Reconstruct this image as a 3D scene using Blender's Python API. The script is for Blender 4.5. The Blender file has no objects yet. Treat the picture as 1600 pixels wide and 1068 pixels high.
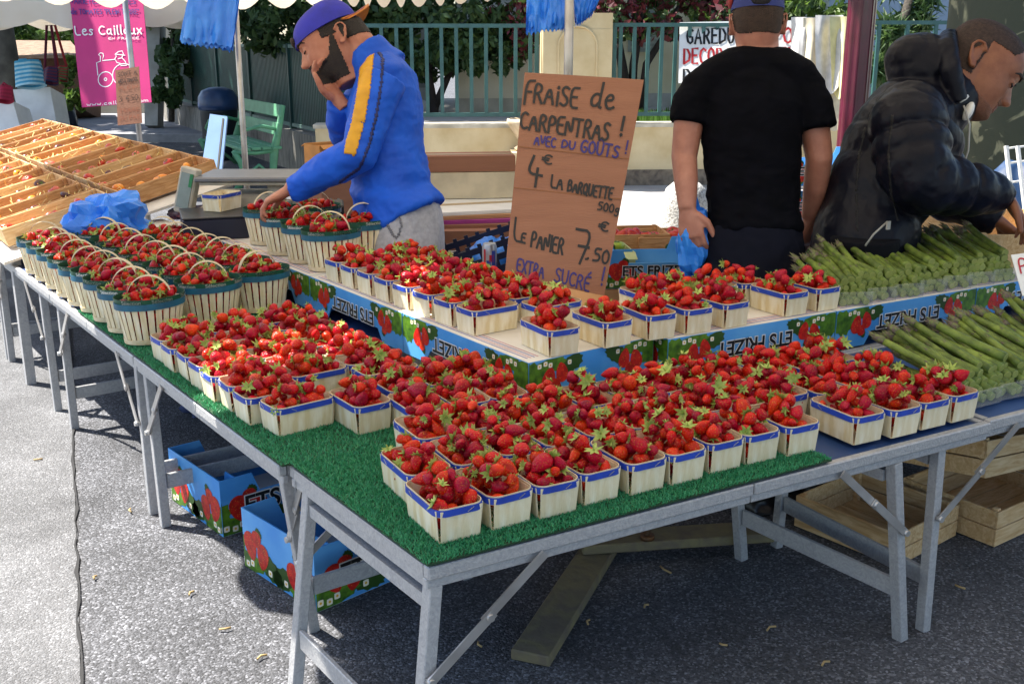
import bpy, bmesh, math, random
import numpy as np
from mathutils import Vector, Matrix, noise as mnoise
R = math.radians
rnd = random.Random(7)
nrg = np.random.default_rng(11)
scene = bpy.context.scene
COL = scene.collection

# ---------------------------------------------------------------- camera, sky, sun, exposure
FPX, PITCH, YAW = 1667.25, 0.27634, 0.51398
H = 0.558                                   # folding table height
cam_d = bpy.data.cameras.new('camera')
cam_d.sensor_width = 36.0
cam_d.lens = FPX / 1600 * 36
cam_d.clip_end = 400
cam_d.clip_start = 0.05
cam = bpy.data.objects.new('camera', cam_d)
COL.objects.link(cam)
CAM = Vector((-0.75795, -1.66226, 1.52185))
cam.location = CAM
cam.rotation_euler = (math.pi / 2 - PITCH, 0, -YAW)
scene.camera = cam

SUN_EL, SUN_AZ = R(57), Vector((-0.64, 0.77, 0)).normalized()
SUNV = Vector((SUN_AZ.x * math.cos(SUN_EL), SUN_AZ.y * math.cos(SUN_EL), math.sin(SUN_EL)))
world = bpy.data.worlds.new('World')
scene.world = world
world.use_nodes = True
wn = world.node_tree
sky = wn.nodes.new('ShaderNodeTexSky')
sky.sky_type = 'NISHITA'
sky.sun_disc = False
sky.sun_elevation = SUN_EL
sky.sun_rotation = math.atan2(SUN_AZ.x, SUN_AZ.y)
wn.links.new(sky.outputs[0], wn.nodes['Background'].inputs[0])
wn.nodes['Background'].inputs[1].default_value = 0.085
sun_d = bpy.data.lights.new('sun', 'SUN')
sun_d.energy = 4.8
sun_d.angle = R(0.5)
sun_d.color = (1.0, 0.95, 0.87)
sun = bpy.data.objects.new('sun', sun_d)
COL.objects.link(sun)
sun.rotation_euler = SUNV.to_track_quat('Z', 'Y').to_euler()
scene.view_settings.view_transform = 'Standard'
scene.view_settings.look = 'None'
scene.view_settings.gamma = 1
scene.view_settings.exposure = 1.72

# ---------------------------------------------------------------- projection helpers (pixel of the 1600 px photo -> place)
_fw = Vector((math.sin(YAW) * math.cos(PITCH), math.cos(YAW) * math.cos(PITCH), -math.sin(PITCH)))
_rt = Vector((math.cos(YAW), -math.sin(YAW), 0))
_dn = _fw.cross(_rt)
def ray(px, py): return _rt * ((px - 800) / FPX) + _dn * ((py - 534) / FPX) + _fw
def at(px, py, z=0.0):
    d = ray(px, py); return CAM + d * ((z - CAM.z) / d.z)
def atd(px, py, D): return CAM + ray(px, py) * D
def depth(p): return (Vector(p) - CAM).dot(_fw)

# ---------------------------------------------------------------- materials
def lin(h):
    h = h.lstrip('#'); o = []
    for i in (0, 2, 4):
        c = int(h[i:i + 2], 16) / 255
        o.append(c / 12.92 if c <= 0.04045 else ((c + 0.055) / 1.055) ** 2.4)
    return tuple(o)
MATS = {}
def mat(name, col, rough=0.6, col2=None, vscale=12.0, vdist=0.0, bump=0.0, bscale=60.0, metal=0.0, spec=0.5,
        rand=0.0, trans=0.0, stretch=None, alpha=1.0, transmission=0.0, sss=0.0, contrast=(0.35, 0.65), coat=0.0, speck=None, sheen=0.0):
    if name in MATS: return MATS[name]
    m = bpy.data.materials.new(name); m.use_nodes = True
    nt = m.node_tree; N = nt.nodes; L = nt.links
    b = N['Principled BSDF']; out = N['Material Output']
    if isinstance(col, str): col = lin(col)
    if col2 is None: col2 = tuple(c * 0.8 for c in col)
    elif isinstance(col2, str): col2 = lin(col2)
    geo = N.new('ShaderNodeNewGeometry')
    tc = N.new('ShaderNodeTexCoord')
    mp = N.new('ShaderNodeMapping')
    L.new(tc.outputs['Object'] if stretch else geo.outputs['Position'], mp.inputs[0])
    if stretch: mp.inputs['Scale'].default_value = stretch
    nz = N.new('ShaderNodeTexNoise'); nz.inputs['Scale'].default_value = vscale; nz.inputs['Detail'].default_value = 6
    nz.inputs['Distortion'].default_value = vdist
    L.new(mp.outputs[0], nz.inputs['Vector'])
    cr = N.new('ShaderNodeValToRGB')
    cr.color_ramp.elements[0].position, cr.color_ramp.elements[1].position = contrast
    cr.color_ramp.elements[0].color = (*col, 1); cr.color_ramp.elements[1].color = (*col2, 1)
    L.new(nz.outputs['Fac'], cr.inputs[0])
    c_out = cr.outputs[0]
    if speck:
        scol, sscale, sth = speck
        if isinstance(scol, str): scol = lin(scol)
        vo = N.new('ShaderNodeTexVoronoi'); vo.inputs['Scale'].default_value = sscale
        L.new(mp.outputs[0], vo.inputs['Vector'])
        sr = N.new('ShaderNodeValToRGB'); sr.color_ramp.elements[0].position = sth; sr.color_ramp.elements[1].position = sth + 0.08
        sr.color_ramp.elements[0].color = (1, 1, 1, 1); sr.color_ramp.elements[1].color = (0, 0, 0, 1)
        L.new(vo.outputs['Distance'], sr.inputs[0])
        mx = N.new('ShaderNodeMix'); mx.data_type = 'RGBA'
        L.new(sr.outputs[0], mx.inputs[0]); L.new(c_out, mx.inputs[6]); mx.inputs[7].default_value = (*scol, 1)
        c_out = mx.outputs[2]
    if rand:
        oi = N.new('ShaderNodeObjectInfo'); hs = N.new('ShaderNodeHueSaturation')
        mr = N.new('ShaderNodeMapRange'); mr.inputs['To Min'].default_value = 1 - rand; mr.inputs['To Max'].default_value = 1 + rand
        L.new(oi.outputs['Random'], mr.inputs[0]); L.new(mr.outputs[0], hs.inputs['Value']); L.new(c_out, hs.inputs['Color'])
        c_out = hs.outputs[0]
    L.new(c_out, b.inputs['Base Color'])
    b.inputs['Roughness'].default_value = rough
    b.inputs['Metallic'].default_value = metal
    b.inputs['Specular IOR Level'].default_value = spec
    b.inputs['Alpha'].default_value = alpha
    b.inputs['Transmission Weight'].default_value = transmission
    b.inputs['Coat Weight'].default_value = coat
    if sheen: b.inputs['Sheen Weight'].default_value = sheen
    if sss:
        b.inputs['Subsurface Weight'].default_value = sss
        b.inputs['Subsurface Radius'].default_value = (0.012, 0.005, 0.003)
    if bump:
        n2 = N.new('ShaderNodeTexNoise'); n2.inputs['Scale'].default_value = bscale; n2.inputs['Detail'].default_value = 5
        L.new(mp.outputs[0], n2.inputs['Vector'])
        bp = N.new('ShaderNodeBump'); bp.inputs['Strength'].default_value = bump; bp.inputs['Distance'].default_value = 0.02
        L.new(n2.outputs['Fac'], bp.inputs['Height']); L.new(bp.outputs[0], b.inputs['Normal'])
    if trans:
        tr = N.new('ShaderNodeBsdfTranslucent'); L.new(c_out, tr.inputs[0])
        ms = N.new('ShaderNodeMixShader'); ms.inputs[0].default_value = trans
        L.new(b.outputs[0], ms.inputs[1]); L.new(tr.outputs[0], ms.inputs[2]); L.new(ms.outputs[0], out.inputs[0])
    MATS[name] = m
    return m

def asphalt(name, dark, light, cell, tint):
    m = bpy.data.materials.new(name); m.use_nodes = True
    nt = m.node_tree; N = nt.nodes; L = nt.links; b = N['Principled BSDF']
    geo = N.new('ShaderNodeNewGeometry')
    vo = N.new('ShaderNodeTexVoronoi'); vo.inputs['Scale'].default_value = cell; L.new(geo.outputs['Position'], vo.inputs['Vector'])
    sp = N.new('ShaderNodeSeparateColor'); L.new(vo.outputs['Color'], sp.inputs[0])
    cr = N.new('ShaderNodeValToRGB'); e = cr.color_ramp.elements
    e[0].position = 0.0; e[0].color = (*[dark * t for t in tint], 1)
    e[1].position = 1.0; e[1].color = (*[light * t for t in tint], 1)
    x = cr.color_ramp.elements.new(0.76); x.color = (*[(dark * 0.7 + light * 0.3) * t for t in tint], 1)
    x = cr.color_ramp.elements.new(0.93); x.color = (*[light * 0.75 * t for t in tint], 1)
    L.new(sp.outputs[0], cr.inputs[0])
    nz = N.new('ShaderNodeTexNoise'); nz.inputs['Scale'].default_value = 2.3; nz.inputs['Detail'].default_value = 10; nz.inputs['Roughness'].default_value = .62
    L.new(geo.outputs['Position'], nz.inputs['Vector'])
    mr = N.new('ShaderNodeMapRange'); mr.inputs['From Min'].default_value = 0.3; mr.inputs['From Max'].default_value = 0.7
    mr.inputs['To Min'].default_value = 0.58; mr.inputs['To Max'].default_value = 1.38
    L.new(nz.outputs['Fac'], mr.inputs[0])
    mx = N.new('ShaderNodeMix'); mx.data_type = 'RGBA'; mx.blend_type = 'MULTIPLY'; mx.inputs[0].default_value = 1
    L.new(cr.outputs[0], mx.inputs[6]); L.new(mr.outputs[0], mx.inputs[7])
    L.new(mx.outputs[2], b.inputs['Base Color'])
    b.inputs['Roughness'].default_value = 0.85
    n2 = N.new('ShaderNodeTexNoise'); n2.inputs['Scale'].default_value = cell * 0.8; n2.inputs['Detail'].default_value = 4
    L.new(geo.outputs['Position'], n2.inputs['Vector'])
    ad = N.new('ShaderNodeMath'); ad.operation = 'SUBTRACT'
    L.new(n2.outputs['Fac'], ad.inputs[0]); L.new(vo.outputs['Distance'], ad.inputs[1])
    bp = N.new('ShaderNodeBump'); bp.inputs['Strength'].default_value = 0.7; bp.inputs['Distance'].default_value = 0.005
    L.new(ad.outputs[0], bp.inputs['Height']); L.new(bp.outputs[0], b.inputs['Normal'])
    return m

M_ALU = mat('galvanised_metal', '#b5b5b4', 0.45, '#97979a', 45, vdist=2.5, bump=0.2, bscale=200, metal=0.2, contrast=(.3, .75), spec=0.5)
M_DECK = mat('blue_table_top', '#2f4f86', 0.45, '#26406e', 6)
M_WOOD = mat('poplar_veneer', '#eee4c8', 0.7, '#dcc99c', 9, stretch=(6, 6, 1.2), rand=0.08, bump=0.12, bscale=40)
M_PLY = mat('pale_ply', '#e2d4b4', 0.7, '#d0bb90', 20, stretch=(3, 3, 12), rand=0.06)
M_BLUE = mat('blue_rim_band', '#2247b4', 0.5, '#1d3c9c', 30)
M_TEAL = mat('teal_rim_band', '#1c5f78', 0.5, '#174e66', 30)
M_GREENB = mat('green_label_band', '#125038', 0.5)
M_WHITE = mat('white_paper', '#e6e6e2', 0.6, '#d8d8d4', 8)
M_BLACKINK = mat('black_ink', '#101014', 0.5)
M_BOXBLUE = mat('sky_blue_print', '#3f8fd6', 0.45, '#64abe2', 5)
M_BOXIN = mat('grey_card', '#a89e8c', 0.8)
M_LEAFP = mat('printed_leaf', '#5d8a1d', 0.45, '#2d5212', 40)
M_REDP = mat('printed_berry', '#d02418', 0.4, '#a3120e', 60, speck=('#e8b030', 160, 0.12))
M_FLOWP = mat('printed_flower', '#f3ecd8', 0.5)
M_YELP = mat('printed_yellow', '#e5b52a', 0.5)
M_CARD = mat('brown_cardboard', '#93664f', 0.88, '#8b5f49', 3, bump=0.12, bscale=30, stretch=(1, 1, 9))
M_CARD2 = mat('light_cardboard', '#b98d62', 0.85, '#a67a50', 4)
M_CRATE = mat('crate_pine', '#c79a68', 0.78, '#a87848', 5, vdist=1.0, stretch=(2, 14, 14), rand=0.12, bump=0.2, bscale=20)
M_CRATE2 = mat('crate_pale', '#dcbc8c', 0.75, '#c39a64', 5, vdist=1.0, stretch=(2, 14, 14), rand=0.1, bump=0.2, bscale=20)
M_PLASTIC = mat('blue_plastic_film', '#3c96fa', 0.3, '#2f80ec', 5, trans=0.15, bump=0.5, bscale=18)
M_LEAF = mat('calyx_green', '#b4bf62', 0.6, '#7f9a3c', 60, trans=0.15)
M_BLACKPL = mat('black_plastic', '#0e1016', 0.3)
M_FABRIC = mat('canopy_fabric', '#efe6d6', 0.8, '#e8dcc8', 3, trans=0.33)
M_STEEL = mat('steel_tube', '#c2c0bd', 0.35, '#a09d99', 8, metal=0.6)

def berry_mat():
    m = bpy.data.materials.new('strawberry_skin'); m.use_nodes = True
    nt = m.node_tree; N = nt.nodes; L = nt.links; b = N['Principled BSDF']
    geo = N.new('ShaderNodeNewGeometry')
    nz = N.new('ShaderNodeTexNoise'); nz.inputs['Scale'].default_value = 26; nz.inputs['Detail'].default_value = 2
    L.new(geo.outputs['Position'], nz.inputs['Vector'])
    cr = N.new('ShaderNodeValToRGB'); e = cr.color_ramp.elements
    e[0].position = 0.3; e[0].color = (*lin('#86060c'), 1); e[1].position = 0.72; e[1].color = (*lin('#d41c10'), 1)
    x = e.new(0.5); x.color = (*lin('#c00d10'), 1)
    L.new(nz.outputs['Fac'], cr.inputs[0])
    vo = N.new('ShaderNodeTexVoronoi'); vo.inputs['Scale'].default_value = 230; L.new(geo.outputs['Position'], vo.inputs['Vector'])
    sr = N.new('ShaderNodeValToRGB'); sr.color_ramp.elements[0].position = 0.16; sr.color_ramp.elements[1].position = 0.26
    sr.color_ramp.elements[0].color = (1, 1, 1, 1); sr.color_ramp.elements[1].color = (0, 0, 0, 1)
    L.new(vo.outputs['Distance'], sr.inputs[0])
    mx = N.new('ShaderNodeMix'); mx.data_type = 'RGBA'
    L.new(sr.outputs[0], mx.inputs[0]); L.new(cr.outputs[0], mx.inputs[6]); mx.inputs[7].default_value = (*lin('#c9822e'), 1)
    oi = N.new('ShaderNodeObjectInfo'); ad = N.new('ShaderNodeMath'); ad.operation = 'ADD'; fr = N.new('ShaderNodeMath'); fr.operation = 'FRACT'
    L.new(geo.outputs['Random Per Island'], ad.inputs[0]); L.new(oi.outputs['Random'], ad.inputs[1]); L.new(ad.outputs[0], fr.inputs[0])
    hs = N.new('ShaderNodeHueSaturation'); m1 = N.new('ShaderNodeMapRange'); m2 = N.new('ShaderNodeMapRange')
    m1.inputs['To Min'].default_value = .62; m1.inputs['To Max'].default_value = 1.15; m2.inputs['To Min'].default_value = .488; m2.inputs['To Max'].default_value = .508
    L.new(fr.outputs[0], m1.inputs[0]); L.new(fr.outputs[0], m2.inputs[0]); L.new(m1.outputs[0], hs.inputs['Value']); L.new(m2.outputs[0], hs.inputs['Hue']); L.new(mx.outputs[2], hs.inputs['Color'])
    L.new(hs.outputs[0], b.inputs['Base Color'])
    b.inputs['Roughness'].default_value = 0.3
    b.inputs['Specular IOR Level'].default_value = 0.2
    bp = N.new('ShaderNodeBump'); bp.inputs['Strength'].default_value = 0.7; bp.inputs['Distance'].default_value = 0.002
    L.new(vo.outputs['Distance'], bp.inputs['Height']); L.new(bp.outputs[0], b.inputs['Normal'])
    return m
M_BERRY = berry_mat()

# ---------------------------------------------------------------- mesh builder
class MB:
    def __init__(s): s.v = []; s.f = []; s.m = []; s.s = []
    def add(s, verts, faces, mi=0, smooth=False):
        o = len(s.v); s.v += [tuple(v) for v in verts]
        for f in faces: s.f.append(tuple(i + o for i in f)); s.m.append(mi); s.s.append(smooth)
        return s
    def box(s, c, sz, rot=None, mi=0, bev=0.0):
        x, y, z = [q / 2 for q in sz]
        if bev > 0:
            b = min(bev, x * .9, y * .9, z * .9); vs = []
            for sx in (-1, 1):
                for sy in (-1, 1):
                    for sz_ in (-1, 1):
                        vs += [(sx * (x - b), sy * (y - b), sz_ * z), (sx * (x - b), sy * y, sz_ * (z - b)), (sx * x, sy * (y - b), sz_ * (z - b))]
            bm = bmesh.new()
            for v in vs: bm.verts.new(v)
            bmesh.ops.convex_hull(bm, input=bm.verts)
            bmesh.ops.dissolve_limit(bm, angle_limit=0.01, verts=bm.verts, edges=bm.edges)
            bm.verts.index_update()
            vs = [v.co.copy() for v in bm.verts]; fs = [[v.index for v in f.verts] for f in bm.faces]; bm.free()
        else:
            vs = [Vector((a, b_, c_)) for a in (-x, x) for b_ in (-y, y) for c_ in (-z, z)]
            fs = [(0, 1, 3, 2), (4, 6, 7, 5), (0, 4, 5, 1), (2, 3, 7, 6), (0, 2, 6, 4), (1, 5, 7, 3)]
        c = Vector(c)
        vs = [((rot @ v) if rot else v) + c for v in vs]
        return s.add(vs, fs, mi)
    def bar(s, p0, p1, w, h, up=(0, 0, 1), mi=0, bev=0.0):
        p0, p1 = Vector(p0), Vector(p1); d = p1 - p0; L = d.length; d.normalize()
        up = Vector(up)
        if abs(d.dot(up)) > 0.98: up = Vector((0, 1, 0))
        y = up.cross(d).normalized(); z = d.cross(y)
        return s.box((p0 + p1) / 2, (L, w, h), Matrix((d, y, z)).transposed(), mi, bev)
    def tube(s, pts, rad, n=10, mi=0, cap=True, smooth=True, side=None):
        """tapered tube; rad: one number, or list of numbers / (a,b)"""
        pts = [Vector(p) for p in pts]; k = len(pts)
        if not isinstance(rad, (list, tuple)): rad = [rad] * k
        vs = []; prev = None
        for i, p in enumerate(pts):
            t = (pts[min(i + 1, k - 1)] - pts[max(i - 1, 0)])
            if t.length < 1e-9: t = Vector((0, 0, 1))
            t.normalize()
            if side is not None: a = Vector(side[i] if isinstance(side[0], (list, tuple, Vector)) else side)
            elif prev is not None: a = prev
            else: a = Vector((1, 0, 0)) if abs(t.x) < 0.8 else Vector((0, 1, 0))
            a = (a - t * a.dot(t)).normalized(); prev = a; b = t.cross(a)
            r = rad[i]; ra, rb = r if isinstance(r, (tuple, list)) else (r, r)
            for j in range(n):
                th = 2 * math.pi * j / n
                vs.append(p + a * (ra * math.cos(th)) + b * (rb * math.sin(th)))
        fs = [(i * n + j, i * n + (j + 1) % n, (i + 1) * n + (j + 1) % n, (i + 1) * n + j) for i in range(k - 1) for j in range(n)]
        s.add(vs, fs, mi, smooth)
        if cap:
            o = len(s.v) - k * n
            s.f.append(tuple(o + j for j in reversed(range(n)))); s.m.append(mi); s.s.append(False)
            s.f.append(tuple(o + (k - 1) * n + j for j in range(n))); s.m.append(mi); s.s.append(False)
        return s
    def ell(s, c, r, rot=None, n=16, mi=0):
        vs = []; fs = []; m = n // 2
        c = Vector(c)
        for i in range(m + 1):
            ph = math.pi * i / m
            for j in range(n):
                th = 2 * math.pi * j / n
                v = Vector((r[0] * math.sin(ph) * math.cos(th), r[1] * math.sin(ph) * math.sin(th), r[2] * math.cos(ph)))
                vs.append(c + ((rot @ v) if rot else v))
        for i in range(m):
            for j in range(n): fs.append((i * n + j, (i + 1) * n + j, (i + 1) * n + (j + 1) % n, i * n + (j + 1) % n))
        return s.add(vs, fs, mi, True)
    def loop_band(s, outer, z0, z1, mi=0, closed=True, off0=None):
        n = len(outer); vs = [(x, y, z0) for x, y in (off0 or outer)] + [(x, y, z1) for x, y in outer]
        return s.add(vs, [(i, (i + 1) % n, n + (i + 1) % n, n + i) for i in range(n if closed else n - 1)], mi, True)
    def poly(s, pts, mi=0): return s.add(pts, [tuple(range(len(pts)))], mi)
    def prism(s, pts2, z0, z1, mi=0, tf=None):
        n = len(pts2); tf = tf or (lambda x, y, z: (x, y, z))
        vs = [tf(x, y, z0) for x, y in pts2] + [tf(x, y, z1) for x, y in pts2]
        fs = [tuple(reversed(range(n))), tuple(range(n, 2 * n))] + [(i, (i + 1) % n, n + (i + 1) % n, n + i) for i in range(n)]
        return s.add(vs, fs, mi)
    def mesh(s, name, mats):
        me = bpy.data.meshes.new(name)
        me.from_pydata([tuple(v) for v in s.v], [], s.f)
        for mt in (mats if isinstance(mats, (list, tuple)) else [mats]): me.materials.append(mt)
        me.polygons.foreach_set('material_index', s.m)
        me.polygons.foreach_set('use_smooth', s.s)
        me.validate(); me.update()
        return me
    def build(s, name, mats, parent=None, loc=None, label=None, fixn=True):
        me = s.mesh(name, mats)
        if fixn:
            bm = bmesh.new(); bm.from_mesh(me); bmesh.ops.recalc_face_normals(bm, faces=bm.faces); bm.to_mesh(me); bm.free()
        return link(name, me, parent, loc, label)

def link(name, me, parent=None, loc=None, label=None):
    o = bpy.data.objects.new(name, me); COL.objects.link(o)
    if parent is not None: o.parent = parent
    if loc is not None: o.location = loc
    if label: o['label'] = label
    return o
def tag(o, label=None, cat=None, group=None, kind=None):
    if label: o['label'] = label
    if cat: o['category'] = cat
    if group: o['group'] = group
    if kind: o['kind'] = kind
    return o
def thing(name, label, cat, loc=(0, 0, 0), rz=0.0, group=None):
    o = bpy.data.objects.new(name, None); COL.objects.link(o)
    o.empty_display_size = 0.05
    o.location = loc; o.rotation_euler = (0, 0, rz)
    return tag(o, label, cat, group)
def kids(o): return list(CHILD.get(o.name, []) or o.children)
CHILD = {}
def dup(o, parent=None):
    c = o.copy(); COL.objects.link(c)
    if parent is not None: c.parent = parent
    for ch in o.children: dup(ch, c)
    return c
def place(o, loc, rz, label, group=None):
    o.location = loc; o.rotation_euler = (0, 0, rz); o['label'] = label
    if group: o['group'] = group
    return o
ORD = ['first', 'second', 'third', 'fourth', 'fifth', 'sixth', 'seventh', 'eighth', 'ninth', 'tenth', 'eleventh', 'twelfth', 'thirteenth', 'fourteenth', 'fifteenth']
def rotz(a): return Matrix.Rotation(a, 3, 'Z')

# ---------------------------------------------------------------- stroke lettering (hand-drawn capitals) and printed text
GL = {
'A': '0,0 1.8,6 3.6,0;0.7,2.2 3,2.2', 'B': '0,0 0,6 2.2,5.8 2.8,4.6 2,3.4 0,3.2;2,3.4 3.3,2.4 3,0.6 0,0', 'C': '3.2,5.2 2,6 0.6,5 0,3 0.6,0.8 2,0 3.3,0.7',
'D': '0,0 0,6 2,5.6 3.4,3.6 3,1.2 0,0', 'E': '3,6 0,6 0,0 3,0;0,3.2 2.4,3.2', 'É': '3,6 0,6 0,0 3,0;0,3.2 2.4,3.2;1.4,6.8 2.6,8', 'F': '0.2,0 0.5,6 3.4,6.2;0.3,3.2 2.4,3.3',
'G': '3.2,5.2 2,6 0.6,5 0,3 0.6,0.8 2,0 3.2,0.8 3.2,2.6 1.8,2.6', 'I': '0.6,0 0.6,6', 'i': '0.6,0 0.6,4.2;0.5,5.4 0.8,5.7 0.5,5.9', 'L': '0,6 0,0 2.8,0.1', 'M': '0,0 0.4,6 2,2 3.6,6 4,0',
'N': '0,0 0.1,6 3,0 3.1,6', 'O': '1.7,6 0.4,5 0,3 0.5,0.8 1.7,0 3,0.9 3.4,3 2.9,5.2 1.7,6', 'Û': '0,6 0.1,1.6 1,0 2.4,0.3 3.1,1.8 3.2,6;0.4,7 1.6,8 2.8,7',
'P': '0.2,0 0.2,6 2.4,5.8 3.1,4.5 2.4,3 0.3,2.7', 'Q': '1.7,6 0.4,5 0,3 0.5,0.8 1.7,0 3,0.9 3.4,3 2.9,5.2 1.7,6;2,1.4 3.6,-0.4', 'R': '0.2,0 0.2,6 2.4,5.7 3,4.5 2.2,3.2 0.3,2.8;1.4,3 3.3,0',
'S': '3,5.3 1.6,6 0.3,5 0.8,3.6 2.4,2.7 3,1.2 1.6,0 0,0.7', 'T': '0,6 3.6,6;1.8,6 1.7,0', 'U': '0,6 0.1,1.6 1,0 2.4,0.3 3.1,1.8 3.2,6', 'V': '0,6 1.6,0 3.2,6', 'X': '0,6 3.2,0;3.2,6 0,0', 'W': '0,6 0.9,0 2,4.5 3,0 4,6',
'€': '3.2,5 2.2,5.8 1,4.9 0.7,3 1.1,1 2.2,0.2 3.3,0.9;0,3.6 2.3,3.6;0,2.4 2.1,2.4', '!': '0.5,6 0.4,1.9;0.4,0.3 0.6,0.5 0.4,0.6', ',': '0.8,0.9 0.9,0 0.2,-1.2', '.': '0.2,0 0.5,0.2 0.3,0.3', "'": '0.3,6 0.2,4.8', '"': '0.1,6 0.1,4.8;0.8,6 0.8,4.8',
'0': '1.5,6 0.3,5 0,3 0.4,0.7 1.5,0 2.6,0.8 3,3 2.6,5.2 1.5,6', '4': '1.2,6 0.1,2 3.4,2;2.3,3.4 2.2,-0.6', '5': '2.9,6 0.5,6 0.3,3.5 2,3.6 2.9,2.2 2.2,0.4 0,0.2', '7': '0,5.8 3.6,6 1.8,0;1,3 3.2,3.1', '3': '0.3,5.5 1.8,6 2.7,4.8 1.2,3.2 2.9,2.2 2.2,0.3 0.2,0.4', '6': '2.4,6 0.6,4 0.2,1.4 1.5,0 2.8,1.3 1.6,3 0.3,1.8', '1': '0.3,4.8 1.2,6 1.2,0', '9': '2.6,4.6 1.4,3 0.3,4.6 1.4,6 2.6,4.6 2.2,0', '2': '0.2,5 1.4,6 2.6,4.8 0.2,0 2.9,0', '8': '1.5,3.2 0.4,4.6 1.5,6 2.6,4.6 1.5,3.2 0.2,1.5 1.5,0 2.8,1.5 1.5,3.2',
'd': '2.9,3.6 1.4,4 0.1,2.4 0.4,0.4 1.8,0.2 2.8,1.6;3.2,7.2 2.7,0.2 3.4,0', 'e': '0.2,2.2 2.6,2.6 2.3,4 1,4 0.1,2.2 0.8,0.2 2,0 3,0.6', 'g': '2.4,3.6 1,4 0.2,2.4 1,1 2.4,2.2;2.5,4 2.4,-1.2 1,-2 0,-1.2', 'a': '2.4,3.5 1,4 0.1,2 0.9,0.1 2.2,1.4;2.5,4 2.4,0.6 3,0', 'l': '0.4,6.5 0.3,0.6 0.9,0', 'o': '1.3,4 0.2,3 0.2,1 1.3,0 2.5,1 2.5,3 1.3,4', 'u': '0,4 0.2,0.8 1.2,0 2.2,1.2;2.3,4 2.3,0.5 2.9,0', 'x': '0,4 2.4,0;2.4,4 0,0', 's': '2.2,3.5 1,4 0.3,3 1.8,1.8 1.9,0.5 0.8,0 0,0.5', 'c': '2.4,3.4 1.3,4 0.1,2.6 0.4,0.6 1.5,0 2.5,0.6', 'm': '0,0 0,4;0,3 1,4 1.7,3 1.7,0;1.7,3 2.7,4 3.4,3 3.4,0', 'w': '0,4 0.7,0 1.6,3 2.4,0 3.2,4', 'n': '0,0 0,4;0,2.8 1.2,4 2.1,3 2.2,0', 'r': '0,0 0,4;0,2.6 0.9,3.8 1.8,3.8', 'p': '0,-2 0,4;0,3.2 1.4,4 2.4,2.6 1.6,0.2 0,0.6', 'v': '0,4 1.1,0 2.3,4', 't': '0.8,5.5 0.8,0.6 1.8,0;0,4 1.8,4', '-': '0,2.5 2,2.5', '&': '3,0 0.6,4.6 1.4,6 2.2,4.8 0.2,1.4 1.2,0 3,2',
}
def smooth_line(p, it=2):
    for _ in range(it):
        q = [p[0]]
        for a, b in zip(p[:-1], p[1:]):
            q += [(a[0] * .75 + b[0] * .25, a[1] * .75 + b[1] * .25), (a[0] * .25 + b[0] * .75, a[1] * .25 + b[1] * .75)]
        q.append(p[-1]); p = q
    return p
def ribbon(mb, line, w, tf, z, mi=0):
    n = len(line); vs = []
    for i, (x, y) in enumerate(line):
        a = line[max(i - 1, 0)]; b = line[min(i + 1, n - 1)]
        dx, dy = b[0] - a[0], b[1] - a[1]; l = math.hypot(dx, dy) or 1
        if i == 0: x -= dx / l * w * .4; y -= dy / l * w * .4
        if i == n - 1: x += dx / l * w * .4; y += dy / l * w * .4
        nx, ny = -dy / l * w / 2, dx / l * w / 2
        vs += [tf(x + nx, y + ny, z), tf(x - nx, y - ny, z)]
    mb.add(vs, [(2 * i, 2 * i + 1, 2 * i + 3, 2 * i + 2) for i in range(n - 1)], mi)
_zi = [0]
def write(mb, text, x, y, h, pen, tf, gap=1.1, width=1.0, slant=0.0, drop=0.0, jit=0.25, mi=0, z0=0.0008, sharp=False):
    """hand lettering; x,y baseline start; h cap height; drop = baseline fall per unit of length"""
    u = h / 6; cx = 0.0
    for ch in text:
        if ch == ' ': cx += 2.6 * width; continue
        g = GL.get(ch) or GL.get(ch.upper())
        if not g: continue
        wmax = 0; j1, j2 = rnd.uniform(-jit, jit), 1 + rnd.uniform(-jit, jit) * .3
        for st in g.split(';'):
            pts = []
            for q in st.split():
                a, b = map(float, q.split(',')); wmax = max(wmax, a)
                gx = (cx + a * width + slant * b) * u; gy = (b * j2 + j1) * u - drop * gx
                pts.append((x + gx, y + gy))
            _zi[0] += 1
            ribbon(mb, pts if sharp else smooth_line(pts), pen, tf, z0 + (_zi[0] % 40) * 0.00002, mi)
        cx += (wmax + gap) * width
    return x + cx * u
def font_mesh(text, size, extrude=0.0004, offset=0.0):
    cu = bpy.data.curves.new('txt', 'FONT'); cu.body = text; cu.size = size; cu.extrude = extrude; cu.offset = offset
    cu.align_x = 'CENTER'; cu.align_y = 'CENTER'
    o = bpy.data.objects.new('txt', cu); COL.objects.link(o)
    bpy.context.view_layer.update()
    me = bpy.data.meshes.new_from_object(o.evaluated_get(bpy.context.evaluated_depsgraph_get()))
    bpy.data.objects.remove(o); bpy.data.curves.remove(cu)
    return me
def font_into(mb, text, size, M, mi=0, extrude=0.0004, offset=0.0, sx=1.0):
    me = font_mesh(text, size, extrude, offset)
    vs = [M @ Vector((v.co.x * sx, v.co.y, v.co.z)) for v in me.vertices]
    mb.add(vs, [tuple(p.vertices) for p in me.polygons], mi); bpy.data.meshes.remove(me)

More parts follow.
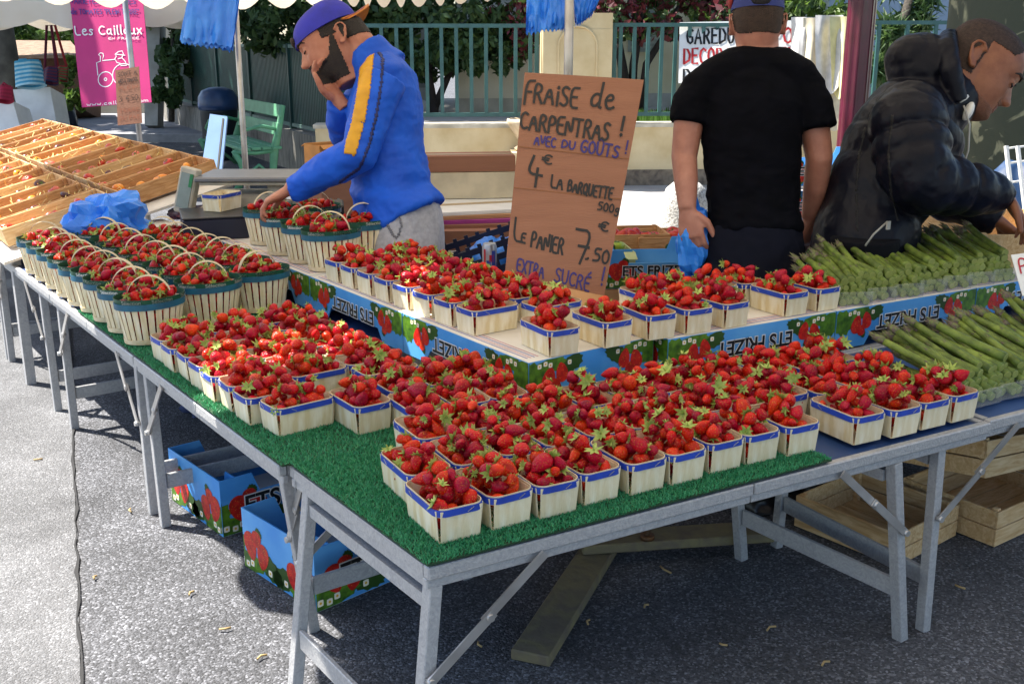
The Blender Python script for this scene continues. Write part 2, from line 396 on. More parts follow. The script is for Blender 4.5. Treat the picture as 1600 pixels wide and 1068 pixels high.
# ---------------------------------------------------------------- numpy meshes
def np_mesh(name, V, F, mats, mi=None, smooth=True):
    """V (n,3), F (m,4) quads"""
    me = bpy.data.meshes.new(name); n, m = len(V), len(F); k = F.shape[1]
    me.vertices.add(n); me.vertices.foreach_set('co', V.astype(np.float32).ravel())
    me.loops.add(m * k); me.loops.foreach_set('vertex_index', F.astype(np.int32).ravel())
    me.polygons.add(m); me.polygons.foreach_set('loop_start', np.arange(0, m * k, k, dtype=np.int32))
    try: me.polygons.foreach_set('loop_total', np.full(m, k, dtype=np.int32))
    except Exception: pass
    for mt in (mats if isinstance(mats, (list, tuple)) else [mats]): me.materials.append(mt)
    if mi is not None: me.polygons.foreach_set('material_index', mi.astype(np.int32))
    me.polygons.foreach_set('use_smooth', np.full(m, smooth))
    me.update(calc_edges=True); me.validate()
    return me
def leaf_cloud(n, centers, radii, size, flat=0.0, rng=nrg, aspect=1.6, surf=0.35):
    """leaf-sized quads scattered through clumps -> V,F"""
    ci = rng.integers(0, len(centers), n); C_ = np.array(centers)[ci]; R_ = np.array(radii)[ci]
    d = rng.normal(size=(n, 3)); d /= np.linalg.norm(d, axis=1)[:, None]
    r = rng.random(n)[:, None] ** surf
    P = C_ + d * r * R_
    a = rng.normal(size=(n, 3)); a[:, 2] -= 0.3; a /= np.linalg.norm(a, axis=1)[:, None]
    nn = rng.normal(size=(n, 3)); nn[:, 2] += flat
    b = np.cross(nn, a); b /= np.linalg.norm(b, axis=1)[:, None] + 1e-9
    s = size * (0.6 + 0.8 * rng.random(n))[:, None]
    c = np.cross(a, b)
    V = np.stack([P - a * s * aspect / 2, P + b * s / 2 + c * s * .12, P + a * s * aspect / 2, P - b * s / 2 + c * s * .12], 1).reshape(-1, 3)
    F = np.arange(4 * n).reshape(-1, 4)
    return V, F
# ================================================================ THE SETTING: ground, old asphalt, pavement
M_ASPH = asphalt('coarse_asphalt', 0.036, 0.235, 165, (0.95, 0.97, 1.06))
M_ASPH2 = asphalt('worn_asphalt', 0.085, 0.24, 190, (0.98, 0.99, 1.03))
M_PAVE = mat('pavement_concrete', (0.24, 0.245, 0.26), 0.85, (0.18, 0.18, 0.2), 2.5, bump=0.2, bscale=60)
M_SAND = mat('pale_ground', (0.42, 0.40, 0.37), 0.9, (0.33, 0.31, 0.29), 3, bump=0.2, bscale=90)
def struct(name, mb, m): return tag(mb.build(name, m), kind='structure')
g = MB(); g.poly([(-60, -40, 0), (70, -40, 0), (70, 90, 0), (-60, 90, 0)]); struct('ground', g, M_ASPH)
sa, sb = at(112, 600), at(126, 1068); sd = (sb - sa).normalized()
s0, s1 = sa - sd * 14, sb + sd * 6
g = MB(); g.poly([(s0.x, s0.y, .004), (s0.x - 30, s0.y - 4, .004), (s1.x - 30, s1.y - 4, .004), (s1.x, s1.y, .004)]); struct('road', g, M_ASPH2)
g = MB(); pr = None
for i in range(240):                                           # the ragged tar joint between the two surfaces
    p = s0 + (s1 - s0) * (i / 239); w = rnd.uniform(.001, .007); o = rnd.uniform(-.006, .006)
    q = [(p.x - w + o, p.y, .007), (p.x + w + o, p.y, .007)]
    if pr: g.poly([pr[0], pr[1], q[1], q[0]])
    pr = q
struct('road_joint', g, mat('tar', (0.012, 0.012, 0.013), 0.8))
ka, kb = at(60, 219), at(322, 222)
kd = (kb - ka).normalized(); kn = Vector((-kd.y, kd.x, 0))
g = MB(); a, b = ka - kd * 12, kb + kd * .3
g.prism([(a.x, a.y), (b.x, b.y), (b.x + kn.x * 9, b.y + kn.y * 9), (a.x + kn.x * 9, a.y + kn.y * 9)], -.05, .12); struct('pavement', g, M_PAVE)
g = MB(); a, b = ka - kd * 12 - kn * .14, kb + kd * .3 - kn * .14
g.prism([(a.x, a.y), (b.x, b.y), (b.x + kn.x * .137, b.y + kn.y * .137), (a.x + kn.x * .137, a.y + kn.y * .137)], -.05, .123); struct('kerb', g, mat('kerb_stone', (0.3, 0.3, 0.31), 0.8))
g = MB(); g.poly([(2.6, 5.2, .004), (4.2, 4.2, .004), (9, 4.6, .004), (7.4, 7.2, .004), (4.6, 8.4, .004), (3.3, 8.9, .004)]); struct('path', g, M_SAND)

# ================================================================ canopies and their poles
def canopy(name, label, quad, zed, peak, val, pole=None, scallop=.33, cat='canopy'):
    root = thing(name, label, cat, (0, 0, 0))
    c = Vector((sum(q[0] for q in quad) / 4, sum(q[1] for q in quad) / 4, peak))
    mb = MB(); n = 14
    for k in range(4):
        a = Vector((*quad[k], zed)); b = Vector((*quad[(k + 1) % 4], zed))
        for i in range(n):
            for j in range(6):
                def P(ii, jj):
                    e = a.lerp(b, ii / n); p = e.lerp(c, jj / 6); sag = math.sin(math.pi * jj / 6) * .12 + math.sin(math.pi * ii / n) * .05 * (1 - jj / 6)
                    return p - Vector((0, 0, sag))
                mb.add([P(i, j), P(i + 1, j), P(i + 1, j + 1), P(i, j + 1)] if j < 5 else [P(i, j), P(i + 1, j), c], [(0, 1, 2, 3)] if j < 5 else [(0, 1, 2)], 0, True)
    top = mb.build('fabric', M_FABRIC, root)
    mb = MB()
    for k in range(4):
        a = Vector((*quad[k], zed)); b = Vector((*quad[(k + 1) % 4], zed)); L = (b - a).length; m = max(4, int(L / .04))
        out = Vector(((b - a).y, -(b - a).x, 0)).normalized()
        for i in range(m):
            r = []
            for ii in (i, i + 1):
                t = ii / m; e = a.lerp(b, t) - Vector((0, 0, math.sin(math.pi * t) * .05))
                d = val * (.62 + .38 * abs(math.sin(math.pi * t * L / scallop))); wv = out * (.012 * math.sin(t * L * 9))
                r += [e, e + wv - Vector((0, 0, d))]
            mb.add([r[0], r[2], r[3], r[1]], [(0, 1, 2, 3)], 0, True)
    mb.build('valance', M_FABRIC, root)
    mb = MB()
    for q in quad: mb.tube([Vector((*q, zed + .0)), c - Vector((0, 0, .03))], .011, 6)
    mb.build('frame_ribs', M_STEEL, root)
    if pole:
        (x, y), (x2, y2) = pole
        mb = MB(); mb.tube([(x, y, .03), (x2, y2, peak - .04)], .0165, 14)
        mb.build('pole', M_STEEL, root)
    return root
PA = at(880, 690)                                              # foot of the near parasol
pB0, pB1 = atd(371, 60, 6.0), atd(384, 268, 6.0)
pBt = (pB1 - pB0) / (pB1.z - pB0.z); pBf = pB1 - pBt * pB1.z; pBh = pB0 + pBt * (2.6 - pB0.z)
canopy('market_parasol', 'cream market parasol on a steel pole standing behind the cardboard price sign', [(-.78, -1.25), (2.75, -1.25), (2.75, 2.36), (-.78, 1.62)], 2.02, 2.75, .22, ((PA.x, PA.y), (PA.x, PA.y)), cat='parasol')
canopy('market_parasol', 'cream market parasol on a leaning pole beside the green bench', [(-.82, 1.90), (2.0, 2.18), (2.25, 6.35), (-.55, 5.5)], 2.0, 2.6, .24, ((pBf.x, pBf.y), (pBh.x, pBh.y)), cat='parasol')

# ================================================================ folding tables
def folding_table(label, org, ang, L, W, legs, hinge=True, deckmat=None, x0=0.0, skew=0.0):
    """legs: list of (top x, foot x, [y rows], brace dir)"""
    t = thing('folding_table', label, 'table', org, ang, 'aluminium folding market tables')
    d = MB(); d.box(((x0 + L) / 2, W / 2, H - .012), (L - x0 - .04, W - .04, .02)); d.build('table_top', deckmat or M_DECK, t)
    f = MB(); e = .022; zc = H - .031 + .005
    segs = [(x0, x0 + (L - x0) / 2 - .0015), (x0 + (L - x0) / 2 + .0015, L)] if hinge else [(x0, L)]
    for a, b in segs:
        for y in (e / 2, W - e / 2):
            f.box(((a + b) / 2, y, zc + .016), (b - a, e, .028), bev=.003)
            f.box(((a + b) / 2, y + (.006 if y < W / 2 else -.006), zc - .009), (b - a, e * .7, .0215), bev=.002)
    for x in (x0 + e / 2, L - e / 2): f.box((x, W / 2, zc + .0157), (e - .001, W - 2 * e - .002, .027)); f.box((x, W / 2, zc - .009), (e * .6, W - 2 * e - .004, .0215))
    f.build('frame', M_ALU, t)
    for tx, fx, ys, br in legs:
        for y0, y1 in ys:
            m = MB(); m.bar((tx, y0, H - .045), (fx, y1, 0), .027, .030, up=(0, 1, 0), bev=.002); m.build('leg', M_ALU, t)
        m = MB(); k = .27; cx = tx + (fx - tx) * (1 - k)
        ya = ys[0][0] + (ys[0][1] - ys[0][0]) * (1 - k); yb = ys[-1][0] + (ys[-1][1] - ys[-1][0]) * (1 - k)
        m.bar((cx, ya + .018, H * k), (cx, yb - .018, H * k), .012, .05, bev=.002)
        m.build('crossbar', M_ALU, t)
        m = MB(); m.bar((tx, ys[0][0] + .018, H - .085), (tx, ys[-1][0] - .018, H - .085), .025, .03); m.build('top_rail', M_ALU, t)
        if br:
            for i, (y0, y1) in enumerate(ys):
                m = MB(); lx = tx + (fx - tx) * .42; yy = y0 + (y1 - y0) * .42 + (-.024 if i == 0 else .024)
                ex = lx + br; mid = Vector(((lx + ex) / 2, yy, H * .58 + .1))
                p0 = Vector((lx, yy, H * .58)); p1 = Vector((ex, yy, H - .026)); mid = (p0 + p1) / 2
                m.bar(p0, mid + (p1 - p0) * .04, .004, .02); m.bar(mid - (p1 - p0) * .04 + Vector((0, .005, 0)), p1 + Vector((0, .005, 0)), .004, .02)
                for q in (p0, mid): m.tube([q + Vector((0, -.007, 0)), q + Vector((0, .009, 0))], .008, 10)
                m.build('folding_brace', M_STEEL, t)
    if skew:
        for ch in t.children:
            for v in ch.data.vertices: v.co.x -= skew * v.co.y
    return t
PHI = 0.1115
tA = folding_table('front folding table whose near corner carries the green turf and most punnets', (0, 0, 0), 0, 1.615, .62,
                   [(.022, -.045, [(.025, .0), (.56, .56)], .26), (1.283, 1.362, [(.02, .008), (.56, .56)], -.24)], skew=math.tan(.1115))
tA2 = folding_table('folding table at the right end under the asparagus', (1.622, 0.01, 0), 0, 1.75, .66, [(-.155, -.172, [(.03, .0), (.56, .56)], .28), (1.6, 1.68, [(.03, .03), (.56, .56)], -.25)])
def LB(x, y): c, s = math.cos(PHI), math.sin(PHI); return (x * c - y * s, x * s + y * c)
# left run: local x along the run (backwards), local y to the left -> use rotation PHI+90deg, so build with y flipped by placing origin at right side
def left_table(label, y0, y1, legs, w=.66):
    o = LB(-.022 + w, y0); return folding_table(label, (o[0], o[1], 0), PHI + math.pi / 2, y1 - y0, w, legs)
WB = .66
tB = left_table('folding table on the left with strawberry punnets and turf along its edge', .635, 1.735, [(.03, .17, [(.03, .03), (WB - .03, WB - .14)], -.12), (1.055, 1.03, [(.03, .03), (WB - .03, WB - .03)], -.2)])
tC = left_table('folding table on the left under the handled strawberry baskets', 1.745, 2.80, [(.04, .04, [(.03, .03), (WB - .03, WB - .03)], .15), (1.02, 1.03, [(.03, .03), (WB - .03, WB - .03)], -.22)])
tD = left_table('sunlit folding table at the far left edge under wooden trays', 2.81, 3.95, [(.25, .23, [(.03, .03), (WB - .03, WB - .03)], .2), (1.1, 1.12, [(.03, .03), (WB - .03, WB - .03)], -.2)])
tE = left_table('farthest folding table of the left row under the tomato trays', 3.96, 5.1, [(.03, .03, [(.03, .03), (WB - .03, WB - .03)], .2), (1.1, 1.12, [(.03, .03), (WB - .03, WB - .03)], -.2)])
# inner tables that carry the upturned boxes, legs far back under the stall
folding_table('inner folding table under the upturned strawberry boxes beside the price sign', (.66, .67, 0), 0, 2.6, .62, [(.55, .55, [(.45, .45), (.58, .58)], .2), (2.4, 2.4, [(.4, .4), (.58, .58)], -.2)], hinge=False)
o = LB(1.115, 1.33)
folding_table('inner folding table on the left under the upturned boxes and the scale', (o[0], o[1], 0), PHI + math.pi / 2, 2.4, .48, [(.3, .3, [(.05, .05), (.2, .2)], .2), (2.2, 2.2, [(.05, .05), (.3, .3)], -.2)], hinge=False)

# ================================================================ artificial turf
def turf(name, label, poly, z, blades, rot=None, avoid=()):
    t = thing(name, label, 'turf mat', (0, 0, 0))
    mb = MB(); mb.prism(poly, z, z + .004); mb.build('backing', mat('turf_backing', (0.012, 0.05, 0.018), 0.9), t)
    P = np.array(poly); lo, hi = P.min(0), P.max(0); pts = nrg.random((blades, 2)) * (hi - lo) + lo
    ins = np.zeros(blades, bool); j = len(P) - 1
    for i in range(len(P)):
        xi, yi = P[i]; xj, yj = P[j]
        ins ^= ((yi > pts[:, 1]) != (yj > pts[:, 1])) & (pts[:, 0] < (xj - xi) * (pts[:, 1] - yi) / (yj - yi + 1e-12) + xi); j = i
    pts = pts[ins]; n = len(pts)
    b = np.c_[pts, np.full(n, z + .003)]
    a = nrg.random(n) * 6.283; w = np.c_[np.cos(a), np.sin(a), np.zeros(n)] * .0013
    tip = np.c_[nrg.normal(0, .0045, (n, 2)), .005 + .005 * nrg.random(n)]
    V = np.stack([b - w, b + w, b + w * .4 + tip, b - w * .4 + tip], 1).reshape(-1, 3)
    me = np_mesh('blades', V, np.arange(4 * n).reshape(-1, 4), M_TURF, smooth=False)
    bl = link('blades', me, t); tag(bl, kind='stuff')
    return t
M_TURF = mat('turf_green', (0.06, 0.36, 0.15), 0.55, (0.035, 0.24, 0.10), 90, contrast=(.3, .7), trans=.15)
e = .012
turf('turf_mat', 'green artificial turf laid along the front table edge', [(-.004, -.004), (1.045, .002), (1.0, .6015), (-.07, .6015)], H + .0105, 90000)
turf('turf_mat', 'green artificial turf laid on the left table under punnets and baskets', [(-.092, .6025), (.52, .6025), LB(.57, 2.40), LB(-.016, 2.40)], H + .0105, 120000)

# ================================================================ printed strawberry boxes
def leaf_poly(cx, cy, w, h, ang, n=22):
    o = []
    for i in range(n):
        th = 2 * math.pi * i / n; r = 1.0 if i % 2 else .84
        x, y = math.cos(th) * w / 2 * r, math.sin(th) * h / 2 * r * (1 - .25 * math.cos(th))
        o.append((cx + x * math.cos(ang) - y * math.sin(ang), cy + x * math.sin(ang) + y * math.cos(ang)))
    return o
def berry_poly(cx, cy, w, h, ang, n=18):
    o = []
    for i in range(n):
        th = 2 * math.pi * i / n; s = math.sin(th)
        x, y = math.cos(th) * w / 2 * (1 + .28 * s - .1 * (s < -.8)), s * h / 2
        o.append((cx + x * math.cos(ang) - y * math.sin(ang), cy + x * math.sin(ang) + y * math.cos(ang)))
    return o
def clip(poly, w, h): return [(min(max(x, .001), w - .001), min(max(y, .001), h - .001)) for x, y in poly]
def art(w, h, tf):
    """upright artwork: fruit along the bottom, sky above; mats: leaf, berry, flower, yellow, dark leaf"""
    out = []
    def P(poly, z, mi): out[-1].add([tf(x, y, z) for x, y in clip(poly, w, h)], [tuple(range(len(poly)))], mi)
    grp = [(.17, 1), (.83, -1)] if w > .5 else [(.2, 1), (.8, -1)]
    for gx, d in grp:
        out.append(MB())
        c = gx * w; k = h / .127
        P(leaf_poly(c - d * .085 * k, .040 * k, .10 * k, .085 * k, .5 * d), .0006, 0)
        P(leaf_poly(c + d * .055 * k, .026 * k, .09 * k, .05 * k, -.4 * d), .0008, 4)
        P(leaf_poly(c - d * .02 * k, .018 * k, .12 * k, .045 * k, .1), .0010, 0)
        P(leaf_poly(c + d * .01 * k, .088 * k, .025 * k, .03 * k, .1), .0010, 4)
        P(berry_poly(c - d * .022 * k, .054 * k, .044 * k, .062 * k, .25 * d), .0013, 1)
        P(berry_poly(c + d * .022 * k, .044 * k, .040 * k, .058 * k, -.2 * d), .0016, 1)
        P(berry_poly(c + d * .002 * k, .076 * k, .032 * k, .036 * k, .0), .0012, 1)
        for fx, fy in ((-.055, .016), (-.035, .012), (-.018, .018), (.048, .02)):
            P([(c + d * fx * k + math.cos(t * .785) * .0085 * k * (1 if t % 2 else .8), fy * k + math.sin(t * .785) * .0085 * k * (1 if t % 2 else .8)) for t in range(8)], .0019, 2)
            P([(c + d * fx * k + math.cos(t * 1.05) * .003 * k, fy * k + math.sin(t * 1.05) * .003 * k) for t in range(6)], .0022, 3)
    return out
def fruit_box_meshes(L, W, h):
    """upright open box, long along X, base at z=0"""
    t = .004; me = {}
    wall = MB()
    prof = [(0, 0), (L, 0), (L, h), (L * .80, h), (L * .755, h * .66), (L * .245, h * .66), (L * .2, h), (0, h)]
    for s in (-1, 1):
        wall.prism([(x - L / 2, z) for x, z in prof], 0, t, 0, tf=lambda x, z, y, s=s: (x, s * (W / 2 - y), z))
        wall.box((s * (L / 2 - t / 2), 0, h / 2), (t, W - 2 * t, h))
        wall.prism([(-W / 2 + t, h * .66), (-W / 2 + .09, h * .66), (-W / 2 + .07, h - .003), (-W / 2 + t, h - .003)], 0, t, 0, tf=lambda y, z, x, s=s: (s * (L / 2 - t - .05 - x), y, z))
    me['wall'] = wall.mesh('wall', [M_BOXBLUE])
    base = MB(); base.box((0, 0, t / 2 - .0005), (L - 2 * t, W - 2 * t, t)); base.box((0, 0, -.0006), (L - .002, W - .002, .0012))
    me['bottom'] = base.mesh('bottom', [mat('box_bottom_paper', '#ded9d0', 0.6, '#cfc8bb', 7)])
    prs = []
    for s in (-1, 1):
        prs += art(L, h, (lambda x, y, z: (x - L / 2, -W / 2 - z, y)) if s < 0 else (lambda x, y, z: (L / 2 - x, W / 2 + z, y)))
        prs += art(W, h, (lambda x, y, z: (-L / 2 - z, W / 2 - x, y)) if s < 0 else (lambda x, y, z: (L / 2 + z, x - W / 2, y)))
    me['printed_fruit'] = [q.mesh('printed_fruit', [M_LEAFP, M_REDP, M_FLOWP, M_YELP, mat('printed_dark_leaf', '#2c4f14', 0.45)]) for q in prs]
    txs = []; k = h / .127
    for s in (-1, 1):
        tx = MB(); txs.append(tx)
        M = Matrix.Translation((0, s * (W / 2), .056 * k)) @ Matrix.Rotation(0 if s < 0 else math.pi, 4, 'Z') @ Matrix.Rotation(math.pi / 2, 4, 'X')
        ts = .062 * k * min(1.0, L / .62); font_into(tx, 'ETS FRIZET', ts, M @ Matrix.Translation((0, 0, .0024)), 0, .0002, .0042 * ts / .062, .98)
        font_into(tx, 'ETS FRIZET', ts, M @ Matrix.Translation((0, 0, .0030)), 1, .0002, .0014 * ts / .062, .98)
    me['lettering'] = [tx.mesh('lettering', [M_WHITE, M_BLACKINK]) for tx in txs]
    me['printed_stripe'] = []
    for i, mi in enumerate((0, 1, 0, 1)):
        for s in (-1, 1): st = MB(); me['printed_stripe'].append(st); st.box((0, s * (W / 2 - .02 - i * .012), -.0018), (L * .9, .004, .0008), mi=mi)
    me['printed_stripe'] = [st.mesh('printed_stripe', [mat('print_violet', '#8c86ae', 0.6), mat('print_rose', '#c99aa0', 0.6)]) for st in me['printed_stripe']]
    return me
BOXM = {}
def fruit_box(label, loc, rz, L=.66, W=.45, h=.127, inv=True, group='printed strawberry boxes'):
    k = (L, W, h)
    if k not in BOXM: BOXM[k] = fruit_box_meshes(*k)
    r = thing('strawberry_box', label, 'cardboard box', (loc[0], loc[1], loc[2] + (h + .0015 if inv else .002)), 0, group)
    r.rotation_euler = (0, math.pi if inv else 0, rz)
    for n, me in BOXM[k].items():
        for q in (me if isinstance(me, list) else [me]): link(n, q, r)
    return r
ZT = H + .0105; ZC = ZT + .127
cx0, cy0 = .609, .669
def LC(x, y):                                                   # crate frame: corner origin, axes of the left run
    c, s = math.cos(PHI), math.sin(PHI); return (cx0 + x * c - y * s, cy0 + x * s + y * c)
names = ['upturned strawberry box forming the corner, under the foremost raised punnets', 'upturned strawberry box next behind the corner box on the left run', 'upturned strawberry box on the left run under the raised handled baskets', 'upturned strawberry box under the black cash box']
for i in range(4):
    p = LC(.225 + (0 if i else .0), .33 + i * .665)
    fruit_box(names[i], (*p, ZT), PHI - math.pi / 2)
names = ['upturned strawberry box right of the corner box, under raised punnets', 'upturned strawberry box under the left raised asparagus', 'upturned strawberry box under the right raised asparagus', 'upturned strawberry box at the far right under the wooden crate']
for i in range(4):
    fruit_box(names[i], (1.073 + .33 + i * .664, .672 + .226, ZT), 0)
bx = fruit_box('open blue strawberry box on the ground, the nearer of two under the left table', (.262, 1.10, 0), .25, .56, .38, .19, inv=False, group='blue boxes under the tables'); bx.location.x, bx.location.y = .289, 1.143
bx = fruit_box('open blue strawberry box on the ground, the farther of two under the left table', (.3, 1.85, 0), .2, .56, .38, .19, inv=False, group='blue boxes under the tables')
bx.location.x, bx.location.y = .20, 1.72

# ================================================================ strawberries
def berry_shape(n, m, L, w, sx, sy, bend, cal, ncal, seed):
    q = np.random.default_rng(seed); V = []; F = []
    for i in range(m + 1):
        t = i / m; z = -1 + 2 * t
        prof = (math.sin(math.pi * min(1, t * .985 + .015)) ** .62) * (.55 + .52 * t) if t < .999 else .06
        if i == 0: prof = .07
        for j in range(n):
            th = 2 * math.pi * j / n
            r = prof * w * (1 + .06 * math.cos(2 * th + seed)) * (1 + q.normal(0, .015))
            V.append((r * sx * math.cos(th) + bend * (1 - t) ** 2 * w, r * sy * math.sin(th), z * L / 2 - (.10 * L if i == m else 0)))
    for i in range(m):
        for j in range(n): F.append((i * n + j, i * n + (j + 1) % n, (i + 1) * n + (j + 1) % n, (i + 1) * n + j))
    F.append((0, n - 1, n - 2, n - 3))
    body = (np.array(V), np.array(F))
    CV = []; CF = []
    for k in range(ncal):
        th = 2 * math.pi * k / ncal + q.normal(0, .2); c, s = math.cos(th), math.sin(th)
        l = w * cal * (.85 + .4 * q.random()); hw = l * .2; up = q.uniform(-.05, .75); z0 = L / 2 - .08 * L
        o = len(CV); tx = -s; ty = c
        r1, r2 = l * .5, l; z1 = z0 + l * .12; z2 = z0 + l * (.1 + .5 * up)
        CV += [(c * .1 * w - tx * hw * .6, s * .1 * w - ty * hw * .6, z0), (c * .1 * w + tx * hw * .6, s * .1 * w + ty * hw * .6, z0),
               (c * r1 + tx * hw, s * r1 + ty * hw, z1), (c * r1 - tx * hw, s * r1 - ty * hw, z1), (c * r2 + tx * .0004, s * r2 + ty * .0004, z2), (c * r2 - tx * .0004, s * r2 - ty * .0004, z2)]
        CF += [(o, o + 1, o + 2, o + 3), (o + 3, o + 2, o + 4, o + 5)]
    o = len(CV); a = w * .09; zt = L / 2 + w * q.uniform(.3, .7); dx = q.normal(0, .12) * w
    CV += [(-a, -a, L / 2 - .1 * L), (a, -a, L / 2 - .1 * L), (a, a, L / 2 - .1 * L), (-a, a, L / 2 - .1 * L), (-a * .7 + dx, -a * .7, zt), (a * .7 + dx, -a * .7, zt), (a * .7 + dx, a * .7, zt), (-a * .7 + dx, a * .7, zt)]
    CF += [(o + i, o + (i + 1) % 4, o + 4 + (i + 1) % 4, o + 4 + i) for i in range(4)] + [(o + 4, o + 5, o + 6, o + 7)]
    return body, (np.array(CV), np.array(CF))
RB = .0178
HI = [berry_shape(12, 9, RB * (2.2 + .45 * math.sin(k * 2.1)), RB * (.97 + .08 * math.sin(k * 1.3)), 1 + .12 * math.sin(k), 1 - .12 * math.sin(k * 1.7), .35 * math.sin(k * 3), .95 + .2 * math.sin(k * 2.7), 7 + k % 4, k) for k in range(12)]
LO = [berry_shape(8, 5, RB * 2.3, RB * .98, 1, .95, .15 * math.sin(k * 3), 1.0, 6, 40 + k) for k in range(5)]
def hicol(k):
    b, c = HI[k]; return (np_mesh('strawberry', b[0], b[1], M_BERRY), np_mesh('calyx', c[0], c[1], M_LEAF, smooth=False))
HIM = [hicol(k) for k in range(12)]
def rand_rot(q, calup):
    a = Vector((q.gauss(0, 1), q.gauss(0, 1), q.gauss(0, .7) + calup)).normalized()
    return a.to_track_quat('Z', 'Y').to_matrix() @ Matrix.Rotation(q.uniform(0, 6.28), 3, 'Z')
def pack(inside, z0, ztop, count, seed, mound):
    """drop spheres into a container; inside(x,y,z,r)->bool ; returns list (x,y,z,r)"""
    q = random.Random(seed); S = []
    bx_, by_ = inside.ext
    for _ in range(count):
        r = RB * q.uniform(.76, 1.24); best = None
        for _t in range(26):
            x, y = q.uniform(-bx_, bx_), q.uniform(-by_, by_)
            z = z0 + r
            for (X, Y, Z, r2) in S:
                d2 = (X - x) ** 2 + (Y - y) ** 2; rr = (r + r2) * .9
                if d2 < rr * rr: z = max(z, Z + math.sqrt(rr * rr - d2) * .92)
            if not inside(x, y, z, r): continue
            cost = z + mound * ((x / bx_) ** 2 + (y / by_) ** 2)
            if best is None or cost < best[0]: best = (cost, x, y, z, r)
        if best and best[3] < ztop: S.append(best[1:])
    out = []
    for (x, y, z, r) in S:
        cover = sum(1 for (X, Y, Z, r2) in S if Z > z + .4 * r and (X - x) ** 2 + (Y - y) ** 2 < (1.1 * r) ** 2)
        out.append((x, y, z, r, cover == 0 and z > z0 + .03))
    return out
PW, PL, PH = .106, .168, .073                                    # punnet: width, length, height
def ins_p(x, y, z, r):
    k = min(1, max(0, z / PH)); w = (PW - .010) / 2 - .005 * (1 - k); l = (PL - .010) / 2 - .006 * (1 - k)
    over = max(0, z - PH + .006)
    rr = r * (.93 if z < PH - .012 else .66)
    return abs(x) < w - rr - over * .42 and abs(y) < l - rr - over * .46
ins_p.ext = (PW / 2 - .009, PL / 2 - .009)
PACKP = [pack(ins_p, .004, PH + .038, 78, 100 + k, .010) for k in range(9)]
BA, BB, BH = .112, .086, .135                                    # basket half axes, height
def ins_b(x, y, z, r):
    k = .80 + .20 * min(1, z / BH); over = max(0, z - BH)
    return (x / (BA * k - r - .004 - over * .5)) ** 2 + (y / (BB * k - r - .004 - over * .5)) ** 2 < 1
ins_b.ext = (BA - .02, BB - .02)
PACKB = [pack(ins_b, .004, BH + .030, 95, 300 + k, .006) for k in range(4)]
BERRIES = []                                                     # (matrix, is_top, label, distance, group)
def fill(packs, loc, rz, label, rr, hi):
    pk = packs[rr.randrange(len(packs))]; sgx, sgy = rr.choice((-1, 1)), rr.choice((-1, 1)); c, s = math.cos(rz), math.sin(rz)
    for (x, y, z, r, top) in pk:
        x *= sgx; y *= sgy
        P = Vector((loc[0] + x * c - y * s, loc[1] + x * s + y * c, loc[2] + z + .002))
        M = (rand_rot(rr, .25 if top else 0) * (r / RB)).to_4x4(); M.translation = P
        BERRIES.append((M, top, label, (P - CAM).length, hi))

# ================================================================ punnets
def rrect(w, l, r, n=6):
    o = []
    for cx, cy, a0 in ((w / 2 - r, l / 2 - r, 0), (-w / 2 + r, l / 2 - r, 90), (-w / 2 + r, -l / 2 + r, 180), (w / 2 - r, -l / 2 + r, 270)):
        for i in range(n + 1):
            a = R(a0 + 90 * i / n); o.append((cx + r * math.cos(a), cy + r * math.sin(a)))
    return o
def punnet_meshes():
    me = {}
    b = MB(); t = .0016
    b.box((0, 0, .001), (PW - .016, PL - .018, .002))
    for s in (-1, 1):
        for ax in (0, 1):
            if ax == 0: w0, w1, d0, d1 = PL - .024, PL - .019, PW / 2 - .007, PW / 2 - .001
            else: w0, w1, d0, d1 = PW - .021, PW - .016, PL / 2 - .007, PL / 2 - .001
            vs = []
            for off in (0, -t):
                for (u, d, z) in ((-w0 / 2, d0, .0), (w0 / 2, d0, .0), (w1 / 2, d1, PH - .004), (-w1 / 2, d1, PH - .004)):
                    p = (s * (d + off), u, z + .0005) if ax == 0 else (u, s * (d + off), z + .0005); vs.append(p)
            b.add(vs, [(0, 1, 2, 3), (4, 5, 6, 7), (0, 1, 5, 4), (1, 2, 6, 5), (2, 3, 7, 6), (3, 0, 4, 7)])
    me['body'] = b.mesh('body', [M_WOOD])
    i = MB(); o1 = rrect(PW - .001, PL - .001, .024); o2 = rrect(PW - .0035, PL - .0035, .023)
    i.loop_band(o1, PH - .017, PH + .0015); i.loop_band(list(reversed(o2)), PH - .017, PH + .0015)
    n = len(o1); i.add([(x, y, PH + .0015) for x, y in o1] + [(x, y, PH + .0015) for x, y in o2], [(k, (k + 1) % n, n + (k + 1) % n, n + k) for k in range(n)])
    me['inner_hoop'] = i.mesh('inner_hoop', [M_PLY])
    r = MB(); o1 = rrect(PW + .003, PL + .003, .026); o2 = rrect(PW + .0003, PL + .0003, .0246)
    r.loop_band(o1, PH - .015, PH - .001); r.loop_band(list(reversed(o2)), PH - .015, PH - .001)
    for z in (PH - .015, PH - .001): r.add([(x, y, z) for x, y in o1] + [(x, y, z) for x, y in o2], [(k, (k + 1) % n, n + (k + 1) % n, n + k) for k in range(n)])
    me['rim'] = r.mesh('rim', [M_BLUE])
    st = []
    for sg in (-1, 1):
        s = MB(); st.append(s)
        s.bar((.012, sg * (PL / 2 + .0022), PH - .012), (.026, sg * (PL / 2 + .0022), PH - .004), .0012, .0012)
        s = MB(); st.append(s); s.bar((sg * (PW / 2 + .0022), .03, PH - .012), (sg * (PW / 2 + .0022), .044, PH - .004), .0012, .0012)
    me['staple'] = [q.mesh('staple', [M_STEEL]) for q in st]
    return me
PM = punnet_meshes()
PLACED = []
